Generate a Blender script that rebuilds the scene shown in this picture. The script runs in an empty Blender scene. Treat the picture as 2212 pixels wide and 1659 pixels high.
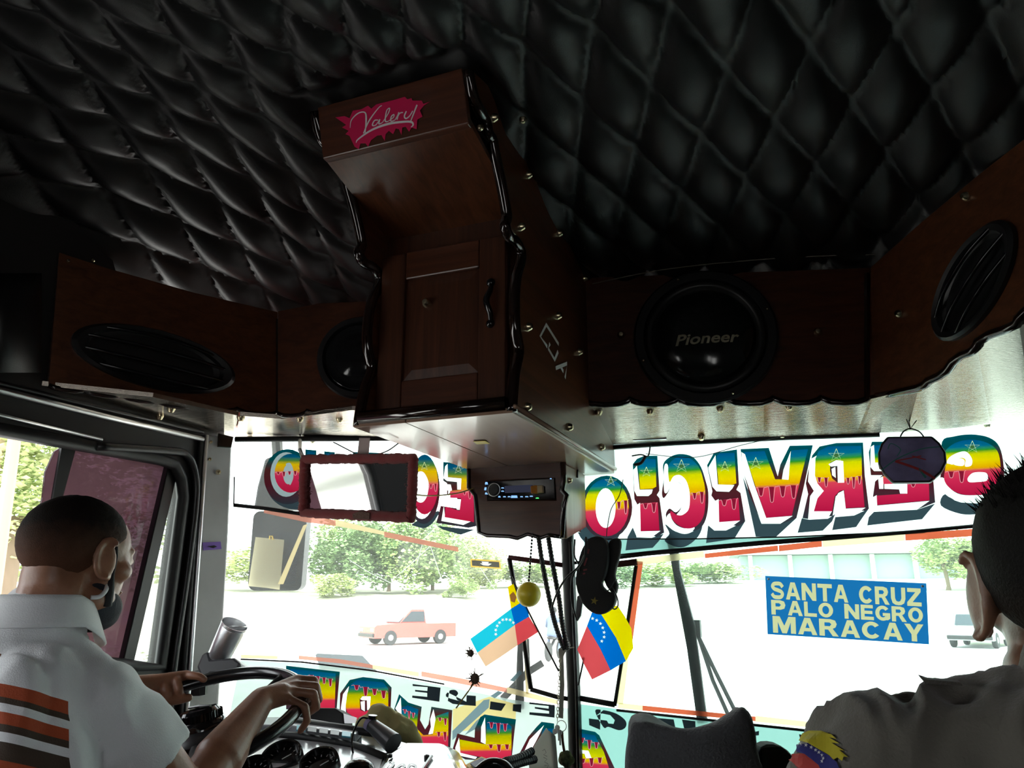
import bpy, bmesh, math, random
from mathutils import Vector, Matrix, noise
from mathutils.geometry import tessellate_polygon
random.seed(7)
SC = bpy.context.scene
COL = SC.collection
R = math.radians
# ---------------------------------------------------------------- camera, sky, sun, exposure
YAW, PITCH, FPX = R(21.7), R(15.9), 1650.0
cam_d = bpy.data.cameras.new('camera'); cam_d.sensor_width = 36; cam_d.lens = 36 * FPX / 2212
cam_d.clip_start = 0.05; cam_d.clip_end = 400
cam = bpy.data.objects.new('camera', cam_d); COL.objects.link(cam)
cam.rotation_euler = (R(90) + PITCH, 0, YAW); SC.camera = cam
wd = bpy.data.worlds.new('sky'); SC.world = wd; wd.use_nodes = True
bgn = wd.node_tree.nodes['Background']; bgn.inputs[0].default_value = (0.92, 0.97, 1.0, 1); bgn.inputs[1].default_value = 5.4
sun_d = bpy.data.lights.new('sun', 'SUN'); sun_d.energy = 12.0; sun_d.angle = R(4); sun_d.color = (1, .96, .9)
sun = bpy.data.objects.new('sun', sun_d); COL.objects.link(sun); sun.rotation_euler = (R(24), R(10), 0); sun.location = (0, 0, 20)
SC.view_settings.view_transform = 'Standard'; SC.view_settings.look = 'None'
SC.view_settings.exposure = 0.0; SC.view_settings.gamma = 1.0; SC.view_settings.use_curve_mapping = False
cy = SC.cycles
cy.max_bounces = 10; cy.diffuse_bounces = 4; cy.glossy_bounces = 4; cy.transmission_bounces = 6; cy.transparent_max_bounces = 16
cy.caustics_reflective = False; cy.caustics_refractive = False; cy.use_denoising = True; cy.sample_clamp_indirect = 6

# ---------------------------------------------------------------- geometry of the place: the phone is at the origin, +Y is the way the bus drives
_s, _c, _sp, _cp = math.sin(YAW), math.cos(YAW), math.sin(PITCH), math.cos(PITCH)
FWD = Vector((-_s * _cp, _c * _cp, _sp)); RT = Vector((_c, _s, 0)); UP = Vector((_s * _sp, -_c * _sp, _cp))
def ray(x, y): return RT * ((x - 1106) / FPX) + UP * ((829.5 - y) / FPX) + FWD
def at(x, y, t): return ray(x, y) * t
def onx(x, y, v): d = ray(x, y); return d * (v / d.x)
def ony(x, y, v): d = ray(x, y); return d * (v / d.y)
def onz(x, y, v): d = ray(x, y); return d * (v / d.z)
class Plane:
    def __init__(s, p, n): s.p = Vector(p); s.n = Vector(n).normalized()
    def hit(s, x, y, off=0.0):
        d = ray(x, y); return d * ((s.p + s.n * off).dot(s.n) / d.dot(s.n))
def vplane(a, b, lean=0.0):
    """upright plane through plan points a,b; normal turned towards the phone"""
    d = Vector((b[0] - a[0], b[1] - a[1], 0)).normalized(); u = Vector((0, -lean, 1))
    n = d.cross(u).normalized(); p = Vector((a[0], a[1], 0))
    if n.dot(p) > 0: n = -n
    return Plane(p, n)
WALL_X = -1.755; FLOOR_Z = -1.2; ROAD_Z = -1.95
MX, MY = -0.760, 2.41                                   # windscreen centre post
PL = vplane((MX, MY), (MX - 1, MY - .51), .05)          # left pane
PR = vplane((MX, MY), (MX + 1, MY - .05), .05)          # right pane

# ---------------------------------------------------------------- objects
def link(name, me, mat=None, parent=None):
    o = bpy.data.objects.new(name, me); COL.objects.link(o)
    if mat is not None and hasattr(me, 'materials') and len(me.materials) == 0: me.materials.append(mat)
    if parent is not None:
        o.parent = parent
        o.matrix_parent_inverse = WM[parent.name].inverted() if parent.name in WM else Matrix()
    return o
WM = {}
def thing(name, label, cat, loc=(0, 0, 0), group=None):
    o = bpy.data.objects.new(name, None); COL.objects.link(o); o.location = loc; o.empty_display_size = .05
    WM[o.name] = Matrix.Translation(loc)
    return tag(o, label, cat, group)
def tag(o, label=None, cat=None, group=None, kind=None):
    if label: o['label'] = label
    if cat: o['category'] = cat
    if group: o['group'] = group
    if kind: o['kind'] = kind
    return o
def struct(o, label=None, cat=None):
    return tag(o, label, cat, None, 'structure')

class MB:
    def __init__(s): s.bm = bmesh.new()
    def face(s, pts):
        vs = [s.bm.verts.new(p) for p in pts]
        try: return s.bm.faces.new(vs)
        except ValueError: return None
    def hexa(s, a, b):
        """solid between two matching quads/polygons"""
        n = len(a); va = [s.bm.verts.new(p) for p in a]; vb = [s.bm.verts.new(p) for p in b]
        s.bm.faces.new(va); s.bm.faces.new(vb[::-1])
        for i in range(n): s.bm.faces.new((va[i], vb[i], vb[(i + 1) % n], va[(i + 1) % n]))
        return s
    def box(s, c, size, rot=None):
        m = Matrix.Translation(c) @ (rot.to_4x4() if rot else Matrix()) @ Matrix.Diagonal((size[0], size[1], size[2], 1))
        bmesh.ops.create_cube(s.bm, size=1, matrix=m); return s
    def prism(s, pts, vec, holes=()):
        """planar outline (may be concave, may have holes) pushed along vec"""
        vec = Vector(vec); loops = [list(map(Vector, pts))] + [list(map(Vector, h)) for h in holes]
        flat = [p for l in loops for p in l]
        tris = tessellate_polygon(loops)
        va = [s.bm.verts.new(p) for p in flat]
        thick = vec.length > 1e-9
        vb = [s.bm.verts.new(p + vec) for p in flat] if thick else None
        for t in tris:
            try:
                s.bm.faces.new([va[i] for i in t])
                if thick: s.bm.faces.new([vb[i] for i in t][::-1])
            except ValueError: pass
        if thick:
            k = 0
            for l in loops:
                n = len(l)
                for i in range(n):
                    a, b = k + i, k + (i + 1) % n
                    try: s.bm.faces.new((va[a], va[b], vb[b], vb[a]))
                    except ValueError: pass
                k += n
        return s
    def tube(s, pts, r, seg=8, caps=True, closed=False):
        pts = [Vector(p) for p in pts]; n = len(pts)
        rs = r if hasattr(r, '__len__') else [r] * n
        rings = []; up = None
        for i, p in enumerate(pts):
            if closed: d = pts[(i + 1) % n] - pts[i - 1]
            else: d = pts[min(i + 1, n - 1)] - pts[max(i - 1, 0)]
            d = d.normalized() if d.length > 1e-9 else Vector((0, 0, 1))
            if up is None:
                up = Vector((0, 0, 1)) if abs(d.z) < .9 else Vector((1, 0, 0))
            a = d.cross(up).normalized(); b = a.cross(d).normalized(); up = b
            rings.append([s.bm.verts.new(p + (a * math.cos(q) + b * math.sin(q)) * rs[i]) for q in (2 * math.pi * k / seg for k in range(seg))])
        m = n if closed else n - 1
        for i in range(m):
            A, B = rings[i], rings[(i + 1) % n]
            for k in range(seg): s.bm.faces.new((A[k], A[(k + 1) % seg], B[(k + 1) % seg], B[k]))
        if caps and not closed:
            s.bm.faces.new(rings[0][::-1]); s.bm.faces.new(rings[-1])
        return s
    def lathe(s, prof, c=(0, 0, 0), axis=(0, 0, 1), seg=32, sx=1.0, sy=1.0, xdir=None):
        """prof = [(radius, height)...]"""
        ax = Vector(axis).normalized(); c = Vector(c)
        a = Vector(xdir) if xdir else (Vector((0, 0, 1)) if abs(ax.z) < .9 else Vector((1, 0, 0)))
        a = (a - ax * a.dot(ax)).normalized(); b = ax.cross(a)
        rings = []
        for r, h in prof:
            if r < 1e-6: rings.append([s.bm.verts.new(c + ax * h)])
            else: rings.append([s.bm.verts.new(c + ax * h + a * (r * sx * math.cos(q)) + b * (r * sy * math.sin(q))) for q in (2 * math.pi * k / seg for k in range(seg))])
        for A, B in zip(rings, rings[1:]):
            for k in range(seg):
                k2 = (k + 1) % seg
                if len(A) == 1 and len(B) == 1: continue
                if len(A) == 1: s.bm.faces.new((A[0], B[k], B[k2]))
                elif len(B) == 1: s.bm.faces.new((A[k], A[k2], B[0]))
                else: s.bm.faces.new((A[k], A[k2], B[k2], B[k]))
        if len(rings[0]) > 1: s.bm.faces.new(rings[0][::-1])
        if len(rings[-1]) > 1: s.bm.faces.new(rings[-1])
        return s
    def ball(s, c, r, rot=None, seg=16):
        rr = r if hasattr(r, '__len__') else (r, r, r); c = Vector(c); nv = max(6, seg * 2 // 3); rot = rot.to_3x3() if rot else Matrix.Identity(3)
        f = lambda a, p: s.bm.verts.new(c + rot @ Vector((rr[0] * math.cos(p) * math.cos(a), rr[1] * math.cos(p) * math.sin(a), rr[2] * math.sin(p))))
        lo, hi = f(0, -math.pi / 2), f(0, math.pi / 2)
        rings = [[f(2 * math.pi * k / seg, -math.pi / 2 + math.pi * j / nv) for k in range(seg)] for j in range(1, nv)]
        for k in range(seg):
            k2 = (k + 1) % seg; s.bm.faces.new((lo, rings[0][k2], rings[0][k])); s.bm.faces.new((hi, rings[-1][k], rings[-1][k2]))
            for A, B in zip(rings, rings[1:]): s.bm.faces.new((A[k], A[k2], B[k2], B[k]))
        return s
    def capsule(s, a, b, ra, rb, seg=14):
        a, b = Vector(a), Vector(b); d = b - a
        q = d.to_track_quat('Z', 'Y').to_matrix(); L = d.length
        prof = [(0, -ra)] + [(ra * math.cos(t), ra * math.sin(t)) for t in (R(-60), R(-30), 0)] + \
               [(rb * math.cos(t), L + rb * math.sin(t)) for t in (0, R(30), R(60))] + [(0, L + rb)]
        rings = []
        for r, h in prof:
            if r < 1e-6: rings.append([s.bm.verts.new(a + q @ Vector((0, 0, h)))])
            else: rings.append([s.bm.verts.new(a + q @ Vector((r * math.cos(2 * math.pi * k / seg), r * math.sin(2 * math.pi * k / seg), h))) for k in range(seg)])
        for A, B in zip(rings, rings[1:]):
            for k in range(seg):
                k2 = (k + 1) % seg
                if len(A) == 1: s.bm.faces.new((A[0], B[k2], B[k]))
                elif len(B) == 1: s.bm.faces.new((A[k], A[k2], B[0]))
                else: s.bm.faces.new((A[k], A[k2], B[k2], B[k]))
        return s
    def grid(s, f, nu, nv):
        vs = [[s.bm.verts.new(f(i / nu, j / nv)) for i in range(nu + 1)] for j in range(nv + 1)]
        for j in range(nv):
            for i in range(nu): s.bm.faces.new((vs[j][i], vs[j][i + 1], vs[j + 1][i + 1], vs[j + 1][i]))
        return s
    def mesh(s, name, smooth=None, fix=True):
        if fix and len(s.bm.faces): bmesh.ops.recalc_face_normals(s.bm, faces=s.bm.faces)
        me = bpy.data.meshes.new(name); s.bm.to_mesh(me); s.bm.free()
        if smooth is True:
            for p in me.polygons: p.use_smooth = True
        elif smooth: 
            for p in me.polygons: p.use_smooth = True
            me.set_sharp_from_angle(angle=R(smooth))
        return me
    def build(s, name, mat=None, parent=None, smooth=None, bevel=0.0, fix=True):
        o = link(name, s.mesh(name, smooth, fix), mat, parent)
        if bevel:
            m = o.modifiers.new('bevel', 'BEVEL'); m.width = bevel; m.segments = 2; m.limit_method = 'ANGLE'; m.angle_limit = R(40)
        return o
def bez(pts, n=8):
    """smooth curve through the points (Catmull-Rom)"""
    P_ = [Vector(p) for p in pts]; out = []
    for i in range(len(P_) - 1):
        p0, p1, p2, p3 = P_[max(i - 1, 0)], P_[i], P_[i + 1], P_[min(i + 2, len(P_) - 1)]
        for k in range(n):
            t = k / n
            out.append(.5 * (2 * p1 + (p2 - p0) * t + (2 * p0 - 5 * p1 + 4 * p2 - p3) * t * t + (3 * p1 - p0 - 3 * p2 + p3) * t ** 3))
    out.append(P_[-1]); return out

# ---------------------------------------------------------------- materials
def new_mat(name):
    m = bpy.data.materials.new(name); m.use_nodes = True; nt = m.node_tree
    return m, nt, nt.nodes['Principled BSDF']
def rgb(h):
    h = h.lstrip('#'); v = [int(h[i:i + 2], 16) / 255 for i in (0, 2, 4)]
    return tuple(((c + .055) / 1.055) ** 2.4 if c > .04045 else c / 12.92 for c in v) + (1,)
def col(c): return rgb(c) if isinstance(c, str) else (tuple(c) + (1,))[:4]
def mat(name, c, rough=.5, metal=0.0, spec=.5, coat=0.0, bump=0.0, bscale=200.0, var=0.0, vscale=8.0, sheen=0.0, stretch=None):
    m, nt, b = new_mat(name); c = col(c)
    b.inputs['Base Color'].default_value = c; b.inputs['Roughness'].default_value = rough; b.inputs['Metallic'].default_value = metal
    b.inputs['Specular IOR Level'].default_value = spec; b.inputs['Coat Weight'].default_value = coat; b.inputs['Coat Roughness'].default_value = .12
    if sheen: b.inputs['Sheen Weight'].default_value = sheen
    tc = nt.nodes.new('ShaderNodeTexCoord'); src = tc.outputs['Object']
    if stretch:
        mp = nt.nodes.new('ShaderNodeMapping'); mp.inputs['Scale'].default_value = stretch; nt.links.new(src, mp.inputs[0]); src = mp.outputs[0]
    if bump:
        n = nt.nodes.new('ShaderNodeTexNoise'); n.inputs['Scale'].default_value = bscale; n.inputs['Detail'].default_value = 4
        nt.links.new(src, n.inputs['Vector'])
        bp = nt.nodes.new('ShaderNodeBump'); bp.inputs['Strength'].default_value = bump; bp.inputs['Distance'].default_value = .004
        nt.links.new(n.outputs['Fac'], bp.inputs['Height']); nt.links.new(bp.outputs[0], b.inputs['Normal'])
    if var:
        n = nt.nodes.new('ShaderNodeTexNoise'); n.inputs['Scale'].default_value = vscale; n.inputs['Detail'].default_value = 5
        nt.links.new(src, n.inputs['Vector'])
        r = nt.nodes.new('ShaderNodeValToRGB'); r.color_ramp.elements[0].position = .3; r.color_ramp.elements[1].position = .7
        r.color_ramp.elements[0].color = tuple(x * (1 - var) for x in c[:3]) + (1,); r.color_ramp.elements[1].color = tuple(min(1, x * (1 + var)) for x in c[:3]) + (1,)
        nt.links.new(n.outputs['Fac'], r.inputs[0]); nt.links.new(r.outputs[0], b.inputs['Base Color'])
    return m
def wood(name, dark, light, axis='Z', rough=.3, coat=.3, freq=1.0):
    m, nt, b = new_mat(name)
    tc = nt.nodes.new('ShaderNodeTexCoord'); mp = nt.nodes.new('ShaderNodeMapping')
    sc = [38 * freq] * 3; sc['XYZ'.index(axis)] = 1.6 * freq
    mp.inputs['Scale'].default_value = sc; nt.links.new(tc.outputs['Object'], mp.inputs[0])
    n = nt.nodes.new('ShaderNodeTexNoise'); n.inputs['Scale'].default_value = 1.3; n.inputs['Detail'].default_value = 8; n.inputs['Roughness'].default_value = .65
    n.inputs['Distortion'].default_value = .6; nt.links.new(mp.outputs[0], n.inputs['Vector'])
    r = nt.nodes.new('ShaderNodeValToRGB'); e = r.color_ramp.elements
    e[0].position = .3; e[0].color = col(dark); e[1].position = .72; e[1].color = col(light)
    nt.links.new(n.outputs['Fac'], r.inputs[0]); nt.links.new(r.outputs[0], b.inputs['Base Color'])
    b.inputs['Roughness'].default_value = rough; b.inputs['Coat Weight'].default_value = coat; b.inputs['Coat Roughness'].default_value = .1
    bp = nt.nodes.new('ShaderNodeBump'); bp.inputs['Strength'].default_value = .06; bp.inputs['Distance'].default_value = .003
    nt.links.new(n.outputs['Fac'], bp.inputs['Height']); nt.links.new(bp.outputs[0], b.inputs['Normal'])
    return m
def glass(name, tint, haze=0.0, haze_col=(1, 1, 1), gloss=.05, dust=0.0):
    """thin sheet: lets light straight through, mirrors a little at grazing angles, scatters by its film of dust"""
    m = bpy.data.materials.new(name); m.use_nodes = True; nt = m.node_tree; nt.nodes.clear()
    out = nt.nodes.new('ShaderNodeOutputMaterial'); tr = nt.nodes.new('ShaderNodeBsdfTransparent'); tr.inputs[0].default_value = col(tint)
    gl = nt.nodes.new('ShaderNodeBsdfGlossy'); gl.inputs['Roughness'].default_value = .02
    fr = nt.nodes.new('ShaderNodeFresnel'); fr.inputs['IOR'].default_value = 1.45
    ml = nt.nodes.new('ShaderNodeMath'); ml.operation = 'MULTIPLY'; ml.inputs[1].default_value = gloss * 10; nt.links.new(fr.outputs[0], ml.inputs[0])
    m1 = nt.nodes.new('ShaderNodeMixShader'); nt.links.new(ml.outputs[0], m1.inputs[0]); nt.links.new(tr.outputs[0], m1.inputs[1]); nt.links.new(gl.outputs[0], m1.inputs[2])
    last = m1.outputs[0]
    if haze:
        tl = nt.nodes.new('ShaderNodeBsdfTranslucent'); tl.inputs[0].default_value = col(haze_col)
        m2 = nt.nodes.new('ShaderNodeMixShader'); m2.inputs[0].default_value = haze
        if dust:
            tc = nt.nodes.new('ShaderNodeTexCoord'); n = nt.nodes.new('ShaderNodeTexNoise'); n.inputs['Scale'].default_value = 3; n.inputs['Detail'].default_value = 8
            nt.links.new(tc.outputs['Object'], n.inputs['Vector'])
            mr = nt.nodes.new('ShaderNodeMapRange'); mr.inputs[1].default_value = .3; mr.inputs[2].default_value = .75; mr.inputs[3].default_value = haze * (1 - dust); mr.inputs[4].default_value = haze * (1 + dust)
            nt.links.new(n.outputs['Fac'], mr.inputs[0]); nt.links.new(mr.outputs[0], m2.inputs[0])
        nt.links.new(last, m2.inputs[1]); nt.links.new(tl.outputs[0], m2.inputs[2]); last = m2.outputs[0]
    nt.links.new(last, out.inputs[0]); return m
def paint(name, c, trans=.5, clear=0.0, ramp=None):
    """paint or film on glass: part of the daylight comes through it"""
    m = bpy.data.materials.new(name); m.use_nodes = True; nt = m.node_tree; nt.nodes.clear()
    out = nt.nodes.new('ShaderNodeOutputMaterial'); df = nt.nodes.new('ShaderNodeBsdfDiffuse'); tl = nt.nodes.new('ShaderNodeBsdfTranslucent')
    mx = nt.nodes.new('ShaderNodeMixShader'); mx.inputs[0].default_value = trans
    nt.links.new(df.outputs[0], mx.inputs[1]); nt.links.new(tl.outputs[0], mx.inputs[2])
    if ramp:
        tc = nt.nodes.new('ShaderNodeTexCoord'); sp = nt.nodes.new('ShaderNodeSeparateXYZ'); nt.links.new(tc.outputs['Generated'], sp.inputs[0])
        r = nt.nodes.new('ShaderNodeValToRGB'); e = r.color_ramp.elements
        while len(e) < len(ramp): e.new(.5)
        for el, (p, cc) in zip(e, ramp): el.position = p; el.color = col(cc)
        nt.links.new(sp.outputs['Z'], r.inputs[0])
        nt.links.new(r.outputs[0], df.inputs[0]); nt.links.new(r.outputs[0], tl.inputs[0])
    else:
        df.inputs[0].default_value = col(c); tl.inputs[0].default_value = col(c)
    last = mx.outputs[0]
    if clear:
        tr = nt.nodes.new('ShaderNodeBsdfTransparent'); tr.inputs[0].default_value = col(c); m2 = nt.nodes.new('ShaderNodeMixShader'); m2.inputs[0].default_value = clear
        nt.links.new(last, m2.inputs[1]); nt.links.new(tr.outputs[0], m2.inputs[2]); last = m2.outputs[0]
    nt.links.new(last, out.inputs[0]); return m
def emit(name, c, s):
    m, nt, b = new_mat(name); b.inputs['Base Color'].default_value = (0, 0, 0, 1); b.inputs['Emission Color'].default_value = col(c); b.inputs['Emission Strength'].default_value = s
    return m

M = {}
M['vinyl'] = mat('black_vinyl', (.0075, .0072, .0078), .40, spec=.38, bump=.12, bscale=420)
M['wood_x'] = wood('mahogany_across', (.042, .012, .006), (.105, .032, .015), 'X', .32, .15)
M['wood_y'] = wood('mahogany_along', (.047, .0145, .0065), (.145, .049, .021), 'Y', .32, .15)
M['wood_z'] = wood('mahogany_upright', (.032, .010, .005), (.085, .027, .013), 'Z', .32, .15)
M['wood_light'] = wood('varnished_board', (.26, .15, .10), (.32, .20, .14), 'Y', .28, .4, .5)
M['edge'] = mat('dark_varnished_edge', (.012, .005, .003), .12, coat=.8)
M['steel'] = mat('brushed_steel', (.60, .53, .46), .12, metal=1.0, bump=.3, bscale=14, stretch=(.3, 40, 40))
M['nut'] = mat('nickel_cap_nut', (.72, .62, .42), .25, metal=1.0)
M['black_plastic'] = mat('black_plastic', (.012, .012, .013), .35)
M['black_gloss'] = mat('black_gloss', (.008, .008, .009), .1)
M['rubber'] = mat('black_rubber', (.010, .010, .011), .55)
M['alu'] = mat('aluminium', (.88, .88, .9), .32, metal=1.0, bump=.1, bscale=30, stretch=(1, 1, 30))
M['grey_paint'] = mat('pillar_grey_paint', (.60, .61, .60), .45, bump=.1, bscale=60, var=.08)
M['wall_dark'] = mat('wall_dark_lining', (.018, .017, .017), .5)
M['floor'] = mat('floor_rubber', (.03, .03, .03), .8)
M['roof'] = mat('roof_outside_paint', (.5, .1, .08), .4)
M['glass_l'] = glass('windscreen_dusty', (.88, .91, .89), .03, (.95, 1, .97), .05, .5)
M['glass_r'] = glass('windscreen_tinted', (.82, .93, .9), .025, (.9, 1, .97), .05, .4)
M['glass_side'] = glass('side_glass_clear', (.9, .93, .9), .03, (.95, 1, .97), .05, .4)
M['glass_mauve'] = glass('mauve_window_film', (.12, .085, .10), .085, (.9, .62, .68), .06, .5)
# ================================================================ the bus shell
def pp(plane, pts, off=0.0): return [plane.hit(x, y, off) for x, y in pts]
def lerp_nodes(nodes, t):
    """nodes: list of (index, value), linear between and beyond"""
    for (a, va), (b, vb) in zip(nodes, nodes[1:]):
        if t <= b or (b, vb) == nodes[-1]: return va + (vb - va) * (t - a) / (b - a)
# quilted headlining: one upholstered sheet, its seams crossing in long lozenges
S_ = 1.35
UX = [(-12, -1.35), (-10, -1.17), (-9, -1.075), (-8, -.98), (-7, -.89), (-6, -.79), (-5, -.698), (-4, -.593), (-3, -.5), (-2, -.4), (-1, -.296), (0, -.181), (1, -.062), (2, .06), (3, .175), (4, .29), (5, .405), (6, .52)]
VY = [(-8, -.85), (-4, -.02), (-3, .33), (-2, .5), (-1, .615), (0, .72), (1, .815), (2, .925), (3, 1.07), (4, 1.2), (5, 1.335), (6, 1.47), (7, 1.6), (8, 1.74), (9, 1.88)]
def ceil_z(x, y):
    y = y / S_; x = x / S_
    z = .822 if y < .95 else .822 - .17 * (y - .95) - .01 * (y - .95) ** 2
    if x < -.95: z -= .9 * (x + .95) ** 2
    if x > .12: z -= .8 * (x - .12) ** 2
    return z * S_
def pillow(u, v):
    a, b = u + v / 2, u - v / 2
    pa = abs(math.sin(math.pi * (a + .5))); pb = abs(math.sin(math.pi * (b + .5)))
    return (pa * pb) ** .42
def ceil_pt(s, t):
    u = -11.6 + s * 17.4; v = -8 + t * 16.4
    x = lerp_nodes(UX, u) * S_; y = lerp_nodes(VY, v) * S_
    wob = .006 * noise.noise(Vector((x * 9, y * 9, 0)))
    k = max(0, min(1, (.26 - abs(x + .80)) / .07)) * max(0, min(1, (.13 - abs(y - 1.31)) / .06))   # pressed up over the cabinet head
    return Vector((x, y, ceil_z(x, y) + .012 - .040 * pillow(u, v) * (1 - .8 * k) + .016 * k + wob))
b = MB(); b.grid(ceil_pt, 17 * 14, 16 * 12)
for f in b.bm.faces: f.normal_flip()
ceil_o = struct(b.build('ceiling', M['vinyl'], smooth=True, fix=False), 'black quilted vinyl headlining over the whole cab', 'ceiling')
# roof outside, tail and right side, so that daylight enters only by the windows
b = MB(); b.box((-.62, .1, 1.26), (2.9, 6.2, .06)); struct(b.build('roof', M['roof'], bevel=.02), 'painted outer roof above the quilted headlining', 'roof')
b = MB(); b.box((-.62, .3, FLOOR_Z - .03), (2.9, 5.4, .06)); struct(b.build('floor', M['floor']), 'dark rubber bus floor', 'floor')
REAR_Y = -2.2; RIGHT_X = .56
b = MB(); b.box((-.62, REAR_Y, .03), (2.5, .05, 2.5)); struct(b.build('wall_rear', M['wall_dark']), 'dark rear bulkhead behind the seats', 'wall')
def wall_with_holes(name, x, y0, y1, z0, z1, holes, th, m, label):
    pts = [(x, y0, z0), (x, y1, z0), (x, y1, z1), (x, y0, z1)]
    hs = [[(x, a, c), (x, b_, c), (x, b_, d), (x, a, d)] for a, b_, c, d in holes]
    b = MB(); b.prism(pts, (th, 0, 0), hs); return struct(b.build(name, m), label, 'wall')
# driver's window opening traced on the left wall
LW = Plane((WALL_X, 0, 0), (1, 0, 0))
win = pp(LW, [(-170, 880), (150, 945), (300, 975), (345, 988), (378, 1003), (392, 1040), (393, 1090), (372, 1250), (350, 1380), (338, 1445), (262, 1440), (60, 1420), (-500, 1370)])
wy0 = min(p.y for p in win); wz0 = min(p.z for p in win); wz1 = max(p.z for p in win)
wt = .22
win = [Vector((WALL_X, 1.10, -.10)), Vector((WALL_X, 1.10, .18)), Vector((WALL_X, 1.112, .225)), Vector((WALL_X, 1.13, .245))] + \
      [LW.hit(x, y) for x, y in [(-20, 925), (345, 992), (377, 1004), (391, 1035), (395, 1075), (372, 1250), (346, 1440), (262, 1437)]]
b = MB()
b.prism([(WALL_X, REAR_Y, -1.2), (WALL_X, 1.9, -1.2), (WALL_X, 1.9, .60), (WALL_X, 1.5, .75), (WALL_X, 1.2, 1.25), (WALL_X, REAR_Y, 1.25)], (-.05, 0, 0),
        [win, [(WALL_X, -1.0, -.12), (WALL_X, .9, -.12), (WALL_X, .9, .26), (WALL_X, -1.0, .26)], [(WALL_X, -2.05, -.12), (WALL_X, -1.2, -.12), (WALL_X, -1.2, .26), (WALL_X, -2.05, .26)]])
wall_l = struct(b.build('wall_left', M['wall_dark']), 'dark lined left side wall round the driver window', 'wall')
wall_with_holes('wall_right', RIGHT_X, REAR_Y, 2.42, -1.2, 1.25, [(-2.0, -1.1, -.1, .35), (-.95, -.15, -.1, .32)], .05, M['wall_dark'], 'dark right side wall with the entrance opening')  # front one of the unseen openings is added to light the shelf fronts
# upper front: closes the nose above the windscreen
b = MB(); b.prism([PL.hit(x, y) + Vector((0, .04, 0)) for x, y in ((430, 915), (1240, 905))] + [Vector((MX, MY, 1.25)), Vector((WALL_X, 1.9, 1.25))], (0, .03, 0))
b.prism([PR.hit(1220, 925) + Vector((0, .04, 0)), PR.hit(2290, 885) + Vector((0, .04, 0)), Vector((RIGHT_X, 2.35, 1.25)), Vector((MX, MY, 1.25))], (0, .03, 0))
struct(b.build('wall_front', M['roof']), 'outer nose panel above the windscreen', 'wall')
b = MB(); zb = -.62
b.hexa([Vector((WALL_X - .05, 1.92, -1.9)), Vector((MX, MY + .02, -1.9)), Vector((MX, MY + .02, zb)), Vector((WALL_X - .05, 1.92, zb))],
       [Vector((WALL_X - .05, 1.97, -1.9)), Vector((MX, MY + .07, -1.9)), Vector((MX, MY + .07, zb)), Vector((WALL_X - .05, 1.97, zb))])
b.hexa([Vector((MX, MY + .02, -1.9)), Vector((RIGHT_X + .05, 2.36, -1.9)), Vector((RIGHT_X + .05, 2.36, zb)), Vector((MX, MY + .02, zb))],
       [Vector((MX, MY + .07, -1.9)), Vector((RIGHT_X + .05, 2.41, -1.9)), Vector((RIGHT_X + .05, 2.41, zb)), Vector((MX, MY + .07, zb))])
struct(b.build('wall_front', M['roof']), 'outer nose panel below the windscreen', 'wall')

# ---- cap nut shared by every panel
_b = MB(); _b.lathe([(.0115, 0), (.0115, .003), (.0095, .006), (.0088, .009), (.006, .0125), (.0, .0138)], seg=14); NUT = _b.mesh('cap_nut', smooth=35); NUT.materials.append(M['nut'])
def nut(parent, p, n, s=1.0):
    o = bpy.data.objects.new('cap_nut', NUT); COL.objects.link(o)
    q = Vector(n).to_track_quat('Z', 'Y').to_matrix().to_4x4()
    o.matrix_world = Matrix.Translation(p) @ q @ Matrix.Diagonal((s, s, s, 1))
    mw = o.matrix_world.copy(); o.parent = parent
    o.matrix_parent_inverse = WM[parent.name].inverted() if parent.name in WM else Matrix()
    return o

# ---- timber speaker shelves left and right, scalloped along the lower edge
def scallop(p0, p1, n, amp, seed=0):
    """px points along an edge, n ogee bites"""
    out = []
    for k in range(n):
        for q, h in ((0, 0), (.18, .75), (.45, 1), (.72, .85), (.9, .25), (.96, -.35)):
            t = (k + q) / n; out.append((p0[0] + (p1[0] - p0[0]) * t, p0[1] + (p1[1] - p0[1]) * t + amp * h))
    return out
LA = vplane((-1.755, 1.23), (-1.53, 1.70)); LB = vplane((-1.53, 1.70), (-.9, 1.94))
RA = vplane((-.60, 2.10), (.19, 2.22)); RB = vplane((.19, 2.22), (.49, 1.72))
def board(name, plane, pts, m, parent, th=.018):
    b = MB(); q = pp(plane, pts); b.prism(q, -plane.n * th); return b.build(name, m, parent, bevel=.003)
def edge_roll(name, plane, pts, parent, r=.007):
    b = MB(); b.tube([plane.hit(x, y, -.002) for x, y in pts], r, 8); return b.build(name, M['edge'], parent, smooth=True)
sh_l = thing('speaker_shelf', 'dark mahogany corner shelf above the driver holding the oval speaker', 'speaker shelf', LB.hit(600, 800))
seamL = LA.hit(592, 780)
eL = scallop((105, 832), (345, 866), 3, 5) + scallop((345, 868), (600, 893), 3, 6)
board('front_board', LA, [(128, 545), (225, 577), (420, 632), (600, 674), (600, 895)] + eL[::-1], M['wood_y'], sh_l)
eL2 = scallop((600, 893), (800, 882), 3, 7)
board('side_board', LB, [(600, 672), (690, 655), (800, 650), (800, 880)] + eL2[::-1][1:], M['wood_x'], sh_l)
edge_roll('edge_moulding', LA, eL, sh_l); edge_roll('edge_moulding', LB, eL2, sh_l)
b = MB(); b.tube([LA.hit(600, 690, .002), LA.hit(600, 893, .002)], .006, 6); b.build('corner_bead', M['edge'], sh_l)
sh_r = thing('speaker_shelf', 'dark mahogany shelf right of the cabinet, scalloped lower edge, holding the round subwoofer', 'speaker shelf', RA.hit(1600, 800))
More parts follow.
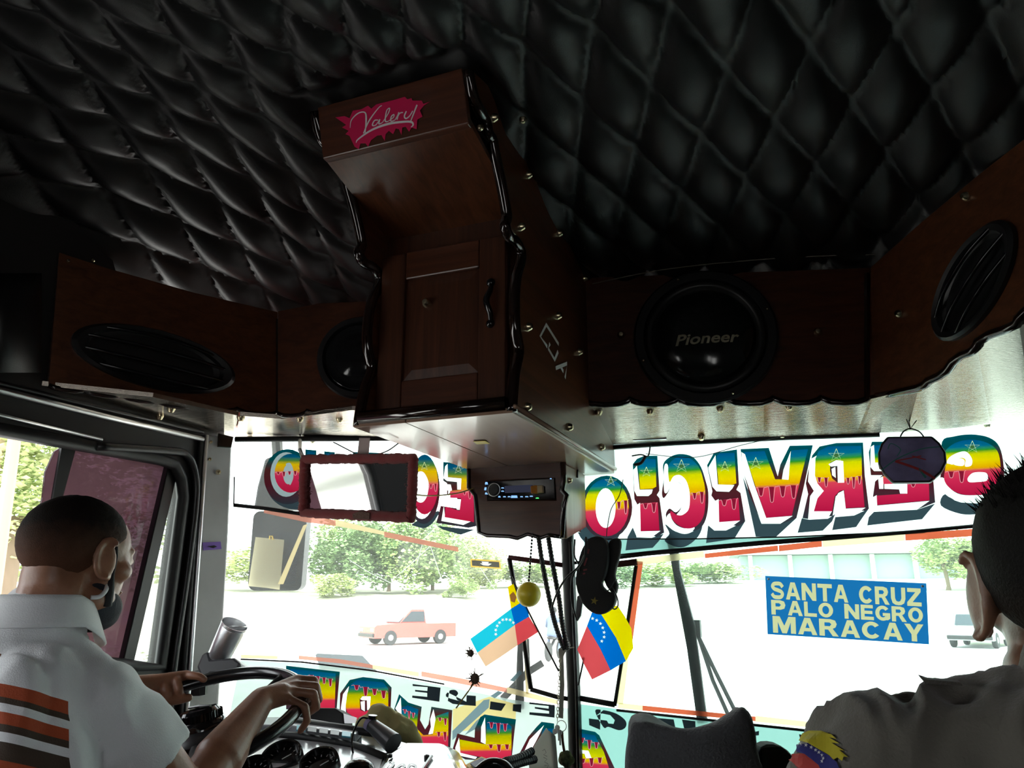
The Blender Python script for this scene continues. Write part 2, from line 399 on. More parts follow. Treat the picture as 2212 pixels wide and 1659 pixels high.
eR = scallop((1262, 866), (1880, 861), 6, 9)
board('front_board', RA, [(1255, 600), (1600, 588), (1880, 578), (1880, 861)] + eR[::-1], M['wood_x'], sh_r)
eR2 = [(1880, 860), (1895, 856), (1930, 850), (1985, 838), (2000, 830), (2006, 822), (2030, 812), (2046, 800), (2058, 782), (2080, 766), (2098, 760), (2110, 748), (2113, 738), (2140, 722), (2170, 712), (2196, 700), (2200, 688), (2230, 660), (2290, 600)]
board('side_board', RB, [(1880, 578), (1990, 480), (2110, 380), (2225, 290), (2290, 230)] + eR2[::-1], M['wood_y'], sh_r)
b = MB(); b.prism([RA.hit(x, y, -.06) for x, y in ((1240, 620), (1240, 530), (1600, 525), (1900, 520), (1900, 620))], -RA.n * .01); b.prism([RB.hit(x, y, -.05) for x, y in ((1880, 600), (1880, 530), (1990, 430), (2110, 330), (2290, 180), (2290, 300), (2110, 420))], -RB.n * .01); b.build('backing_strip', M['wall_dark'], sh_r)  # added dark filler that stops daylight leaking through the gap above the shelf
edge_roll('edge_moulding', RA, eR, sh_r, .009); edge_roll('edge_moulding', RB, eR2[1:], sh_r, .011)
b = MB(); b.tube([RA.hit(1872, 590, .002), RA.hit(1872, 862, .002)], .007, 6); b.build('corner_bead', M['edge'], sh_r)
for x, y in ((1342, 724), (1766, 717)): nut(sh_r, RA.hit(x, y, .001), RA.n)
for x, y in ((1944, 677), (2088, 424)): nut(sh_r, RB.hit(x, y, .001), RB.n)

# ---- bright steel underside between shelves and windscreen
ZU = .513
UL = Plane((0, 0, ZU), (0, 0, -1))
b = MB()
b.prism([onz(x, y, ZU) for x, y in ((90, 833), (330, 858), (515, 898), (505, 944), (440, 931))], (0, 0, .012))
sl1 = struct(b.build('trim_1', M['steel']), 'brushed steel soffit sheet above the driver door window', 'trim')
b = MB(); b.prism([onz(x, y, ZU) for x, y in ((518, 898), (610, 905), (760, 886))] + [Vector((-.72, 2.05, ZU)), Vector((-.72, 2.43, ZU))] + [onz(x, y, ZU) for x, y in ((790, 946), (640, 947), (508, 944))], (0, 0, .012))
sl2 = struct(b.build('trim_2', M['steel']), 'brushed steel soffit sheet over the left windscreen pane', 'trim')
for x, y in ((370, 882), (345, 898), (520, 901)): nut(sl1, onz(x, y, ZU), (0, 0, -1))
for x, y in ((648, 904), (540, 944), (676, 950), (733, 905)): nut(sl2, onz(x, y, ZU), (0, 0, -1), .9)
# right: slopes from the shelf edge down to the head of the pane
ra = [RA.hit(x, y, -.012) for x, y in ((1240, 866), (1400, 866), (1650, 868), (1880, 862))] + [RB.hit(x, y, -.012) for x, y in ((1985, 838), (2046, 800), (2110, 745), (2200, 690), (2290, 620))]
rb = [PR.hit(x, y, .012) for x, y in ((1300, 962), (1440, 954), (1650, 944), (1850, 937), (1960, 932), (2060, 925), (2140, 916), (2230, 903), (2330, 890))]
b = MB()
for i in range(len(ra) - 1):
    b.hexa([ra[i], ra[i + 1], rb[i + 1], rb[i]], [p + Vector((0, 0, .01)) for p in (ra[i], ra[i + 1], rb[i + 1], rb[i])])
sr = struct(b.build('trim_3', M['steel'], smooth=60), 'brushed steel soffit sheet over the right windscreen pane', 'trim')
UR = Plane((ra[1] + rb[1]) / 2, (rb[1] - ra[1]).cross(ra[2] - ra[1]))
if UR.n.z > 0: UR = Plane(UR.p, -UR.n)
for x, y in ((1293, 889), (1405, 887), (1556, 881), (1704, 877), (1515, 942), (1690, 938), (1880, 936), (1940, 860), (2050, 892), (2110, 789), (2130, 915)):
    nut(sr, UR.hit(x, y, .004), UR.n, 1.05)

# ---- driver side wall dressing: aluminium rails, dark lining above window, pillar
b = MB(); b.tube([LW.hit(x, y, .012) for x, y in ((-120, 808), (0, 843), (220, 898), (438, 949))], .0085, 8)
b.build('window_rail', M['alu'], wall_l, smooth=True)
b = MB(); b.tube([LW.hit(x, y, .012) for x, y in ((-120, 794), (0, 828), (220, 882), (438, 934))], .006, 8); b.build('window_rail', M['black_plastic'], wall_l, smooth=True)
b = MB(); b.tube([LW.hit(x, y, .010) for x, y in ((-120, 862), (0, 897), (220, 950))], .005, 6); b.build('window_rail', M['alu'], wall_l, smooth=True)
# rubber moulding round the opening
b = MB(); b.tube(win, .018, 8, closed=True); b.build('window_seal', M['rubber'], wall_l, smooth=True)
b = MB(); b.tube([p + Vector((.012, 0, 0)) for p in bez([LW.hit(x, y) for x, y in ((200, 965), (360, 975), (398, 985), (415, 1030), (414, 1100), (395, 1250), (366, 1450), (352, 1600))], 5)], .012, 8); b.build('window_seal', M['black_plastic'], wall_l, smooth=True)
# pillar
pA = [(441, 938), (502, 946), (494, 1150), (480, 1420), (470, 1590), (392, 1590), (402, 1480), (424, 1200)]
PA = vplane((WALL_X, 1.80), (-1.71, 1.94), .05)
b = MB(); b.prism(pp(PA, pA), -PA.n * .05)
pillar = struct(b.build('trim_4', M['grey_paint'], bevel=.006), 'grey painted windscreen pillar beside the driver window', 'trim')
b = MB(); b.tube([PA.hit(x, y, .004) for x, y in ((446, 940), (428, 1200), (408, 1480), (398, 1590))], .0075, 8); b.build('edge_strip', M['alu'], pillar, smooth=True)
b = MB(); b.tube([PA.hit(x, y, .002) for x, y in ((434, 950), (416, 1200), (394, 1480), (385, 1590))], .009, 8); b.build('edge_strip', M['rubber'], pillar, smooth=True)
for x, y in ((455, 955), (453, 992)): nut(pillar, PA.hit(x, y, .002), PA.n, .5)
nut(pillar, PA.hit(471, 1020, .002), PA.n, .75)
b = MB(); b.prism(pp(PA, [(470, 936), (503, 944), (498, 968), (468, 966)], .004), PA.n * .006); b.build('cover_tab', M['edge'], pillar, bevel=.002)
b = MB(); b.prism(pp(PA, [(437, 1172), (476, 1170), (478, 1186), (439, 1189)], .003), PA.n * .002); b.build('purple_sticker', mat('purple_sticker', '#9a78d8', .4), pillar)
b = MB(); b.prism(pp(PA, [(448, 1181), (462, 1178), (468, 1181), (460, 1184)], .006), PA.n * .003); b.build('sticker_mark', M['black_plastic'], pillar)

# ---- windscreen panes
pane_l = pp(PL, [(500, 945), (900, 940), (1228, 938), (1246, 1720), (440, 1640), (480, 1420)])
b = MB(); b.prism(pane_l, -PL.n * .005); win1 = struct(b.build('window_1', M['glass_l']), 'dusty left windscreen pane in front of the driver', 'window')
pane_r = pp(PR, [(1228, 930), (1960, 915), (2140, 900), (2420, 880), (2420, 1900), (1246, 1800)])
b = MB(); b.prism(pane_r, -PR.n * .005); win2 = struct(b.build('window_2', M['glass_r']), 'green tinted right windscreen pane with the route board', 'window')
# centre post and its rubber
post = [PL.hit(1222, 940), PL.hit(1240, 1760)]
b = MB(); b.tube([PL.hit(1224, 930, .01), PL.hit(1226, 1170, .01), PL.hit(1240, 1500, .01), PL.hit(1247, 1780, .01)], .021, 10)
mull = struct(b.build('trim_5', M['rubber'], smooth=True), 'black rubber covered centre post between the windscreen panes', 'trim')
b = MB(); b.tube([PL.hit(1232, 1170, .034), PL.hit(1246, 1500, .034), PL.hit(1252, 1780, .034)], .006, 8); b.build('edge_strip', M['black_plastic'], mull, smooth=True)
# head rubber of both panes
b = MB(); b.tube([PL.hit(x, y, .004) for x, y in ((508, 949), (800, 947), (1030, 945))], .009, 8); b.build('pane_seal', M['rubber'], win1, smooth=True)
b = MB(); b.tube([PR.hit(x, y, .004) for x, y in ((1300, 968), (1460, 957), (1700, 945), (1900, 938))], .008, 8); b.build('pane_seal', M['rubber'], win2, smooth=True)
# side glass: tinted sliding pane, slanted quarter post, clear quarter light
q = [(92, 1075), (98, 1020), (118, 975), (150, 955), (366, 985), (262, 1437), (0, 1410), (42, 1290)]
b = MB(); b.prism(pp(LW, q, -.03), (-.005, 0, 0)); w3 = struct(b.build('window_3', M['glass_mauve']), 'mauve tinted sliding pane in the driver window', 'window')
b = MB(); b.prism(pp(LW, [(130, 958), (163, 956), (128, 1085), (108, 1085)], -.026), (.008, 0, 0)); b.build('felt_strip', M['rubber'], w3)
b = MB(); b.prism(pp(LW, [(358, 985), (380, 992), (276, 1440), (252, 1436)], -.028), (.02, 0, 0)); b.build('quarter_post', M['black_plastic'], w3, bevel=.003)
b = MB(); b.prism(pp(LW, [(372, 992), (396, 1040), (372, 1250), (346, 1440), (270, 1438)], -.035), (-.005, 0, 0)); struct(b.build('window_4', M['glass_side']), 'clear triangular quarter light ahead of the tinted pane', 'window')
# ================================================================ hanging cabinet
CXL, CXR = -1.003, -.592
CR = Plane((CXR, 0, 0), (1, 0, 0)); CLp = Plane((CXL, 0, 0), (1, 0, 0))
cab = thing('hanging_cabinet', 'dark mahogany cabinet hung from the quilted ceiling, scrolled sides and one door', 'cabinet', (-.8, 1.6, .41))
CB = .405
prof_px = [(1020, 150), (1034, 215), (1058, 258), (1063, 285), (1072, 300), (1078, 330), (1090, 385), (1100, 440), (1104, 470), (1100, 485), (1108, 508), (1122, 520), (1134, 545), (1132, 570), (1124, 600), (1120, 660), (1122, 705), (1126, 730), (1130, 760), (1122, 800), (1117, 850), (1115, 890)]
profR = [CR.hit(x, y) for x, y in prof_px]
def side(xin, name):
    pr = [(p.y, p.z) for p in profR]
    pts = [Vector((xin, y, z)) for y, z in pr] + [Vector((xin, 2.40, CB)), Vector((xin, 2.40, .56)), Vector((xin, 2.14, .94))] + [Vector((xin, y, ceil_z(-.8, y) + .02)) for y in (1.9, 1.7, 1.5, 1.35)]
    b = MB(); b.prism(pts, (.02, 0, 0)); return b.build(name, M['wood_y'], cab, bevel=.003)
side(CXR - .02, 'side_panel'); side(CXL, 'side_panel')
for xx in (CXR - .01, CXL + .01):
    b = MB(); b.tube([Vector((xx, p.y - .002, p.z)) for p in bez(profR, 3)], .0135, 10); b.build('edge_moulding', M['edge'], cab, smooth=True)
xi0, xi1 = CXL + .02, CXR - .02
vy0 = 1.262
def xbox(y0, y1, z0, z1, x0=xi0, x1=xi1):
    return ((x0 + x1) / 2, (y0 + y1) / 2, (z0 + z1) / 2), (x1 - x0, y1 - y0, z1 - z0)
b = MB(); b.hexa([Vector((xi0, 1.25, 1.10)), Vector((xi1, 1.25, 1.10)), Vector((xi1, 1.285, .985)), Vector((xi0, 1.285, .985))],
               [Vector((xi0, 1.27, 1.10)), Vector((xi1, 1.27, 1.10)), Vector((xi1, 1.305, .985)), Vector((xi0, 1.305, .985))])
val = b.build('valance', M['wood_x'], cab, bevel=.003)
VAL = Plane((0, 1.25, 1.10), Vector((0, -.115, -.035)))
b = MB(); b.hexa([Vector((xi0, 1.29, .99)), Vector((xi1, 1.29, .99)), Vector((xi1, 1.60, .915)), Vector((xi0, 1.60, .915))],
               [Vector((xi0, 1.29, 1.005)), Vector((xi1, 1.29, 1.005)), Vector((xi1, 1.60, .93)), Vector((xi0, 1.60, .93))]); b.build('soffit_board', M['wood_y'], cab)
DY = 1.575                                              # face of the door
D = Plane((0, DY, 0), (0, -1, 0))
b = MB(); b.box(*xbox(DY + .012, DY + .03, CB, .93)); b.build('face_board', M['wood_z'], cab)
# two door stiles, rails and a raised field
dx0, dx1, dz0, dz1 = -.978, -.635, .43, .855
door_root = None
b = MB(); b.box(*xbox(DY - .012, DY + .012, dz0, dz1, dx0, dx1)); door = b.build('door', M['wood_z'], cab, bevel=.003)
def rail(x0, x1, z0, z1, nm, m):
    b = MB(); b.box(*xbox(DY - .022, DY - .012, z0, z1, x0, x1)); b.build(nm, m, door, bevel=.004)
rail(dx0, dx0 + .07, dz0, dz1, 'stile', M['wood_z']); rail(dx1 - .07, dx1, dz0, dz1, 'stile', M['wood_z'])
rail(dx0 + .07, dx1 - .07, dz1 - .075, dz1, 'rail', M['wood_x']); rail(dx0 + .07, dx1 - .07, dz0, dz0 + .085, 'rail', M['wood_x'])
b = MB()
fx0, fx1, fz0, fz1 = dx0 + .07, dx1 - .07, dz0 + .085, dz1 - .075
o_ = [(fx0, DY - .013, fz0), (fx1, DY - .013, fz0), (fx1, DY - .013, fz1), (fx0, DY - .013, fz1)]
i_ = [(fx0 + .025, DY - .0165, fz0 + .025), (fx1 - .025, DY - .0165, fz0 + .025), (fx1 - .025, DY - .0165, fz1 - .025), (fx0 + .025, DY - .0165, fz1 - .025)]
b.hexa([Vector(p) for p in o_], [Vector(p) for p in i_]); b.build('raised_field', M['wood_z'], door)
nut(door, Vector((D.hit(931, 661).x, DY - .021, D.hit(931, 661).z)), (0, -1, 0), 1.05)
b = MB(); hp = D.hit(1060, 655, .022)
b.tube(bez([hp + Vector((0, 0, .05)), hp + Vector((.004, -.012, .03)), hp + Vector((-.003, -.02, 0)), hp + Vector((.004, -.012, -.03)), hp + Vector((0, 0, -.05))], 5), [.004 + .004 * math.sin(math.pi * k / 20) for k in range(21)], 8)
b.ball(hp + Vector((0, 0, .052)), .011); b.ball(hp + Vector((0, 0, -.052)), .011); b.build('handle', M['black_gloss'], door, smooth=True)
# lower edge roll and two bottom boards with the joint between them
b = MB(); b.tube([Vector((xi0, 1.50, CB + .012)), Vector((xi1, 1.50, CB + .012))], .016, 10); b.build('edge_moulding', M['edge'], cab, smooth=True)
xj = -.86
for x0, x1 in ((CXL + .004, xj - .0015), (xj + .0015, CXR - .004)):
    b = MB(); b.box(((x0 + x1) / 2, 1.95, CB - .004), (x1 - x0, .9, .012)); b.build('bottom_board', M['wood_light'], cab, bevel=.001)
b = MB(); b.prism([onz(x, y, CB - .012) for x, y in ((1022, 953), (1048, 952), (1058, 958), (1030, 959))], (0, 0, -.001)); b.build('yellow_tape', mat('yellow_tape', '#c8b020', .5), cab)
b = MB(); b.tube([Vector((CXR + .002, 1.5, CB + .004)), Vector((CXR + .002, 2.4, CB + .004))], .0055, 6); b.build('edge_moulding', M['wood_light'], cab, smooth=True)
for x, y in ((1065, 255), (1140, 378), (1124, 490), (1207, 504), (1262, 602), (1204, 682), (1139, 706), (1250, 760), (1137, 879), (1228, 923), (1298, 966)):
    nut(cab, CR.hit(x, y), (1, 0, 0), 1.0)
nut(cab, Vector((CXR - .01, CR.hit(1052, 280).y - .012, CR.hit(1052, 280).z)), (0, -1, -.3), .7)
# silver letters on the right side
def stroke_poly(pl, pts, w, off):
    """flat band along px points on a plane"""
    P3 = [pl.hit(x, y, off) for x, y in pts]; L_, R_ = [], []
    ws = w if hasattr(w, '__len__') else [w] * len(P3)
    for i, p in enumerate(P3):
        d = (P3[min(i + 1, len(P3) - 1)] - P3[max(i - 1, 0)]).normalized(); s = pl.n.cross(d) * ws[i] * .5
        L_.append(p + s); R_.append(p - s)
    return L_, R_
def band(b, pl, pts, w, off=.002):
    L_, R_ = stroke_poly(pl, pts, w, off)
    for i in range(len(L_) - 1): b.face((L_[i], L_[i + 1], R_[i + 1], R_[i]))
M['silver'] = mat('silver_letter', (.75, .75, .74), .35)
def c2(x, y): return (600 + .3617 * x, 600 + .3617 * y)
for pts in ([[(1678, 398), (1604, 280), (1568, 350), (1610, 412)]], [[(1626, 392), (1616, 424), (1654, 490), (1674, 440)]], [[(1660, 540), (1728, 512), (1716, 600)], [(1690, 532), (1706, 560)]]):
    b = MB()
    for st in pts:
        for dx, w in ((0, .0105), (.0, .0)):
            if w: band(b, CR, [c2(*p) for p in st], w, .002)
    st = pts[0]
    b2 = b.build('silver_letter', M['silver'], cab)
# pink splash sticker with the name on the valance
def v2(x, y): return (600 + .3617 * x, 120 + .3617 * y)
sp = [(345, 370), (400, 362), (430, 375), (450, 330), (500, 322), (540, 300), (560, 318), (590, 292), (700, 265), (760, 247), (775, 262), (800, 255), (805, 270), (860, 270), (870, 290), (912, 275), (872, 300), (850, 330), (865, 365), (835, 382), (830, 440), (800, 430), (785, 455), (765, 425), (745, 430), (740, 475), (725, 440), (705, 435), (690, 470), (665, 450), (645, 470), (640, 510), (620, 475), (595, 478), (560, 505), (540, 545), (525, 525), (495, 525), (485, 560), (460, 545), (430, 480), (405, 470), (425, 450), (385, 430), (410, 415), (375, 390)]
b = MB(); b.prism(pp(VAL, [v2(*p) for p in sp], .0015), VAL.n * .001); stk = b.build('pink_sticker', mat('pink_sticker', '#d81658', .4), cab)
M['white_ink'] = mat('white_ink', (.8, .8, .8), .5)
b = MB()
V_ = [([(432, 432), (440, 385), (480, 345), (520, 340), (528, 380), (522, 465)], (4, 7, 8, 8, 12, 5)), ([(512, 465), (545, 390), (600, 315), (622, 298)], (7, 9, 6, 4)),
      ([(600, 385), (578, 388), (565, 415), (585, 415), (610, 380)], (6, 8, 8, 6, 6)), ([(610, 380), (604, 408), (625, 400)], (8, 8, 4)),
      ([(625, 400), (660, 345), (668, 315), (650, 330), (642, 390), (660, 392)], (4, 6, 6, 6, 9, 4)), ([(660, 392), (690, 370), (694, 352), (678, 365), (676, 392), (700, 385)], (4, 6, 6, 8, 8, 4)),
      ([(700, 385), (714, 362), (724, 338)], (5, 7, 8)), ([(722, 340), (716, 368), (712, 384)], (8, 8, 7)), ([(716, 366), (730, 344), (748, 340)], (6, 7, 6)),
      ([(768, 332), (756, 362), (766, 376), (788, 360), (806, 330)], (8, 9, 8, 7, 6)), ([(832, 294), (812, 345), (790, 402)], (10, 9, 5)),
      ([(468, 522), (480, 500), (560, 445), (660, 408), (760, 395), (800, 398), (808, 415), (795, 428)], (3, 9, 12, 14, 12, 12, 10, 4))]
for pts, w in V_:
    q = bez([VAL.hit(*v2(*p), .0035) for p in pts], 5); L_, R_ = [], []
    for i, p in enumerate(q):
        k = i / 5; w_ = w[min(int(k), len(w) - 1)] + (w[min(int(k) + 1, len(w) - 1)] - w[min(int(k), len(w) - 1)]) * (k % 1)
        d = (q[min(i + 1, len(q) - 1)] - q[max(i - 1, 0)]).normalized(); s = VAL.n.cross(d) * w_ * .00038 * .5
        L_.append(p + s); R_.append(p - s)
    for i in range(len(L_) - 1): b.face((L_[i], L_[i + 1], R_[i + 1], R_[i]))
b.build('lettering', M['white_ink'], stk)

# ================================================================ radio console under the cabinet
con = thing('radio_console', 'small dark wooden console under the cabinet holding the car radio', 'console', (-.87, 2.3, .2))
CY = 2.13
CF = Plane((0, CY, 0), (0, -1, 0))
f = [(1008, 1008), (1040, 1003), (1216, 992), (1218, 1040), (1215, 1060), (1222, 1068), (1216, 1090), (1213, 1160), (1185, 1156), (1168, 1162), (1140, 1154), (1118, 1163), (1100, 1159), (1050, 1157), (1034, 1150), (1030, 1110), (1026, 1070), (1012, 1055)]
b = MB(); b.prism(pp(CF, f), (0, .02, 0), [pp(CF, [(1050, 1040), (1197, 1034), (1200, 1079), (1054, 1080)])]); b.build('front_board', M['wood_x'], con, bevel=.004)
b = MB(); b.tube(pp(CF, [(1216, 992), (1218, 1040), (1214, 1060), (1224, 1070), (1218, 1090), (1214, 1162)], .002), .009, 8); b.build('edge_moulding', M['edge'], con, smooth=True)
b = MB(); b.tube(pp(CF, [(1012, 1008), (1012, 1054), (1026, 1070), (1030, 1110), (1034, 1150), (1052, 1157), (1100, 1159), (1118, 1163), (1140, 1154), (1168, 1162), (1185, 1156), (1213, 1160)], .002), .006, 8); b.build('edge_moulding', M['edge'], con, smooth=True)
xR = CF.hit(1217, 1080).x
CS = Plane((xR, 0, 0), (1, 0, 0))
yb = 2.36
zt, zb_ = CF.hit(1217, 1000).z, CF.hit(1217, 1162).z
b = MB(); b.prism([Vector((xR, CY, zt)), Vector((xR, yb, zt)), Vector((xR, yb, zb_ + .05)), Vector((xR, CY + .03, zb_))], (-.018, 0, 0)); sd = b.build('side_board', mat('console_side_veneer', (.30, .21, .15), .35, coat=.2, var=.15, vscale=4, stretch=(1, 12, 1)), con, bevel=.002)
b = MB(); xl = CF.hit(1024, 1080).x
b.box(((xl + xR) / 2, 2.25, zb_ + .04), (xR - xl - .03, .2, .012)); b.box((xl + .012, 2.25, (zt + zb_) / 2 + .02), (.016, .22, zt - zb_ - .06)); b.build('bottom_board', M['wood_x'], con)
for x, y in ((1229, 1038), ): nut(con, CS.hit(x, y, .001), (1, 0, 0), .8)
b = MB(); b.tube(bez([CS.hit(1247, 1032, .002), CS.hit(1249, 1008, .003), CS.hit(1262, 1001, .004), CS.hit(1275, 1000, .003)], 4), .003, 6); b.build('wire_loop', M['rubber'], con, smooth=True)
# radio head unit
rad = thing('car_radio', 'black car radio with round knob and lit blue buttons set in the console', 'radio', CF.hit(1125, 1060))
b = MB(); q = pp(CF, [(1049, 1040), (1197, 1033), (1200, 1079), (1052, 1080)], .006); b.hexa(q, [p + Vector((0, .13, 0)) for p in q]); b.build('chassis', M['black_gloss'], rad, bevel=.002)
b = MB(); b.lathe([(.021, 0), (.021, .010), (.018, .013), (0, .013)], CF.hit(1067, 1058, .006), (0, -1, 0), 24); kn = b.build('knob', M['black_plastic'], rad, smooth=40)
b = MB(); c0 = CF.hit(1067, 1058, .0185); b.tube([c0 + Vector((.0195 * math.cos(a), 0, .0195 * math.sin(a))) for a in (2 * math.pi * k / 24 for k in range(24))], .0012, 6, closed=True); b.build('knob_ring', M['alu'], kn, smooth=True)
b = MB(); b.prism(pp(CF, [(1090, 1050), (1150, 1047), (1151, 1063), (1091, 1065)], .0065), (0, -.001, 0)); b.build('display', emit('dim_display', (.05, .06, .12), .35), rad)
M['blue_led'] = emit('blue_button_light', (.25, .5, 1), 1.3); M['green_led'] = emit('green_button_light', (.1, 1, .2), 1.5)
for i, (x, y, w, h) in enumerate([(1051, 1044, 4, 5), (1051, 1056, 7, 6), (1051, 1066, 4, 4), (1086, 1054, 4, 2), (1086, 1061, 4, 2), (1079, 1073, 3, 3), (1090, 1073, 4, 2), (1100, 1073, 4, 2), (1111, 1073, 12, 5), (1127, 1073, 4, 2), (1138, 1073, 5, 2), (1148, 1072, 5, 2), (1161, 1076, 5, 2), (1190, 1034, 2, 2)]):
    b = MB(); b.prism(pp(CF, [(x - w / 2, y - h / 2), (x + w / 2, y - h / 2), (x + w / 2 + 1, y + h / 2), (x - w / 2 - 1, y + h / 2)], .007), (0, -.002, 0)); b.build('button', M['green_led'] if i == 12 else M['blue_led'], rad)
usb = thing('usb_stick', 'small orange and cream memory stick plugged into the radio', 'usb stick', CF.hit(1160, 1056))
b = MB(); q = pp(CF, [(1149, 1051), (1163, 1049), (1164, 1067), (1150, 1067)], .007); b.hexa(q, [p + Vector((0, -.014, 0)) for p in q]); b.build('grip', mat('orange_plastic', '#c88220', .4), usb, bevel=.002)
b = MB(); q = pp(CF, [(1161, 1050), (1175, 1049), (1176, 1065), (1162, 1066)], .007); b.hexa(q, [p + Vector((0, -.012, 0)) for p in q]); b.build('cap', mat('cream_plastic', '#d8c8a0', .4), usb, bevel=.002)
# ================================================================ sign painting on the windscreen (read from the street, so mirrored from inside)
RAMP_UP = [(0, (0.240, 0.003, 0.024)), (.3, (0.336, 0.010, 0.040)), (.44, (0.368, 0.024, 0.044)), (.485, (0.440, 0.184, 0.000)), (.62, (0.464, 0.304, 0.000)), (.735, (0.360, 0.304, 0.000)), (.80, (0.016, 0.136, 0.008)), (.88, (0.000, 0.068, 0.128)), (1, (0.000, 0.040, 0.120))]
RAMP_LO = [(0, (0.288, 0.008, 0.028)), (.25, (0.336, 0.016, 0.040)), (.31, (0.400, 0.176, 0.000)), (.45, (0.336, 0.272, 0.000)), (.62, (0.224, 0.216, 0.000)), (.70, (0.024, 0.120, 0.008)), (.82, (0.000, 0.056, 0.112)), (1, (0.000, 0.028, 0.088))]
RAMP_MID = [(0, (0.240, 0.005, 0.024)), (.42, (0.320, 0.012, 0.048)), (.5, (0.360, 0.032, 0.064)), (.56, (0.384, 0.176, 0.008)), (.72, (0.400, 0.256, 0.000)), (.82, (0.040, 0.112, 0.016)), (.92, (0.000, 0.048, 0.096)), (1, (0.000, 0.032, 0.088))]
RAMP_DK = [(0, (0.016, 0.019, 0.027)), (.35, (0.048, 0.006, 0.011)), (.62, (0.044, 0.010, 0.010)), (.8, (0.000, 0.036, 0.040)), (1, (0.000, 0.040, 0.060))]
M['fill_up'] = paint('rainbow_letter_paint', 0, .92, .0, RAMP_UP); M['fill_lo'] = paint('rainbow_letter_paint_lower', 0, .92, .0, RAMP_LO); M['fill_mid'] = paint('rainbow_letter_paint_old', 0, .92, 0, RAMP_MID)
M['letter_dark'] = paint('letter_outline_paint', 0, .8, .0, RAMP_DK); M['letter_shadow'] = paint('letter_shadow_paint', (.022, .035, .045), .8)
M['letter_white'] = paint('letter_white_paint', (.75, .82, .80), .9); M['letter_pale'] = paint('letter_pale_paint', (.20, .25, .27), .9)
M['letter_line'] = paint('letter_line_paint', (.40, .44, .22), .9); M['letter_pink'] = paint('letter_pink_line', (.5, .16, .2), .9); M['letter_drip'] = paint('letter_drip_paint', (.13, .004, .016), .9)
M['letter_star'] = paint('letter_star_paint', (.03, .07, .02), .9); M['letter_black'] = paint('letter_black_paint', (.012, .016, .02), .5)
def ell(cx, cy, rx, ry, n=28, a0=0, a1=360): return [(cx + rx * math.cos(R(a0 + (a1 - a0) * k / n)), cy + ry * math.sin(R(a0 + (a1 - a0) * k / n))) for k in range(n if a1 - a0 >= 360 else n + 1)]
def smooth_px(pts, n=4):
    q = bez([(x, y, 0) for x, y in pts + pts[:3]], n); return [(p.x, p.y) for p in q[n:n * (len(pts) + 1)]]
from mathutils.geometry import delaunay_2d_cdt
LAYERS = {}                                             # pane -> every painted shape, later cut so that no two overlap
def add_shape(win, plane, letter, nm, m, polys, pri, holes=()):
    L = LAYERS.setdefault(win.name_full if False else win.name, [win, plane, []])[2]
    L.append((pri, len(L), letter, nm, m, [[(float(x), float(y)) for x, y in p] for p in polys], [[(float(x), float(y)) for x, y in h] for h in holes]))
def flush_paint(off=.0006):
    """cut all shapes of a pane against each other (topmost wins) and lay them side by side on the glass"""
    for win, plane, items in LAYERS.values():
        co, faces, owner = [], [], []
        for i, (pri, seq, letter, nm, m, polys, holes) in enumerate(items):
            for kind, ps in ((0, polys), (1, holes)):
                for p in ps:
                    q = [p[0]]
                    for v in p[1:]:
                        if abs(v[0] - q[-1][0]) + abs(v[1] - q[-1][1]) > .05: q.append(v)
                    if len(q) < 3: continue
                    ar = sum(q[j][0] * q[(j + 1) % len(q)][1] - q[(j + 1) % len(q)][0] * q[j][1] for j in range(len(q)))
                    if ar < 0: q = q[::-1]
                    faces.append(list(range(len(co), len(co) + len(q)))); co += q; owner.append((i, kind))
        vo, eo, fo, ov, oe, of = delaunay_2d_cdt([Vector(c) for c in co], [], faces, 0, .01)
        polys_ = [(owner[k][0], owner[k][1], [co[j] for j in f]) for k, f in enumerate(faces)]
        polys_ = [(i, h, q, min(p[0] for p in q), max(p[0] for p in q), min(p[1] for p in q), max(p[1] for p in q)) for i, h, q in polys_]
        def inside(x, y, q):
            r = False; x1, y1 = q[-1]
            for x0, y0 in q:
                if (y0 > y) != (y1 > y) and x < (x1 - x0) * (y - y0) / (y1 - y0) + x0: r = not r
                x1, y1 = x0, y0
            return r
        got = {}
        for f in fo:
            x = sum(vo[k].x for k in f) / len(f); y = sum(vo[k].y for k in f) / len(f)
            src = [(i, h) for i, h, q, xa, xb, ya, yb in polys_ if xa < x < xb and ya < y < yb and inside(x, y, q)]
            ids = {i for i, h in src if not h} - {i for i, h in src if h}
            if not ids: continue
            top = max(ids, key=lambda i: items[i][:2]); got.setdefault(top, []).append(f)
        for i in sorted(got, key=lambda i: (items[i][0] if items[i][3] != 'painted_letter' else -5, i)):
            pri, seq, letter, nm, m, polys, holes = items[i]
            idx = {}; vs = []; fs = []
            for f in got[i]:
                for k in f:
                    if k not in idx: idx[k] = len(vs); vs.append(plane.hit(vo[k].x, vo[k].y, off))
                fs.append([idx[k] for k in f])
            me = bpy.data.meshes.new(nm); me.from_pydata(vs, [], fs); me.validate()
            root = letter.root if letter and letter.root else win
            o = link(nm, me, m, root)
            if letter and letter.root is None: letter.root = o; tag(o, letter.lab)
def film(win, pl, nm, m, pts, pri=-2): add_shape(win, pl, None, nm, m, [pts], pri)
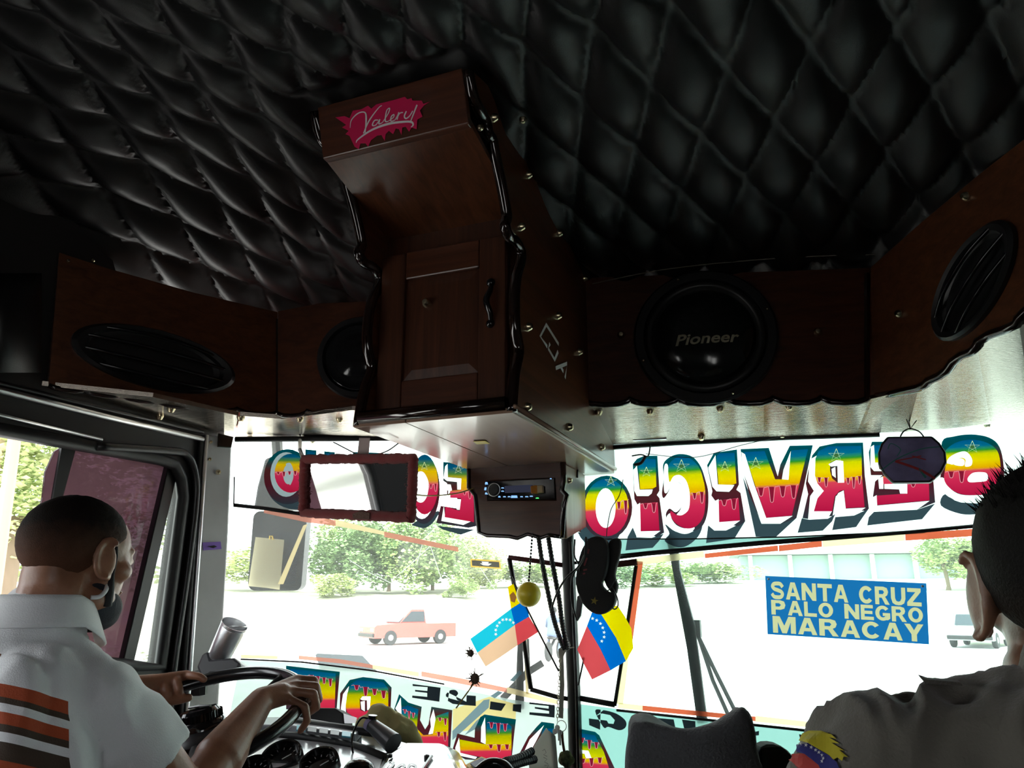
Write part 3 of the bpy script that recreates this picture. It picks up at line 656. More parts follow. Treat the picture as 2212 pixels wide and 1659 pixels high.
def px_band(pts, w):
    out = []
    V_p = [Vector(p) for p in pts]; L_, R_ = [], []
    for i, p in enumerate(V_p):
        d = V_p[min(i + 1, len(V_p) - 1)] - V_p[max(i - 1, 0)]
        d = d.normalized() if d.length > 1e-6 else Vector((1, 0)); n = Vector((-d.y, d.x)) * w * .5
        L_.append(p + n); R_.append(p - n)
    return [[tuple(L_[i]), tuple(L_[i + 1]), tuple(R_[i + 1]), tuple(R_[i])] for i in range(len(L_) - 1)]
class Letter:
    def __init__(s, win, plane, tr, group_label):
        s.win, s.pl, s.tr, s.root, s.lab = win, plane, tr, None, group_label
    def lay(s, nm, m, polys, k, holes=()):
        add_shape(s.win, s.pl, s, nm, m, [[s.tr(*q) for q in p] for p in polys], k, [[s.tr(*q) for q in h] for h in holes])
    def lines(s, nm, m, strokes, w, k):
        add_shape(s.win, s.pl, s, nm, m, [q for st in strokes for q in px_band([s.tr(*p) for p in st], w * 700)], k)
def star(cx, cy, r, rot=-90, sq=1.0):
    return [(cx + (r if k % 2 == 0 else r * .4) * math.cos(R(rot + 36 * k)), cy + sq * (r if k % 2 == 0 else r * .4) * math.sin(R(rot + 36 * k))) for k in range(10)]
def pent(cx, cy, r, rot=-90, sq=1.0):
    o = [(cx + r * math.cos(R(rot + 144 * k)), cy + sq * r * math.sin(R(rot + 144 * k))) for k in range(6)]; return o
def drip(x0, y0, x1, y1, n, d=80):
    """wavy run of paint from (x0,y0) to (x1,y1) px of the crop: one stroke and its dark tears"""
    st, tears = [], []
    for k in range(n):
        a, b_ = k / n, (k + 1) / n; L = d * (.55, 1.0, .7, .85)[k % 4]
        xa, xb = x0 + (x1 - x0) * a, x0 + (x1 - x0) * b_; ya = y0 + (y1 - y0) * a; w = (xb - xa)
        seg = [(xa, ya + 8), (xa + w * .28, ya), (xa + w * .38, ya + L * .5), (xa + w * .45, ya + L * .9), (xa + w * .58, ya + L), (xa + w * .72, ya + L * .9), (xa + w * .8, ya + L * .4), (xa + w * .88, ya)]
        st += seg; tears.append([(xa + w * .3, ya), (xa + w * .40, ya + L * .9), (xa + w * .58, ya + L), (xa + w * .70, ya + L * .9), (xa + w * .78, ya)])
    st.append((x1, y1)); sm = lambda q: [(p.x, p.y) for p in bez([(x, y, 0) for x, y in q], 2)]
    return sm(st), [sm(t) for t in tears]
k1 = .22604
def f1(x, y): return (1220 + k1 * x, 920 + k1 * y)
def f2(x, y): return (1680 + k1 * x, 900 + k1 * y)
def f3(x, y): return (480 + .27125 * x, 930 + .27125 * y)
def f4(x, y): return (600 + .18083 * x, 1420 + .18083 * y)
def f5(x, y): return (960 + .18083 * x, 1420 + .18083 * y)
def make(tr, win, pl, lab, shadow, dark, white, fill, holes=(), fills='fill_up', hole_white=(), stars=(), drips=(), pale='letter_white', lw=.0016):
    L = Letter(win, pl, tr, lab)
    L.lay('painted_letter', M['letter_dark'], dark, 1)
    if shadow: L.lay('drop_shadow', M['letter_shadow'], shadow, 0)
    if white: L.lay('white_highlight', M[pale], white, 2)
    L.lay('rainbow_fill', M[fills], fill, 3, holes)
    if hole_white: L.lay('white_highlight', M[pale], hole_white, 4)
    for cx, cy, r in stars:
        L.lay('star', M['letter_star'], [star(cx, cy, r * .5, 54, .8)], 4); L.lines('star_outline', M['letter_line'], [pent(cx, cy, r, -90, .8)], lw, 5)
    for d in drips:
        st, te = drip(*d); L.lay('paint_drip', M['letter_drip'], te, 4); L.lines('drip_outline', M['letter_pink'], [st], lw, 5)
    return L
def RL(c, mirrored): return 'painted rainbow letter ' + c
# ground of the upper band: white film across the right pane
film(win2, PR, 'white_film', paint('white_window_film', (.80, .86, .85), .95), [(1262, 962), (1700, 940), (1960, 928), (2300, 925), (2300, 1130), (2110, 1141), (1990, 1147), (1700, 1160), (1500, 1163), (1262, 1164)])
film(win2, PR, 'aqua_film', paint('aqua_window_film', (.16, .27, .25), .9, .25), [(1262, 1166), (1500, 1165), (1700, 1161), (1990, 1148), (2000, 1152), (1640, 1172), (1400, 1196), (1262, 1212)])
def seal(win, pl, pts, r, m=None, nm='tape_line', off=.003):
    b = MB(); b.tube([pl.hit(x, y, off) for x, y in pts], r, 6); return b.build(nm, m or M['rubber'], win, smooth=True)
seal(win2, PR, [(1262, 1165), (1500, 1164), (1700, 1160), (1960, 1149)], .0022)
seal(win2, PR, [(1242, 1216), (1400, 1197), (1640, 1175), (1800, 1163), (1960, 1150), (2110, 1136)], .0055)
seal(win2, PR, [(1262, 1207), (1400, 1192), (1640, 1170), (1990, 1146)], .003)
# --- S E R V I C I O (right pane)
make(f2, win2, PR, RL('S, partly behind the passenger', 1), [smooth_px([(1560, 850), (1600, 740), (1750, 820), (2150, 830), (2150, 900), (1930, 930), (1750, 930)])],
     [smooth_px([(1570, 240), (1680, 190), (1850, 170), (2020, 200), (2120, 290), (2160, 480), (2150, 680), (2000, 790), (1800, 800), (1640, 740), (1560, 620), (1560, 500)])],
     [smooth_px([(1550, 600), (1590, 590), (1640, 680), (1750, 745), (1930, 750), (2080, 740), (2080, 820), (1930, 830), (1750, 810), (1600, 740)])],
     [smooth_px([(1600, 330), (1700, 250), (1850, 220), (2000, 250), (2100, 330), (2130, 480), (2120, 640), (2020, 730), (1900, 750), (1750, 740), (1640, 680), (1590, 600), (1600, 500), (1612, 400)])], (),
     'fill_up', [smooth_px([(1615, 440), (1640, 390), (1720, 345), (1800, 335), (1855, 400), (1850, 465), (1790, 475), (1795, 410), (1740, 395), (1680, 455), (1640, 450)]), smooth_px([(1815, 590), (1860, 540), (1940, 530), (2000, 545), (2000, 610), (1900, 625), (1830, 625)]), smooth_px([(1680, 455), (1740, 400), (1785, 420), (1770, 470)])],
     [(1860, 290, 75)], [(1600, 525, 1800, 515, 2, 110)])
make(f2, win2, PR, RL('E behind the hanging mirror', 1), [[(855, 1040), (870, 960), (920, 910), (1330, 890), (1505, 830), (1380, 980)]],
     [[(870, 340), (900, 240), (1460, 235), (1490, 640), (1505, 820), (1330, 890), (930, 880), (910, 760), (930, 620), (1000, 560), (890, 560), (880, 460)]],
     [[(888, 290), (920, 270), (970, 500), (1000, 520), (920, 520), (885, 480)], [(960, 590), (1010, 570), (1010, 690), (970, 690)], [(910, 770), (945, 750), (950, 850), (1450, 805), (1330, 890), (920, 910)]],
     [[(920, 275), (1430, 262), (1440, 500), (1450, 800), (950, 845), (945, 755), (1240, 735), (1240, 650), (1010, 645), (1005, 570), (1250, 560), (1250, 430), (930, 440)]], (),
     'fill_up', [[(1020, 645), (1238, 640), (1238, 735), (1170, 735), (1160, 695), (1020, 690)]], [], [(1245, 640, 1330, 640, 1, 60)])
make(f2, win2, PR, RL('R left of the hanging mirror', 1), [[(190, 1110), (230, 970), (300, 985), (480, 975), (550, 930), (520, 1000), (430, 1090)], [(520, 1085), (550, 960), (730, 945), (870, 880), (800, 980), (750, 1055)]],
     [[(330, 370), (400, 285), (560, 252), (815, 248), (832, 560), (872, 880), (830, 900), (640, 890), (600, 740), (555, 760), (525, 950), (300, 980), (236, 970), (290, 740), (268, 640), (290, 520)]],
     [[(325, 400), (375, 370), (360, 560), (390, 650), (445, 710), (380, 780), (345, 905), (520, 900), (480, 970), (290, 980), (310, 760), (345, 710), (290, 620), (300, 480)], [(550, 780), (580, 730), (630, 705), (650, 880), (840, 870), (730, 945), (590, 955)]],
     [[(360, 400), (390, 330), (480, 285), (800, 280), (805, 560), (830, 865), (650, 875), (635, 700), (590, 710), (545, 760), (520, 905), (345, 905), (380, 780), (440, 710), (380, 640), (355, 560)]],
     [[(500, 440), (560, 415), (625, 425), (635, 630), (570, 630), (520, 590), (500, 520)]], 'fill_up', [[(485, 455), (560, 415), (625, 425), (635, 630), (575, 632), (570, 470), (510, 478)], [(515, 500), (550, 480), (555, 585), (520, 560)]],
     [(560, 370, 80)], [(360, 580, 490, 585, 2, 90), (640, 585, 805, 560, 3, 110)])
make(f1, win2, PR, RL('V, middle of the right pane', 1), [[(1700, 480), (1880, 935), (2060, 935), (2215, 880), (2020, 1060), (1825, 1060)]],
     [[(1680, 222), (1950, 210), (2035, 480), (2060, 370), (2150, 190), (2370, 185), (2290, 560), (2215, 880), (2060, 940), (1880, 930), (1760, 640), (1700, 420)]],
     [[(1688, 250), (1722, 270), (1810, 560), (1925, 880), (2178, 860), (2060, 935), (1880, 935), (1780, 640), (1700, 430)]],
     [[(1715, 250), (1910, 240), (2010, 510), (2130, 512), (2165, 234), (2325, 222), (2262, 470), (2170, 857), (1925, 878), (1810, 540)]], (),
     'fill_up', [[(2075, 510), (2090, 420), (2160, 240), (2138, 515)]], [(1825, 360, 75)], [(1815, 590, 2230, 560, 4, 150)])
make(f1, win2, PR, RL('I with a break, left of the V', 1), [[(1350, 1120), (1370, 950), (1430, 1000), (1540, 1000), (1725, 910), (1620, 1080)]],
     [[(1360, 375), (1425, 258), (1645, 225), (1665, 560), (1640, 610), (1680, 640), (1725, 910), (1660, 960), (1480, 925), (1440, 720), (1400, 665), (1410, 625)]],
     [[(1370, 400), (1440, 280), (1462, 560), (1620, 565), (1600, 600), (1570, 630), (1450, 625), (1410, 580)], [(1430, 720), (1470, 700), (1475, 920), (1675, 905), (1540, 1000), (1430, 1000)]],
     [[(1450, 290), (1480, 262), (1622, 258), (1640, 550), (1600, 562), (1470, 560), (1455, 400)], [(1470, 712), (1660, 690), (1675, 905), (1475, 920)]], (), 'fill_up', [], [(1530, 390, 65)], [(1470, 708, 1655, 690, 2, 100)])
make(f1, win2, PR, RL('C between the two letters I', 1), [smooth_px([(955, 1100), (1000, 1030), (960, 940), (1060, 1010), (1200, 1020), (1310, 950), (1280, 1050), (1180, 1140), (1080, 1160)])],
     [smooth_px([(940, 370), (1000, 300), (1100, 268), (1220, 295), (1300, 390), (1345, 520), (1372, 640), (1365, 820), (1320, 950), (1230, 1005), (1100, 990), (1000, 920), (965, 850), (1000, 790), (1060, 825), (1110, 780), (1138, 700), (1130, 600), (1085, 540), (1020, 570), (985, 640), (945, 690), (928, 640), (945, 500)])],
     [smooth_px([(950, 390), (985, 375), (998, 530), (1040, 480), (1100, 466), (1160, 510), (1190, 600), (1195, 720), (1180, 805), (1120, 853), (1070, 850), (1105, 800), (1135, 700), (1130, 600), (1088, 538), (1020, 570), (975, 640), (948, 610)]), smooth_px([(972, 880), (1008, 835), (1022, 890), (1070, 950), (1150, 980), (1240, 970), (1200, 1020), (1120, 1030), (1020, 980)])],
     [smooth_px([(988, 400), (1022, 335), (1100, 293), (1200, 312), (1280, 390), (1320, 500), (1342, 620), (1338, 800), (1308, 900), (1240, 968), (1150, 978), (1060, 930), (1012, 860), (1015, 815), (1070, 850), (1130, 850), (1182, 800), (1196, 700), (1186, 600), (1155, 515), (1100, 470), (1040, 482), (1000, 535)])], (),
     'fill_up', [], [(1115, 385, 80)], [(1200, 640, 1340, 620, 2, 110)])
make(f1, win2, PR, RL('I right of the console', 1), [[(580, 1190), (600, 1060), (650, 970), (690, 1065), (830, 1070), (945, 1030), (900, 1100), (840, 1165)]],
     [[(650, 365), (690, 315), (760, 285), (885, 285), (905, 620), (880, 660), (905, 690), (950, 1020), (880, 1060), (690, 1010), (690, 745), (665, 700), (660, 620)]],
     [[(655, 420), (690, 380), (715, 610), (840, 608), (830, 645), (800, 670), (690, 670), (665, 620)], [(680, 760), (720, 735), (725, 1008), (915, 1003), (830, 1065), (685, 1065)]],
     [[(700, 355), (740, 312), (868, 318), (875, 580), (840, 600), (720, 605)], [(720, 742), (888, 730), (905, 1000), (725, 1008)]], (), 'fill_up', [], [(780, 440, 60)], [(725, 742, 885, 735, 2, 90)])
make(f1, win2, PR, RL('O partly behind the radio console', 1), [ell(330, 900, 230, 270)], [ell(400, 780, 245, 305)], [ell(395, 795, 120, 230)], [ell(400, 780, 212, 275)], [ell(390, 785, 95, 190)],
     'fill_up', [], [(440, 530, 60)], [(480, 725, 610, 700, 2, 130)])
# --- D E ... O (left pane, darker, no film behind)
wl, plL = win1, PL
M['sheer_white'] = paint('letter_white_sheer', (.6, .68, .68), .9)
make(f3, wl, plL, RL('E beside the radio console', 1), [[(1710, 760), (2010, 790), (1900, 830), (1760, 790)]], [[(1760, 250), (2010, 270), (2030, 760), (1960, 775), (1705, 735), (1740, 600), (1870, 620), (1870, 520), (1790, 510), (1790, 420), (1760, 400)]],
     [[(1775, 285), (1795, 265), (1797, 372), (1905, 382), (1903, 470), (1872, 470), (1870, 410), (1790, 402), (1762, 380)], [(1765, 425), (1820, 430), (1830, 475), (1808, 500), (1810, 540), (1902, 548), (1895, 632), (1868, 630), (1866, 590), (1795, 585), (1800, 480), (1765, 460)], [(1745, 720), (1765, 600), (1775, 690), (1985, 722), (1920, 752)]],
     [[(1797, 265), (2000, 290), (2005, 730), (1772, 690), (1778, 605), (1890, 640), (1903, 540), (1815, 535), (1815, 480), (1900, 472), (1905, 380), (1797, 370)]], (), 'fill_mid', [], [(1880, 310, 45)], [(1905, 480, 1990, 490, 2, 60)])
make(f3, wl, plL, RL('D right of the plush mirror', 1), [smooth_px([(1520, 740), (1720, 640), (1690, 720), (1620, 775), (1550, 765)])], [ell(1605, 470, 128, 275)], [ell(1590, 440, 110, 265)], [ell(1612, 430, 108, 238)], [ell(1580, 450, 62, 125)],
     'fill_mid', [smooth_px([(1550, 335), (1600, 330), (1640, 400), (1640, 480), (1600, 560), (1580, 565), (1600, 500), (1600, 410), (1550, 360)]), ell(1555, 430, 22, 50)], [(1610, 285, 42)], [(1640, 430, 1715, 420, 2, 60)])
for i, (x0, x1, y) in enumerate(((662, 750, 150), (812, 897, 165), (1040, 1260, 170), (1292, 1498, 182))):
    make(f3, wl, plL, RL('mostly hidden by the plush mirror', 1), [], [[(x0, y), (x1, y + 8), (x1 - 5, 640), (x0, 630)]], [], [[(x0 + 14, y + 14), (x1 - 14, y + 20), (x1 - 16, 610), (x0 + 14, 600)]], (), 'fill_mid')
make(f3, wl, plL, RL('O nearest the driver pillar', 1), [ell(590, 420, 240, 210)], [ell(520, 368, 188, 220)], [ell(510, 350, 127, 178)], [ell(545, 340, 128, 155)], [ell(525, 350, 40, 78)],
     'fill_mid', [smooth_px([(505, 270), (540, 258), (565, 310), (565, 380), (545, 430), (535, 425), (548, 360), (540, 300)]), ell(518, 350, 15, 48)], [], [(420, 330, 600, 320, 4, 40)], 'letter_pale')
# --- lower band: G U A D A L U P E with VIRGEN DE above
aq = paint('aqua_lower_film', (.20, .33, .31), .92, .15); aq2 = paint('pale_lower_film', (.36, .43, .41), .92, .2)
film(win2, PR, 'aqua_film', aq, [(1246, 1520), (1340, 1532), (1600, 1560), (1800, 1582), (2100, 1600), (2100, 1780), (1248, 1780)])
film(win1, PL, 'pale_film', aq2, [(520, 1426), (650, 1432), (800, 1450), (960, 1482), (1100, 1510), (1238, 1532), (1244, 1700), (480, 1620)])
cr = paint('cream_stripe', (.42, .36, .16), .92, .1); gs = paint('slate_stripe', (.10, .15, .17), .92, .1)
for pts, m, nm in (([(100, 620), (540, 470), (860, 560), (850, 740), (480, 680), (370, 860), (100, 900)], cr, 'cream_stripe'), ([(95, 880), (470, 510), (540, 500), (530, 600), (95, 990)], gs, 'slate_stripe'), ([(240, 930), (380, 760), (430, 720), (380, 850)], gs, 'slate_stripe'), ([(780, 275), (900, 150), (930, 190), (830, 290)], gs, 'slate_stripe'), ([(550, 460), (640, 400), (700, 420), (600, 490)], gs, 'slate_stripe')):
    film(win1, PL, nm, m, [f5(*p) for p in pts], -1.5 if m is cr else -1)
make(f4, wl, plL, RL('E behind the steering wheel', 1), [], [[(100, 100), (742, 172), (700, 660), (100, 620)]], [], [[(150, 135), (692, 192), (680, 640), (380, 640), (380, 500), (465, 510), (470, 395), (160, 380)]], (), 'fill_lo', [[(345, 392), (470, 396), (465, 510), (403, 505), (403, 450), (345, 445)]], [], [(360, 210, 660, 270, 4, 110)], lw=.0012)
make(f4, wl, plL, RL('P behind the khaki cloth', 1), [], [[(740, 620), (745, 430), (860, 270), (1020, 235), (1270, 265), (1360, 360), (1345, 700), (1000, 760), (740, 700)]], [[(755, 600), (780, 440), (850, 345), (810, 580), (815, 660), (755, 640)]],
     [[(810, 580), (830, 430), (872, 320), (950, 272), (1260, 297), (1320, 372), (1320, 700), (1120, 720), (950, 740), (830, 660)]], [[(978, 500), (1010, 465), (1110, 465), (1100, 620), (1040, 650), (985, 630)]], 'fill_lo', [[(985, 500), (1010, 467), (1110, 467), (1100, 620), (1068, 630), (1065, 512), (1010, 512)], [(990, 530), (1040, 520), (1040, 645), (1000, 620)]], [], [(880, 330, 1310, 420, 4, 110)], lw=.0012)
make(f4, wl, plL, RL('U between cloth and wiper', 1), [], [[(1390, 620), (1450, 440), (1560, 540), (1720, 590), (1700, 750), (1760, 860), (1800, 800), (1835, 590), (2085, 630), (2060, 1100), (1600, 1100), (1480, 780)]], [[(1405, 610), (1470, 480), (1480, 720), (1440, 660)], [(1820, 740), (1860, 620), (1882, 720), (1885, 850), (1860, 910), (1800, 920), (1830, 830)]],
     [[(1478, 600), (1550, 572), (1680, 622), (1660, 850), (1740, 930), (1850, 920), (1892, 700), (2040, 650), (2035, 1080), (1650, 1080), (1560, 900), (1482, 740)]], (), 'fill_lo', [], [], [(1490, 620, 1640, 680, 3, 90), (1900, 720, 2030, 740, 2, 80), (1880, 890, 2030, 890, 2, 110)], lw=.0012)
make(f5, wl, plL, RL('L left of the hanging papers', 1), [], [[(100, 1090), (155, 910), (360, 960), (365, 850), (430, 712), (480, 682), (855, 740), (830, 950), (800, 1250), (250, 1220), (100, 1130)]], [[(435, 1010), (440, 830), (485, 717), (496, 1040)], [(130, 1080), (175, 960), (190, 1140), (390, 1190), (370, 1215), (140, 1165)]],
     [[(180, 980), (490, 1040), (508, 762), (760, 790), (802, 830), (800, 1232), (680, 1240), (190, 1140)]], (), 'fill_lo', [], [], [(515, 775, 760, 800, 3, 130), (500, 1040, 790, 1040, 3, 90)], lw=.0012)
make(f5, wl, plL, RL('A behind the hanging papers', 1), [], [[(880, 1180), (1000, 950), (1100, 832), (1160, 770), (1310, 790), (1320, 1200), (1060, 1220)]], [[(930, 1175), (1020, 980), (1190, 810), (1100, 990), (1040, 1100)]], [[(1190, 850), (1310, 850), (1315, 1180), (1100, 1180), (1120, 1000)]], (), 'fill_lo')
make(f5, win2, PR, RL('D right of the centre post', 1), [], [[(1575, 845), (1800, 890), (1850, 932), (2060, 1380), (1575, 1380)]], [], [[(1590, 900), (1800, 932), (1905, 1130), (1985, 1380), (1590, 1380)]], (), 'fill_lo', [[(1600, 1105), (1720, 1115), (1760, 1212), (1690, 1200), (1675, 1150), (1600, 1142)]], [], [(1600, 960, 1850, 1040, 3, 110), (1600, 1210, 1900, 1190, 3, 100)], lw=.0012)
def black_letter(win, pl, tr, polys, holes=(), c=''):
    L = Letter(win, pl, tr, 'black painted letter ' + c); L.lay('black_letter', M['letter_black'], polys, 1, holes)
black_letter(win1, PL, f4, [[(1610, 318), (1945, 362), (1930, 530), (1605, 482), (1607, 456), (1785, 472), (1785, 425), (1640, 408), (1640, 388), (1786, 402), (1790, 356), (1612, 342)]], c='E at the left end of its line')
black_letter(win1, PL, f5, [smooth_px([(20, 470), (60, 398), (130, 390), (165, 430), (140, 470), (155, 510), (200, 525)], 3) + [(262, 530), (265, 452), (375, 460), (375, 580), (260, 572), (100, 556), (40, 520)]], c='D under the wiper')
black_letter(win1, PL, f5, [[(550, 525), (735, 555), (680, 640), (540, 620)], [(820, 560), (920, 560), (915, 660), (815, 640)]], c='N')
black_letter(win1, PL, f5, [[(1015, 535), (1320, 570), (1315, 720), (1015, 685), (1015, 655), (1250, 672), (1250, 642), (1080, 612), (1080, 592), (1245, 612), (1245, 582), (1015, 557)]], c='E beside the key chain')
black_letter(win2, PR, f5, [smooth_px([(1800, 640), (1900, 630), (2050, 670), (2150, 740), (2175, 800), (2150, 850), (2080, 870), (1960, 830), (1900, 835)], 4) + [(1860, 865), (1730, 810), (1725, 730), (1940, 755), (1960, 790), (2020, 795), (2035, 750), (1980, 690), (1880, 670), (1810, 700)]], c='G right of the post')
def f6(x, y): return (1180 + .46655 * x, 900 + .46655 * y)
black_letter(win2, PR, f6, [[(510, 1395), (590, 1402), (600, 1450), (560, 1450), (545, 1430), (520, 1450), (490, 1445)]], c='R above the grey cushion')
black_letter(win2, PR, f6, [[(628, 1402), (690, 1410), (692, 1450), (640, 1450)]], c='I behind the cushion')
black_letter(win2, PR, f6, [[(930, 1468), (985, 1455), (985, 1475), (950, 1480)], [(1170, 1470), (1220, 1480), (1210, 1510), (1180, 1510)]], c='V beside the passenger')
film(win1, PL, 'yellow_sticker', paint('sticker_yellow', (.55, .36, .08), .9), [(1016, 1207), (1080, 1211), (1082, 1229), (1017, 1225)], 0)
film(win1, PL, 'sticker_face', paint('sticker_grey', (.075, .07, .06), .9), [(1019, 1210), (1078, 1214), (1079, 1226), (1020, 1222)], 1)
film(win1, PL, 'sticker_mark', M['letter_white'], [(1040, 1213), (1056, 1214), (1054, 1217), (1062, 1218), (1055, 1222), (1044, 1221), (1037, 1217), (1043, 1217)], 2)
flush_paint()
# reflective tape borders
M['tape_red'] = paint('red_reflective_tape', (.42, .075, .035), .9, .1); M['tape_red_dull'] = paint('faded_red_tape', (.5, .22, .17), .9, .3); M['tape_white'] = paint('cream_reflective_tape', (.6, .5, .3), .9, .1)
def strip(win, pl, pts, m, nm='tape_strip', off=.0012):
    b = MB(); b.prism([pl.hit(x, y, off) for x, y in pts], (0, 0, 0)); return b.build(nm, m, win)
TR_, TW, TD = M['tape_red'], M['tape_white'], M['tape_red_dull']
for pts, m in (([(1362, 1208), (1520, 1190), (1522, 1204), (1364, 1222)], TW), ([(1522, 1196), (1680, 1178), (1681, 1190), (1523, 1206)], TR_), ([(1682, 1178), (1775, 1168), (1776, 1181), (1683, 1191)], TR_), ([(1776, 1168), (1955, 1154), (1955, 1168), (1777, 1182)], TW), ([(1955, 1153), (2120, 1141), (2120, 1157), (1956, 1168)], TR_),
               ([(1376, 1212), (1389, 1213), (1366, 1388), (1350, 1388)], TR_), ([(1350, 1388), (1362, 1388), (1346, 1522), (1330, 1520)], TW), ([(1336, 1518), (1388, 1524), (1388, 1535), (1334, 1530)], TW), ([(1388, 1524), (1632, 1548), (1632, 1558), (1388, 1535)], TR_), ([(1632, 1546), (1800, 1565), (1800, 1577), (1632, 1559)], TW)):
    strip(win2, PR, pts, m)
for pts, m in (([(520, 1414), (600, 1417), (600, 1424), (520, 1422)], TW), ([(645, 1416), (735, 1424), (805, 1436), (805, 1444), (735, 1433), (645, 1424)], TD), ([(805, 1436), (905, 1452), (905, 1462), (805, 1445)], TW), ([(910, 1450), (990, 1464), (1040, 1474), (1095, 1486), (1095, 1496), (1030, 1484), (910, 1461)], TD), ([(1095, 1484), (1205, 1512), (1205, 1522), (1095, 1497)], TW),
               ([(570, 1096), (660, 1110), (725, 1124), (725, 1136), (660, 1128), (570, 1108)], TD), ([(725, 1122), (830, 1148), (830, 1156), (725, 1136)], TW), ([(830, 1148), (990, 1182), (990, 1192), (830, 1160)], TD), ([(1130, 1370), (1137, 1370), (1142, 1500), (1136, 1498)], TW), ([(655, 1135), (664, 1132), (612, 1262), (600, 1262)], TW)):
    strip(win1, PL, pts, m)
seal(win1, PL, [(505, 1091), (570, 1098), (650, 1110)], .0065); seal(win1, PL, [(506, 1030), (505, 1090)], .002)
seal(win1, PL, [(520, 1424), (650, 1430), (800, 1448), (960, 1478)], .0025)
# rubber frames of the two narrow lights beside the centre post
DR = mat('dark_red_rubber', (.10, .012, .014), .5)
seal(win1, PL, [(1100, 1205), (1128, 1360), (1147, 1488)], .0075); seal(win1, PL, [(1146, 1489), (1205, 1506), (1240, 1512)], .0075); seal(win1, PL, [(1098, 1204), (1160, 1212), (1222, 1222)], .0085, DR)
seal(win1, PL, [(1099, 1208), (1110, 1260)], .0055, DR)
seal(win2, PR, [(1252, 1508), (1328, 1522)], .009); seal(win2, PR, [(1374, 1222), (1352, 1370), (1328, 1524)], .006); seal(win2, PR, [(1290, 1224), (1376, 1214)], .011, DR)
seal(win2, PR, [(1332, 1534), (1500, 1552), (1760, 1580)], .004)
b = MB()
for pts in ([(850, 1250), (880, 1225), (940, 1170)], [(900, 1220), (915, 1165), (935, 1145)], [(1000, 1170), (1060, 1260), (1090, 1300)], [(755, 1210), (800, 1238), (850, 1262), (920, 1265)], [(930, 1180), (960, 1270)]): band(b, PL, pts, .0016, .001)
b.build('scratch', paint('glass_scratch', (.7, .75, .72), .9), win1)
# ================================================================ outside: road, bank, trees, vehicles
def remesh(b, voxel, smooth_it=4, name='body', fac=.5):
    me = b.mesh(name); o = bpy.data.objects.new('tmp', me); COL.objects.link(o)
    m = o.modifiers.new('r', 'REMESH'); m.mode = 'VOXEL'; m.voxel_size = voxel; m.use_smooth_shade = True
    if smooth_it: s = o.modifiers.new('s', 'SMOOTH'); s.factor = fac; s.iterations = smooth_it
    bpy.context.view_layer.update(); dg = bpy.context.evaluated_depsgraph_get()
    out = bpy.data.meshes.new_from_object(o.evaluated_get(dg)); out.name = name
    bpy.data.objects.remove(o); bpy.data.meshes.remove(me)
    for p in out.polygons: p.use_smooth = True
    return out
M['road'] = mat('pale_concrete_road', (.55, .54, .52), .9, var=.12, vscale=.6)
M['grass'] = mat('dry_pale_verge', (.46, .46, .36), .95, var=.15, vscale=.5)
b = MB(); b.grid(lambda s, t: Vector((-90 + 180 * s, -30 + 90 * t, ROAD_Z)), 6, 4); struct(b.build('road', M['road']), 'pale sunlit concrete road ahead of the bus', 'road')
def bank_z(r): return ROAD_Z + 2.1 * min(1, max(0, (r - 44) / 9)) ** .7 + .12 * max(0, r - 53) ** .8
def bank_pt(s, t):
    a = R(-62 + 110 * s); r = 43 + 60 * t * t; return Vector((math.sin(a) * r, math.cos(a) * r, bank_z(r) - .05 + .15 * noise.noise(Vector((a * 9, r * .2, 0)))))
b = MB(); b.grid(bank_pt, 60, 14); struct(b.build('grass_bank', M['grass'], smooth=True), 'pale dry bank rising beyond the far side of the road', 'bank')
# foliage: three crown meshes shared by all trees
def leaf_mat(name, c, v=.35):
    m = mat(name, c, .7, var=v, vscale=.9); nt = m.node_tree; b_ = nt.nodes['Principled BSDF']
    b_.inputs['Subsurface Weight'].default_value = 0; return m
LEAF = [leaf_mat('leaf_mid', (.27, .37, .14)), leaf_mat('leaf_dark', (.17, .27, .11)), leaf_mat('leaf_light', (.40, .47, .20))]
BARK = mat('bark', (.20, .15, .10), .9, bump=.5, bscale=12)
def crown(seed, n, leaf, flat=1.0):
    rnd = random.Random(seed); b = MB(); lobes = [(Vector((rnd.gauss(0, .42), rnd.gauss(0, .42), rnd.uniform(-.35, .55) * flat)), rnd.uniform(.3, .55)) for _ in range(11)]
    for _ in range(n):
        c, r = rnd.choice(lobes); d = Vector((rnd.gauss(0, 1), rnd.gauss(0, 1), rnd.gauss(0, 1))).normalized()
        p = c + d * r * rnd.uniform(.65, 1.02); q = Matrix.Rotation(rnd.uniform(0, 6.28), 3, 'Z') @ Matrix.Rotation(rnd.uniform(-1.2, 1.2), 3, 'X')
        s = leaf * rnd.uniform(.6, 1.4)
        b.face([p + q @ Vector(v) * s for v in ((-.5, 0, 0), (0, -.3, .08), (.55, 0, 0), (0, .3, .08))])
    return b.mesh('foliage', fix=False)
CROWN = [[crown(k, 4200, .10, f) for k, f in ((1, 1), (2, 1.3), (3, .8))][i] for i in range(3)]
CROWN_NEAR = [crown(9, 12000, .05, 1.2), crown(12, 12000, .048, 1.0)]
_tn = [0]
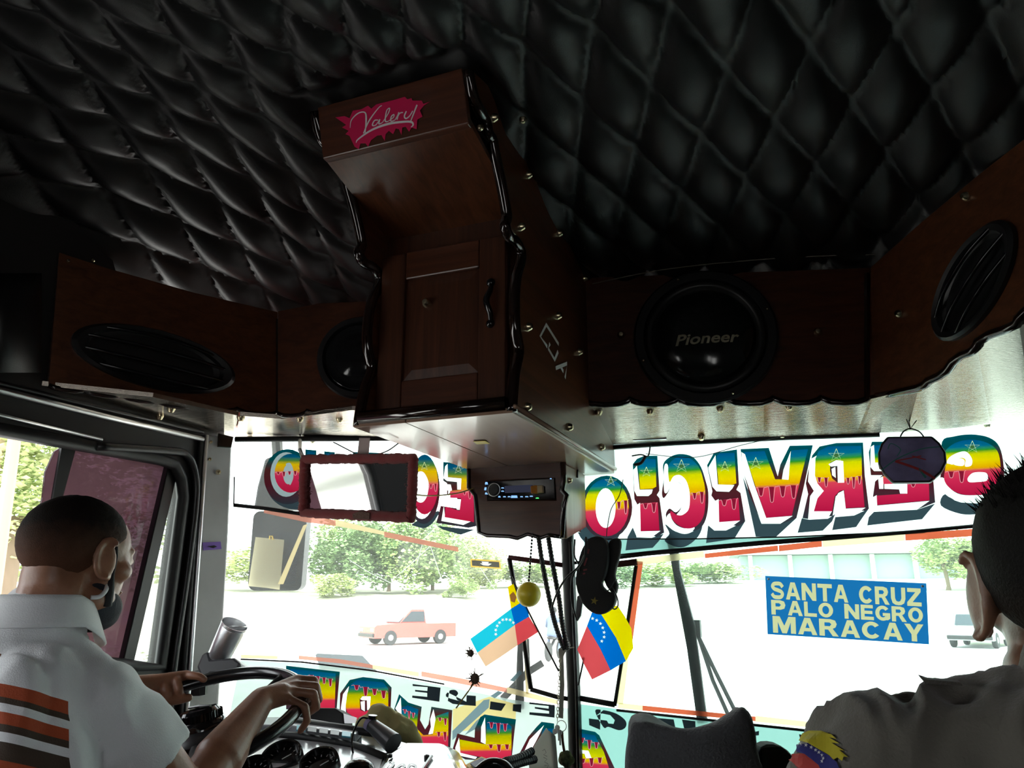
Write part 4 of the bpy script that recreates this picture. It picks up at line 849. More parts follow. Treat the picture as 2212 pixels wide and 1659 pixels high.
def tree(x, y, z, rad, h, trunk, ci, li, label, group, near=False, name='tree'):
    t = thing(name, label, 'tree' if name == 'tree' else 'bush', (x, y, z), group)
    me0 = (CROWN_NEAR if near else CROWN)[ci % (2 if near else 3)]; me = me0 if False else me0.copy(); me.materials.clear(); me.materials.append(LEAF[li])
    o = bpy.data.objects.new('foliage', me); COL.objects.link(o); o.parent = t
    o.location = (0, 0, trunk + h * (.5 if near else .40)); o.scale = (rad, rad, h * .55); o.rotation_euler = (0, 0, _tn[0] * 1.7); _tn[0] += 1
    if trunk > .1:
        b = MB(); b.tube(bez([(0, 0, -.2), (.05 * rad, .02, trunk * .5), (0, .05, trunk + h * .35)], 4), [.06 * rad + .02] * 4 + [.045 * rad + .02] * 5, 8)
        k = b.build('trunk', BARK, t, smooth=True); k.matrix_parent_inverse = Matrix()
    return t
def polar(px, r): d = ray(px, 1300); a = math.atan2(d.x, d.y); return math.sin(a) * r, math.cos(a) * r
GT = 'trees on the bank beyond the road'
for i, (px, r, rad, h, tr, li, lab) in enumerate([(530, 62, 3.4, 3.2, .1, 2, 'pale bushy tree beyond the pillar, left of the exterior mirror'), (690, 58, 2.3, 4.6, .1, 1, 'dark green tree on the bank right beside the exterior mirror'), (735, 62, 2.6, 5.6, .2, 0, 'green tree under the left end of the plush mirror'), (785, 58, 2.5, 5.4, .1, 1, 'dense dark tree under the middle of the plush mirror'),
        (835, 63, 2.8, 6.0, .2, 2, 'light green tree under the right end of the plush mirror'), (885, 58, 2.4, 5.2, .1, 0, 'green tree straight behind the red pickup'), (930, 63, 2.6, 5.6, .2, 1, 'dark tree just right of the red pickup'), (975, 59, 2.2, 4.6, .1, 0, 'green tree left of the yellow window sticker'), (1015, 64, 2.2, 4.4, .1, 2, 'light green tree behind the yellow window sticker'),
        (1058, 66, 2.2, 3.4, .1, 2, 'pale green tree between the sticker and the flag'), (1105, 68, 2.4, 2.6, .1, 0, 'low green tree behind the yellow ball'), (1160, 70, 2.6, 2.4, .1, 0, 'low green tree behind the black conduits'), (720, 54, 1.5, 1.7, .0, 2, 'small light bush at the foot of the trees'), (1000, 54, 1.2, 1.3, .0, 0, 'small green bush below the yellow sticker'),
        (1345, 66, 2.2, 2.6, .0, 1, 'dark green shrub in the narrow light right of the masks'), (1410, 70, 3.0, 2.6, .0, 2, 'light green shrub left of the wiper blade'), (1475, 76, 3.0, 2.4, .0, 0, 'green shrub behind the wiper blade'), (1550, 78, 3.4, 2.4, .0, 2, 'light green shrub right of the wiper blade'), (2050, 62, 2.2, 3.4, .6, 2, 'slim light tree right of the route board'), (2105, 64, 2.4, 4.0, .5, 0, 'green tree behind the passenger ear')]):
    x, y = polar(px, r); tree(x, y, bank_z(r) - .1, rad * 1.1, h * (1.15 if px < 1100 else 1), tr, i, li, lab, None)
tree(-12.2, -8.6, ROAD_Z, 2.6, 3.0, .2, 0, 0, 'green tree behind the bus, seen in the plush mirror', None, True)
tree(-13.6, -6.6, ROAD_Z, 2.0, 2.6, .2, 1, 2, 'light green tree behind the bus, left in the plush mirror', None, True)
# near trees seen through the open half of the driver window
for i, (px, r, rad, h, tr, zz, li, lab) in enumerate([(-10, 9.0, 1.7, 3.0, 1.7, ROAD_Z, 2, 'bright green leafy tree outside the driver window, nearest its rear edge'), (48, 10.5, 1.0, 2.6, 1.7, ROAD_Z, 0, 'bright green tree outside the driver window beside the tinted pane'), (20, 13, 1.6, 1.5, .3, ROAD_Z, 2, 'low bright green bush under the trees outside the driver window')]):
    x, y = polar(px, r); tree(x, y, zz, rad, h, tr, i, li, lab, None, True)
for i, (p0, p1, t0) in enumerate((((38, 900), (0, 1180), 6.5), ((8, 890), (-40, 1200), 7.5))):
    b = MB(); b.tube([at(*p1, t0) + (at(*p1, t0) - at(*p0, t0)) * .9, at(*p1, t0), at(*p0, t0), at(*p0, t0) + (at(*p0, t0) - at(*p1, t0)) * .5], [.06, .055, .05, .045], 8)
    o = b.build('leaning_pole', mat('pale_pole%d' % i, (.42, .33, .20), .9, bump=.4, bscale=20), smooth=True); tag(o, ('slanting tan pole outside the driver window', 'second slanting tan pole, at the rear edge of the driver window')[i], 'pole')
b = MB(); b.box((0, 0, 0), (.06, 5.5, .12)); o = b.build('guard_rail', mat('white_rail_paint', (.8, .8, .8), .5)); x, y = polar(10, 8); o.location = (x, y, -.15); tag(o, 'white guard rail under the trees outside the driver window', 'rail')
# vehicles
M['tyre'] = mat('tyre', (.025, .025, .027), .8); M['car_glass'] = mat('car_glass', (.03, .04, .05), .08); M['hub'] = mat('wheel_hub', (.5, .5, .52), .35, metal=.8); M['lamp'] = mat('lamp_lens', (.7, .7, .68), .2)
def car(label, body_col, loc, rot, L=4.2, W=1.75, H=1.45, kind='car', name='car'):
    t = thing(name, label, kind, loc); bm_ = mat('car_paint_' + str(len(bpy.data.materials)), body_col, .25, coat=.5)
    rz = Matrix.Rotation(rot, 4, 'Z'); WM_t = Matrix.Translation(loc) @ rz
    def add(b, nm, m, par, smooth=None, bevel=0):
        o = b.build(nm, m, None, smooth, bevel); o.parent = par
        return o
    t.rotation_euler = (0, 0, rot); WM[t.name] = WM_t
    h0 = .32
    if kind == 'pickup truck': prof = [(-L / 2, h0), (L / 2, h0), (L / 2, .82), (L / 2 - .1, .9), (L * .18, .98), (L * .18 - .02, 1.0), (-L * .12, 1.0), (-L * .12, .95), (-L / 2, .95)]; cabp = [(L * .20, .97), (L * .06, H), (-L * .10, H), (-L * .13, .97)]
    else: prof = [(-L / 2, h0), (L / 2, h0), (L / 2, .72), (L / 2 - .15, .82), (L * .22, .92), (-L * .30, .94), (-L / 2 + .05, .9), (-L / 2, .75)]; cabp = [(L * .24, .9), (L * .08, H), (-L * .25, H), (-L * .38, .92)]
    b = MB(); b.prism([(x, -W / 2, z) for x, z in prof], (0, W, 0)); bd = add(b, 'body', bm_, t, bevel=.05)
    b = MB(); b.prism([(x, -W / 2 + .08, z) for x, z in cabp], (0, W - .16, 0)); cb = add(b, 'cabin', bm_, t, bevel=.05)
    b = MB(); c0 = [(cabp[0][0] - .09, cabp[0][1] + .06), (cabp[1][0] + .01, H - .1), (cabp[2][0] + .02, H - .1), (cabp[3][0] + .1, cabp[3][1] + .06)]
    b.prism([(x, -W / 2 + .07, z) for x, z in c0], (0, W - .14, 0)); add(b, 'side_window', M['car_glass'], cb)
    b = MB(); b.hexa([Vector((cabp[0][0] + .012, s * (W / 2 - .16), cabp[0][1] + .05)) for s in (-1, 1)] + [Vector((cabp[1][0] + .03, s * (W / 2 - .2), H - .08)) for s in (1, -1)],
                   [Vector((cabp[0][0] - .05, s * (W / 2 - .16), cabp[0][1] + .05)) for s in (-1, 1)] + [Vector((cabp[1][0] - .05, s * (W / 2 - .2), H - .08)) for s in (1, -1)]); add(b, 'windscreen', M['car_glass'], cb)
    for sx in (L * .31, -L * .30):
        for sy in (-1, 1):
            b = MB(); b.lathe([(.20, -.1), (.31, -.1), (.34, -.06), (.34, .06), (.31, .1), (.20, .1)], (sx, sy * (W / 2 - .08), .34), (0, 1, 0), 20); w = add(b, 'wheel', M['tyre'], t, 40)
            b = MB(); b.lathe([(.2, -.09), (.2, .09), (.06, .11), (0, .11)], (sx, sy * (W / 2 - .08), .34), (0, sy, 0), 14); add(b, 'hub', M['hub'], w)
    for sy in (-1, 1):
        b = MB(); b.box((L / 2 + .005, sy * (W / 2 - .28), .68), (.04, .3, .14)); add(b, 'headlamp', M['lamp'], t, bevel=.01)
    b = MB(); b.box((L / 2 + .02, 0, .45), (.12, W - .05, .16)); add(b, 'bumper', M['black_plastic'], t, bevel=.03)
    return t
x, y = polar(884, 39); car('faded red pickup truck crossing the bright road ahead of the bus', (.42, .07, .055), (x, y, ROAD_Z), R(236), 4.3, 1.75, 1.6, 'pickup truck', 'pickup_truck')
x, y = polar(1438, 56); car('dark grey car on the road beyond the right pane, left of the wiper arm', (.10, .11, .13), (x, y, ROAD_Z), R(200))
x, y = polar(1535, 50); car('silver car on the road beyond the right pane, right of the wiper arm', (.45, .46, .48), (x, y, ROAD_Z), R(215))
x, y = polar(2105, 42); car('grey off-road car near the passenger head', (.35, .37, .38), (x, y, ROAD_Z), R(250), 4.0, 1.8, 1.75)
x, y = polar(520, 14); car('white car outside beyond the windscreen pillar', (.75, .75, .75), (x, y, ROAD_Z), R(150))
x, y = polar(768, 19.5); car('white car low on the road beyond the lower tape', (.78, .78, .78), (x, y, ROAD_Z - .5), R(170), 4.2, 1.75, 1.4)
# distant building with pale columns, right
x, y = polar(1880, 92); bld = thing('roadside_building', 'long low pale green building with white columns far off', 'building', (x, y, 1.5)); bld.rotation_euler = (0, 0, R(8)); WM[bld.name] = Matrix.Translation((x, y, 1.5)) @ Matrix.Rotation(R(8), 4, 'Z')
def badd(b, nm, m): o = b.build(nm, m); o.parent = bld
b = MB(); b.box((0, 0, 1.6), (26, 6, 3.2)); badd(b, 'wall', mat('pale_green_wall', (.35, .45, .42), .8))
b = MB(); b.box((0, -.4, 3.5), (28, 8, .5)); badd(b, 'roof', mat('grey_roof', (.35, .36, .38), .8))
for k in range(7): b = MB(); b.box((-12 + 4 * k, -3.6, 1.6), (.4, .4, 3.2)); badd(b, 'column', mat('white_column%d' % k, (.8, .8, .8), .7))
# motorbike and rider, mostly behind the hanging cables
x, y = polar(1196, 28); mb_ = thing('motorcycle', 'dark motorcycle on the road, seen behind the hanging cables', 'motorcycle', (x, y, ROAD_Z))
for sy in (-.62, .62):
    b = MB(); b.lathe([(.2, -.05), (.3, -.045), (.32, 0), (.3, .045), (.2, .05)], (x, y + sy, ROAD_Z + .32), (1, 0, 0), 18); b.build('wheel', M['tyre'], mb_, smooth=40)
b = MB(); b.tube([(x, y + .62, ROAD_Z + .32), (x, y + .4, ROAD_Z + .95), (x, y - .1, ROAD_Z + .6), (x, y - .62, ROAD_Z + .32)], .05, 8); b.build('frame', M['black_plastic'], mb_)
b = MB(); b.ball((x, y + .15, ROAD_Z + .78), (.14, .25, .13)); b.ball((x, y - .3, ROAD_Z + .76), (.13, .35, .07)); b.build('tank_and_seat', M['black_gloss'], mb_, smooth=True)
b = MB(); b.tube([(x - .35, y + .3, ROAD_Z + 1.05), (x, y + .42, ROAD_Z + 1.0), (x + .35, y + .3, ROAD_Z + 1.05)], .02, 8); b.build('handlebar', M['alu'], mb_)
b = MB(); z = ROAD_Z
for a, c, ra, rb in (((x, y - .3, z + .86), (x, y - .12, z + 1.38), .16, .19), ((x, y - .1, z + 1.4), (x, y - .06, z + 1.52), .06, .06), ((x - .2, y - .12, z + 1.36), (x - .32, y + .1, z + 1.12), .06, .05), ((x - .32, y + .1, z + 1.12), (x - .34, y + .3, z + 1.08), .05, .04),
                     ((x + .2, y - .12, z + 1.36), (x + .32, y + .1, z + 1.12), .06, .05), ((x + .32, y + .1, z + 1.12), (x + .34, y + .3, z + 1.08), .05, .04), ((x - .1, y - .28, z + .86), (x - .22, y + .12, z + .78), .09, .07), ((x - .22, y + .12, z + .78), (x - .2, y - .12, z + .36), .06, .05), ((x + .1, y - .28, z + .86), (x + .22, y + .12, z + .78), .09, .07), ((x + .22, y + .12, z + .78), (x + .2, y - .12, z + .36), .06, .05),
                     ((x - .2, y - .12, z + .33), (x - .2, y + .06, z + .31), .045, .04), ((x + .2, y - .12, z + .33), (x + .2, y + .06, z + .31), .045, .04)): b.capsule(a, c, ra, rb, 10)
b.ball((x, y - .04, z + 1.63), (.1, .12, .13))
rd = link('person', remesh(b, .03, 3, 'rider'), mat('rider_clothes', (.12, .16, .25), .8)); tag(rd, 'person in blue clothes riding the motorcycle', 'person')
b = MB(); b.ball((x, y - .04, z + 1.66), (.13, .15, .13)); b.build('helmet', M['black_gloss'], rd, smooth=True)
# exterior mirrors on the nose, seen through the left pane
def pbox(b, pl, pts, off, depth): b.prism([pl.hit(x, y, off) for x, y in pts], -pl.n * depth); return b
em = thing('exterior_mirror', 'large black exterior mirror outside the left pane, cream cloth tied on it', 'exterior mirror', PL.hit(600, 1200, -.3))
def rr(x0, y0, x1, y1, r, n=5, sk=0):
    o = []
    for cx, cy, a in ((x1 - r, y0 + r, -90), (x1 - r, y1 - r, 0), (x0 + r, y1 - r, 90), (x0 + r, y0 + r, 180)):
        o += [(cx + r * math.cos(R(a + 90 * k / n)) + sk * ((cy - y0) / (y1 - y0)), cy + r * math.sin(R(a + 90 * k / n))) for k in range(n + 1)]
    return o
b = MB(); pbox(b, PL, rr(548, 1104, 664, 1276, 16, sk=-14), -.30, .10); b.build('housing', mat('mirror_housing', (.012, .013, .018), .5), em, bevel=.008)
b = MB(); pbox(b, PL, rr(556, 1150, 650, 1262, 10, sk=-12), -.296, .003); b.build('mirror_glass', mat('mirror_face', (.03, .032, .045), .15), em)
cl = MB(); cl.prism([PL.hit(x, y, -.285) for x, y in ((552, 1160), (614, 1166), (604, 1274), (576, 1270), (536, 1266))], (0, 0, 0)); cl.build('tied_cloth', paint('cream_cloth', (.92, .84, .55), .6), em)
b = MB(); b.tube([PL.hit(590, 1166, -.283), PL.hit(588, 1158, -.283), PL.hit(583, 1158, -.283), PL.hit(583, 1165, -.283)], .003, 6); b.build('cloth_loop', mat('yellow_cord', (.7, .5, .1), .7), em)
b = MB(); pbox(b, PL, [(572, 992), (600, 980), (660, 990), (668, 1100), (548, 1098), (556, 1050)], -.32, .10); b.build('upper_housing', mat('mirror_housing_upper', (.022, .026, .03), .55), em, bevel=.006)
b = MB(); b.tube([PL.hit(610, 1090, -.37), PL.hit(610, 1120, -.35)], .025, 8); b.tube([PL.hit(600, 985, -.37), PL.hit(596, 920, -.3), PL.hit(600, 880, -.06)], .02, 8); b.build('bracket', M['black_plastic'], em)
# wipers outside both panes
wp = thing('windscreen_wiper', 'black wiper with double arm outside the right pane', 'wiper', PR.hit(1530, 1560, -.04))
b = MB(); b.prism([PR.hit(x, y, -.03) for x, y in ((1440, 1158), (1456, 1152), (1466, 1178), (1470, 1230), (1502, 1350), (1530, 1560), (1508, 1560), (1486, 1400), (1452, 1215))], PR.n * .014); b.build('blade', M['rubber'], wp)
for pts in ([(1498, 1352), (1545, 1450), (1600, 1560)], [(1508, 1372), (1540, 1470), (1580, 1560)]):
    b = MB(); b.tube([PR.hit(x, y, -.06) for x, y in pts], .0065, 6); b.build('arm', M['rubber'], wp)
b = MB(); b.box(PR.hit(1503, 1358, -.045), (.03, .03, .05)); b.build('arm_joint', M['rubber'], wp)
wl2 = thing('windscreen_wiper', 'black wiper outside the left pane, beside the centre post', 'wiper', PL.hit(1140, 1480, -.04))
b = MB(); b.prism([PL.hit(x, y, -.03) for x, y in ((1118, 1380), (1128, 1380), (1132, 1530), (1112, 1530))], PL.n * .012); b.build('blade', M['rubber'], wl2)
b = MB(); b.tube([PL.hit(x, y, -.05) for x, y in ((1172, 1432), (1140, 1452), (1085, 1510))], .012, 6); b.tube([PL.hit(x, y, -.05) for x, y in ((1140, 1380), (1142, 1440))], .005, 6); b.build('arm', M['rubber'], wl2)
# ================================================================ speakers
def inplane(pl):
    h = Vector((0, 0, 1)).cross(pl.n).normalized(); return h
def pxr(pl, cx, cy, rpx): return (pl.hit(cx + rpx, cy) - pl.hit(cx, cy)).length
sub = thing('subwoofer', 'large round black subwoofer with lettered dome in the right shelf', 'subwoofer', RA.hit(1522, 728))
c = RA.hit(1522, 728, .001); n = RA.n; r = .203
b = MB(); b.lathe([(r, 0), (r, .012), (r * .97, .018), (r * .86, .018), (r * .82, .006), (r * .82, 0)], c, n, 48); b.build('frame', M['black_plastic'], sub, smooth=35)
b = MB(); b.lathe([(r * .85, .006), (r * .83, .016), (r * .78, .022), (r * .73, .018), (r * .70, .004)], c, n, 48); b.build('surround', mat('rubber_surround', (.02, .02, .02), .35), sub, smooth=True)
b = MB(); b.lathe([(r * .71, .004)] + [(r * .70 * math.cos(a), .006 + .045 * math.sin(a)) for a in (R(5 + 85 * k / 10) for k in range(10))] + [(0, .051)], c, n, 48); dome = b.build('dome', mat('dome_gloss', (.010, .012, .012), .12), sub, smooth=True)
def flat_text(txt, size, pl_c, xd, yd, m, name, par, depth=.0006, bold=0.0, shear=0.0, align='CENTER', spacing=1.0, sx=1.0):
    cu = bpy.data.curves.new(name, 'FONT'); cu.body = txt; cu.size = size; cu.extrude = depth; cu.offset = bold; cu.shear = shear; cu.align_x = align; cu.align_y = 'CENTER'; cu.space_character = spacing; cu.resolution_u = 3
    o = bpy.data.objects.new('tmp', cu); COL.objects.link(o); bpy.context.view_layer.update()
    me = bpy.data.meshes.new_from_object(o.evaluated_get(bpy.context.evaluated_depsgraph_get())); bpy.data.objects.remove(o)
    X = Vector(xd).normalized(); Y = Vector(yd).normalized(); Z = X.cross(Y).normalized(); Y = Z.cross(X)
    mt = Matrix.Translation(pl_c) @ Matrix(((X.x, Y.x, Z.x), (X.y, Y.y, Z.y), (X.z, Y.z, Z.z))).to_4x4() @ Matrix.Diagonal((sx, 1, 1, 1))
    me.transform(mt); me.materials.clear()
    return link(name, me, m, par)
xd = -inplane(RA) if inplane(RA).x < 0 else inplane(RA)
pt_ = flat_text('Pioneer', .044, c + n * .0490 - Vector((0, 0, 0.022)) , xd, (0, 0, 1), mat('pale_gold_print', (.45, .40, .28), .4), 'lettering', dome, .0004, .0009, .25, sx=1.25)
for v in pt_.data.vertices:
    w_ = v.co - c; h_ = w_.dot(n); q_ = w_ - n * h_; v.co = c + q_ + n * (.0080 + .045 * math.sqrt(max(0, 1 - (q_.length / (r * .7)) ** 2)) + (.0004 if h_ > .0494 else 0))
# small flat plate so the lettering stands on the crown of the dome
for k in range(4):
    a = R(20 + 90 * k); nut(sub, c + n * .017 + (xd * math.cos(a) + Vector((0, 0, 1)) * math.sin(a)) * r * .93, n, .45)
def oval(label, pl, cx, cy, ang, L, W, ribs):
    s = thing('oval_speaker', label, 'speaker', pl.hit(cx, cy)); c = pl.hit(cx, cy, .001)
    h = inplane(pl); v = pl.n.cross(h); 
    if v.z < 0: v = -v
    if h.dot(RT) < 0: h = -h
    X = h * math.cos(ang) + v * math.sin(ang); Y = -h * math.sin(ang) + v * math.cos(ang)
    b = MB(); b.lathe([(1 * L, 0), (1 * L, .012), (.94 * L, .02), (.84 * L, .016), (.80 * L, .004), (.5 * L, -.012), (0, -.02)], c, pl.n, 40, 1, W / L, X); b.build('frame', M['black_plastic'], s, smooth=30)
    for k in ribs:
        b = MB(); w_ = math.sqrt(max(.05, 1 - (k / .95) ** 2)) * L * .9
        b.tube(bez([c - X * w_ + Y * (k * W) + pl.n * .012, c - X * w_ * .4 + Y * (k * W * 1.12) + pl.n * .028, c + X * w_ * .4 + Y * (k * W * 1.12) + pl.n * .028, c + X * w_ + Y * (k * W) + pl.n * .012], 6), .0048, 8)
        b.build('grille_bar', M['black_gloss'], s, smooth=True)
    return s
oval('oval black speaker with curved grille bars in the left corner shelf', LA, 340, 778, R(-3), .215, .082, (-.6, -.2, .22, .6))
oval('oval black speaker with curved grille bars in the right corner shelf', RB, 2105, 612, R(33), .155, .085, (-.55, -.1, .4))
s2 = thing('subwoofer', 'round black subwoofer half hidden left of the cabinet', 'subwoofer', LB.hit(775, 772)); c = LB.hit(778, 774, .001); r = .125
b = MB(); b.lathe([(r, 0), (r, .012), (r * .97, .018), (r * .86, .018), (r * .82, .006), (r * .82, 0)], c, LB.n, 40); b.build('frame', M['black_plastic'], s2, smooth=35)
b = MB(); b.lathe([(r * .83, .004), (r * .78, .018), (r * .7, .006), (r * .5, .02), (0, .035)], c, LB.n, 40); b.build('dome', M['black_gloss'], s2, smooth=True)
# thin cord sagging along the headlining and small studs there
cord = MB(); cord.tube(bez([RA.hit(1280, 613, .03), RA.hit(1450, 580, .05), RA.hit(1680, 558, .05), RA.hit(1890, 549, .03)], 6), .0016, 6); tag(cord.build('cord', mat('pale_cord', (.25, .22, .18), .7), smooth=True), 'thin pale cord strung above the round subwoofer', 'cord')
for x, y in ((1130, 257), (1265, 530), (1343, 592)):
    d = ray(x, y); t = 1.0
    for _ in range(40): t += (ceil_z((d * t).x, (d * t).y) - .012 - (d * t).z) / max(.3, d.z) * .6
    nut(ceil_o, d * t, (0, -.2, -1), .8)
for x, y in ((112, 552), (165, 550)): nut(sh_l, LA.hit(x + 35, y + 12, .002), LA.n, .5)
# padded vinyl end of the left side wall
b = MB(); b.grid(lambda s, t: LW.hit(-40 + 130 * s, 590 + 215 * t, .03 + .06 * math.sin(math.pi * s) ** .5 * math.sin(math.pi * min(t, .97)) ** .35), 14, 14)
b.build('padding', M['vinyl'], wall_l, smooth=True)

# ================================================================ driving mirror in red plush
MIR = Plane((-1.10, 1.68, .29), (-.162, -.958, -.20))
mir = thing('driving_mirror', 'rectangular driving mirror framed in worn red plush', 'mirror', MIR.hit(770, 1050))
rect = [(657, 992), (893, 990), (888, 1118), (655, 1108)]
b = MB(); b.prism([MIR.hit(x, y, 0) for x, y in rect], -MIR.n * .01); b.build('mirror_glass', mat('mirror_silver', (.75, .75, .76), .02, metal=1.0), mir)
PLUSH = mat('red_plush', (.30, .030, .032), .95, bump=1.0, bscale=700, sheen=.3)
path = []
for (x0, y0), (x1, y1) in zip(rect, rect[1:] + rect[:1]): path += [(x0 + (x1 - x0) * k / 40, y0 + (y1 - y0) * k / 40) for k in range(40)]
b = MB(); P3 = [MIR.hit(x, y, .004) for x, y in path]
b.tube([p + Vector((random.gauss(0, .0006), 0, random.gauss(0, .0006))) for p in P3], [.0125 + random.gauss(0, .0009) for _ in P3], 10, closed=True)
fr = b.build('plush_frame', PLUSH, mir, smooth=True)
b = MB()
for p in P3:
    for _ in range(14):
        a = random.uniform(0, 6.283); d = (Vector((math.cos(a), 0, math.sin(a))) + MIR.n * random.uniform(-.3, 1)).normalized(); q = p + d * .011 + Vector((random.gauss(0, .003), 0, random.gauss(0, .003)))
        e = d.cross(Vector((random.random(), random.random(), random.random()))).normalized() * .0007
        b.face([q - e, q + e, q + d * .004 + Vector((0, 0, -.0008))])
o = b.build('plush_pile', PLUSH, mir, fix=False); o['kind'] = 'stuff'
b = MB(); b.prism([MIR.hit(x, y, .018) for x, y in ((762, 1110), (778, 1104), (800, 1108), (798, 1122), (764, 1120))], MIR.n * .002); b.build('worn_patch', mat('worn_plush', (.16, .09, .07), .95, bump=1, bscale=300), mir)
b = MB(); b.hexa([MIR.hit(x, y, -.02) for x, y in ((776, 945), (800, 945), (795, 1000), (770, 1000))], [MIR.hit(x, y, -.026) for x, y in ((776, 945), (800, 945), (795, 1000), (770, 1000))]); b.build('bracket', mat('old_bracket', (.22, .17, .16), .5, metal=.4), mir, bevel=.002)
b = MB(); b.tube([onz(648, 948, ZU), MIR.hit(648, 972, -.012), MIR.hit(655, 990, -.012)], .006, 6); b.build('bracket', M['alu'], mir)
for pts in ([(720, 955), (745, 968), (772, 982)], [(860, 958), (835, 975), (800, 986)]):
    b = MB(); b.tube(bez([MIR.hit(x, y, -.03) for x, y in pts], 4), .0018, 6); b.build('tie_wire', M['black_plastic'], mir, smooth=True)
w = MB(); w.tube(bez([MIR.hit(893, 1068, .006), at(930, 1071, 2.05), at(985, 1066, 2.15), CF.hit(1022, 1055, .004)], 6), .002, 6); tag(w.build('wire', mat('yellow_wire', (.45, .34, .03), .5), smooth=True), 'yellow wire running from the plush mirror to the console', 'wire')
# small mirror hung at the right
HM = Plane(PR.hit(1970, 990, .22), Vector((-.12, -.95, .05)))
hm = thing('hanging_mirror', 'small dark eight-sided mirror hung on a wire before the letter E', 'mirror', HM.hit(1970, 990))
oc = [(1916, 943), (2014, 942), (2030, 956), (2043, 976), (2045, 998), (2034, 1020), (2010, 1042), (1927, 1043), (1908, 1024), (1897, 1003), (1896, 978), (1903, 958)]
b = MB(); b.prism(pp(HM, oc), -HM.n * .02); b.build('housing', M['black_plastic'], hm, bevel=.004)
ins = [(1970 + (x - 1970) * .93, 992 + (y - 992) * .92) for x, y in oc]
b = MB(); b.prism(pp(HM, ins, .001), HM.n * .0006); gl_ = b.build('mirror_face', mat('dark_blue_mirror', (.26, .23, .44), .14, var=.4, vscale=14), hm)
RD, GN = mat('red_swirl', (.5, .05, .06), .3), mat('green_swirl', (.04, .26, .22), .3)
for pts, m, wd_ in (([(1934, 996), (1985, 1014), (2020, 1034)], RD, .006), ([(1938, 995), (1990, 985)], RD, .003), ([(1970, 985), (2000, 993)], RD, .003), ([(1905, 1015), (1940, 990), (1990, 970), (2030, 965)], GN, .0025), ([(1918, 970), (1925, 958), (1945, 970), (1938, 985)], GN, .002), ([(1985, 1012), (2000, 1032)], GN, .005)):
    b = MB(); band(b, HM, [(p.x, p.y) for p in bez([(x, y, 0) for x, y in pts], 5)], wd_, .0022); b.build('swirl', m, gl_)
b = MB(); b.tube(bez([HM.hit(1945, 943), HM.hit(1952, 932), HM.hit(1966, 926), HM.hit(1985, 932), HM.hit(1995, 943)], 4), .002, 6); b.tube([HM.hit(1966, 927), UR.hit(1963, 905, -.004)], .0018, 6); b.tube([HM.hit(1958, 905, .01), HM.hit(1966, 927), HM.hit(1980, 908, .01)], .0014, 6); b.build('hanging_wire', M['black_plastic'], hm, smooth=True)
# hinge under the soffit and thin wire
b = MB(); b.tube([PR.hit(1368, 949, .03), PR.hit(1440, 946, .03)], .006, 8); b.build('hinge', M['alu'], sr)
w = MB(); w.tube(bez([PR.hit(1405, 960, .03), PR.hit(1400, 985, .03), PR.hit(1385, 982, .03), PR.hit(1365, 985, .03)], 4), .0025, 6); w.tube(bez([PR.hit(1395, 980, .03), PR.hit(1500, 988, .03), PR.hit(1600, 962, .03), PR.hit(1690, 942, .03)], 5), .0012, 6); w.tube(bez([PR.hit(1395, 984, .03), PR.hit(1385, 1000, .03), PR.hit(1370, 1004, .03)], 3), .005, 6)
tag(w.build('wire', M['black_plastic'], smooth=True), 'thin black wire looped along the top of the right pane', 'wire')
w = MB(); w.tube(bez([PR.hit(1346, 1036, .05), PR.hit(1338, 1070, .05), PR.hit(1320, 1100, .05), PR.hit(1312, 1140, .05), PR.hit(1310, 1160, .05)], 4), .0014, 6); tag(w.build('cord', M['black_plastic'], smooth=True), 'thin black cord that the face masks hang from', 'cord')

# ================================================================ route board
SB = Plane(PR.hit(1830, 1315, .012), PR.n)
sg = thing('route_board', 'blue destination board lettered with three place names on the right pane', 'sign', SB.hit(1830, 1315))
quad = [(1653, 1244), (2001, 1260), (2007, 1392), (1658, 1370)]
def qpx(u, v):
    a = Vector(quad[0]) * (1 - u) + Vector(quad[1]) * u; c_ = Vector(quad[3]) * (1 - u) + Vector(quad[2]) * u; p = a * (1 - v) + c_ * v; return (p.x, p.y)
def qpt(u, v): return SB.hit(*qpx(u, v), .0015)
def _arc(rx, ry, a0, a1, n=18): return [(.5 + rx * math.cos(R(a0 + (a1 - a0) * k / n)), .5 + ry * math.sin(R(a0 + (a1 - a0) * k / n))) for k in range(n + 1)]
_C = [_arc(.5, .5, 38, 322) + _arc(.23, .28, 322, 38)]
_S = px_band([(p.x, p.y) for p in bez([(.90, .30, 0), (.74, .13, 0), (.5, .105, 0), (.26, .14, 0), (.15, .28, 0), (.28, .42, 0), (.54, .49, 0), (.78, .57, 0), (.87, .72, 0), (.74, .87, 0), (.5, .9, 0), (.24, .87, 0), (.09, .70, 0)], 4)], .225)
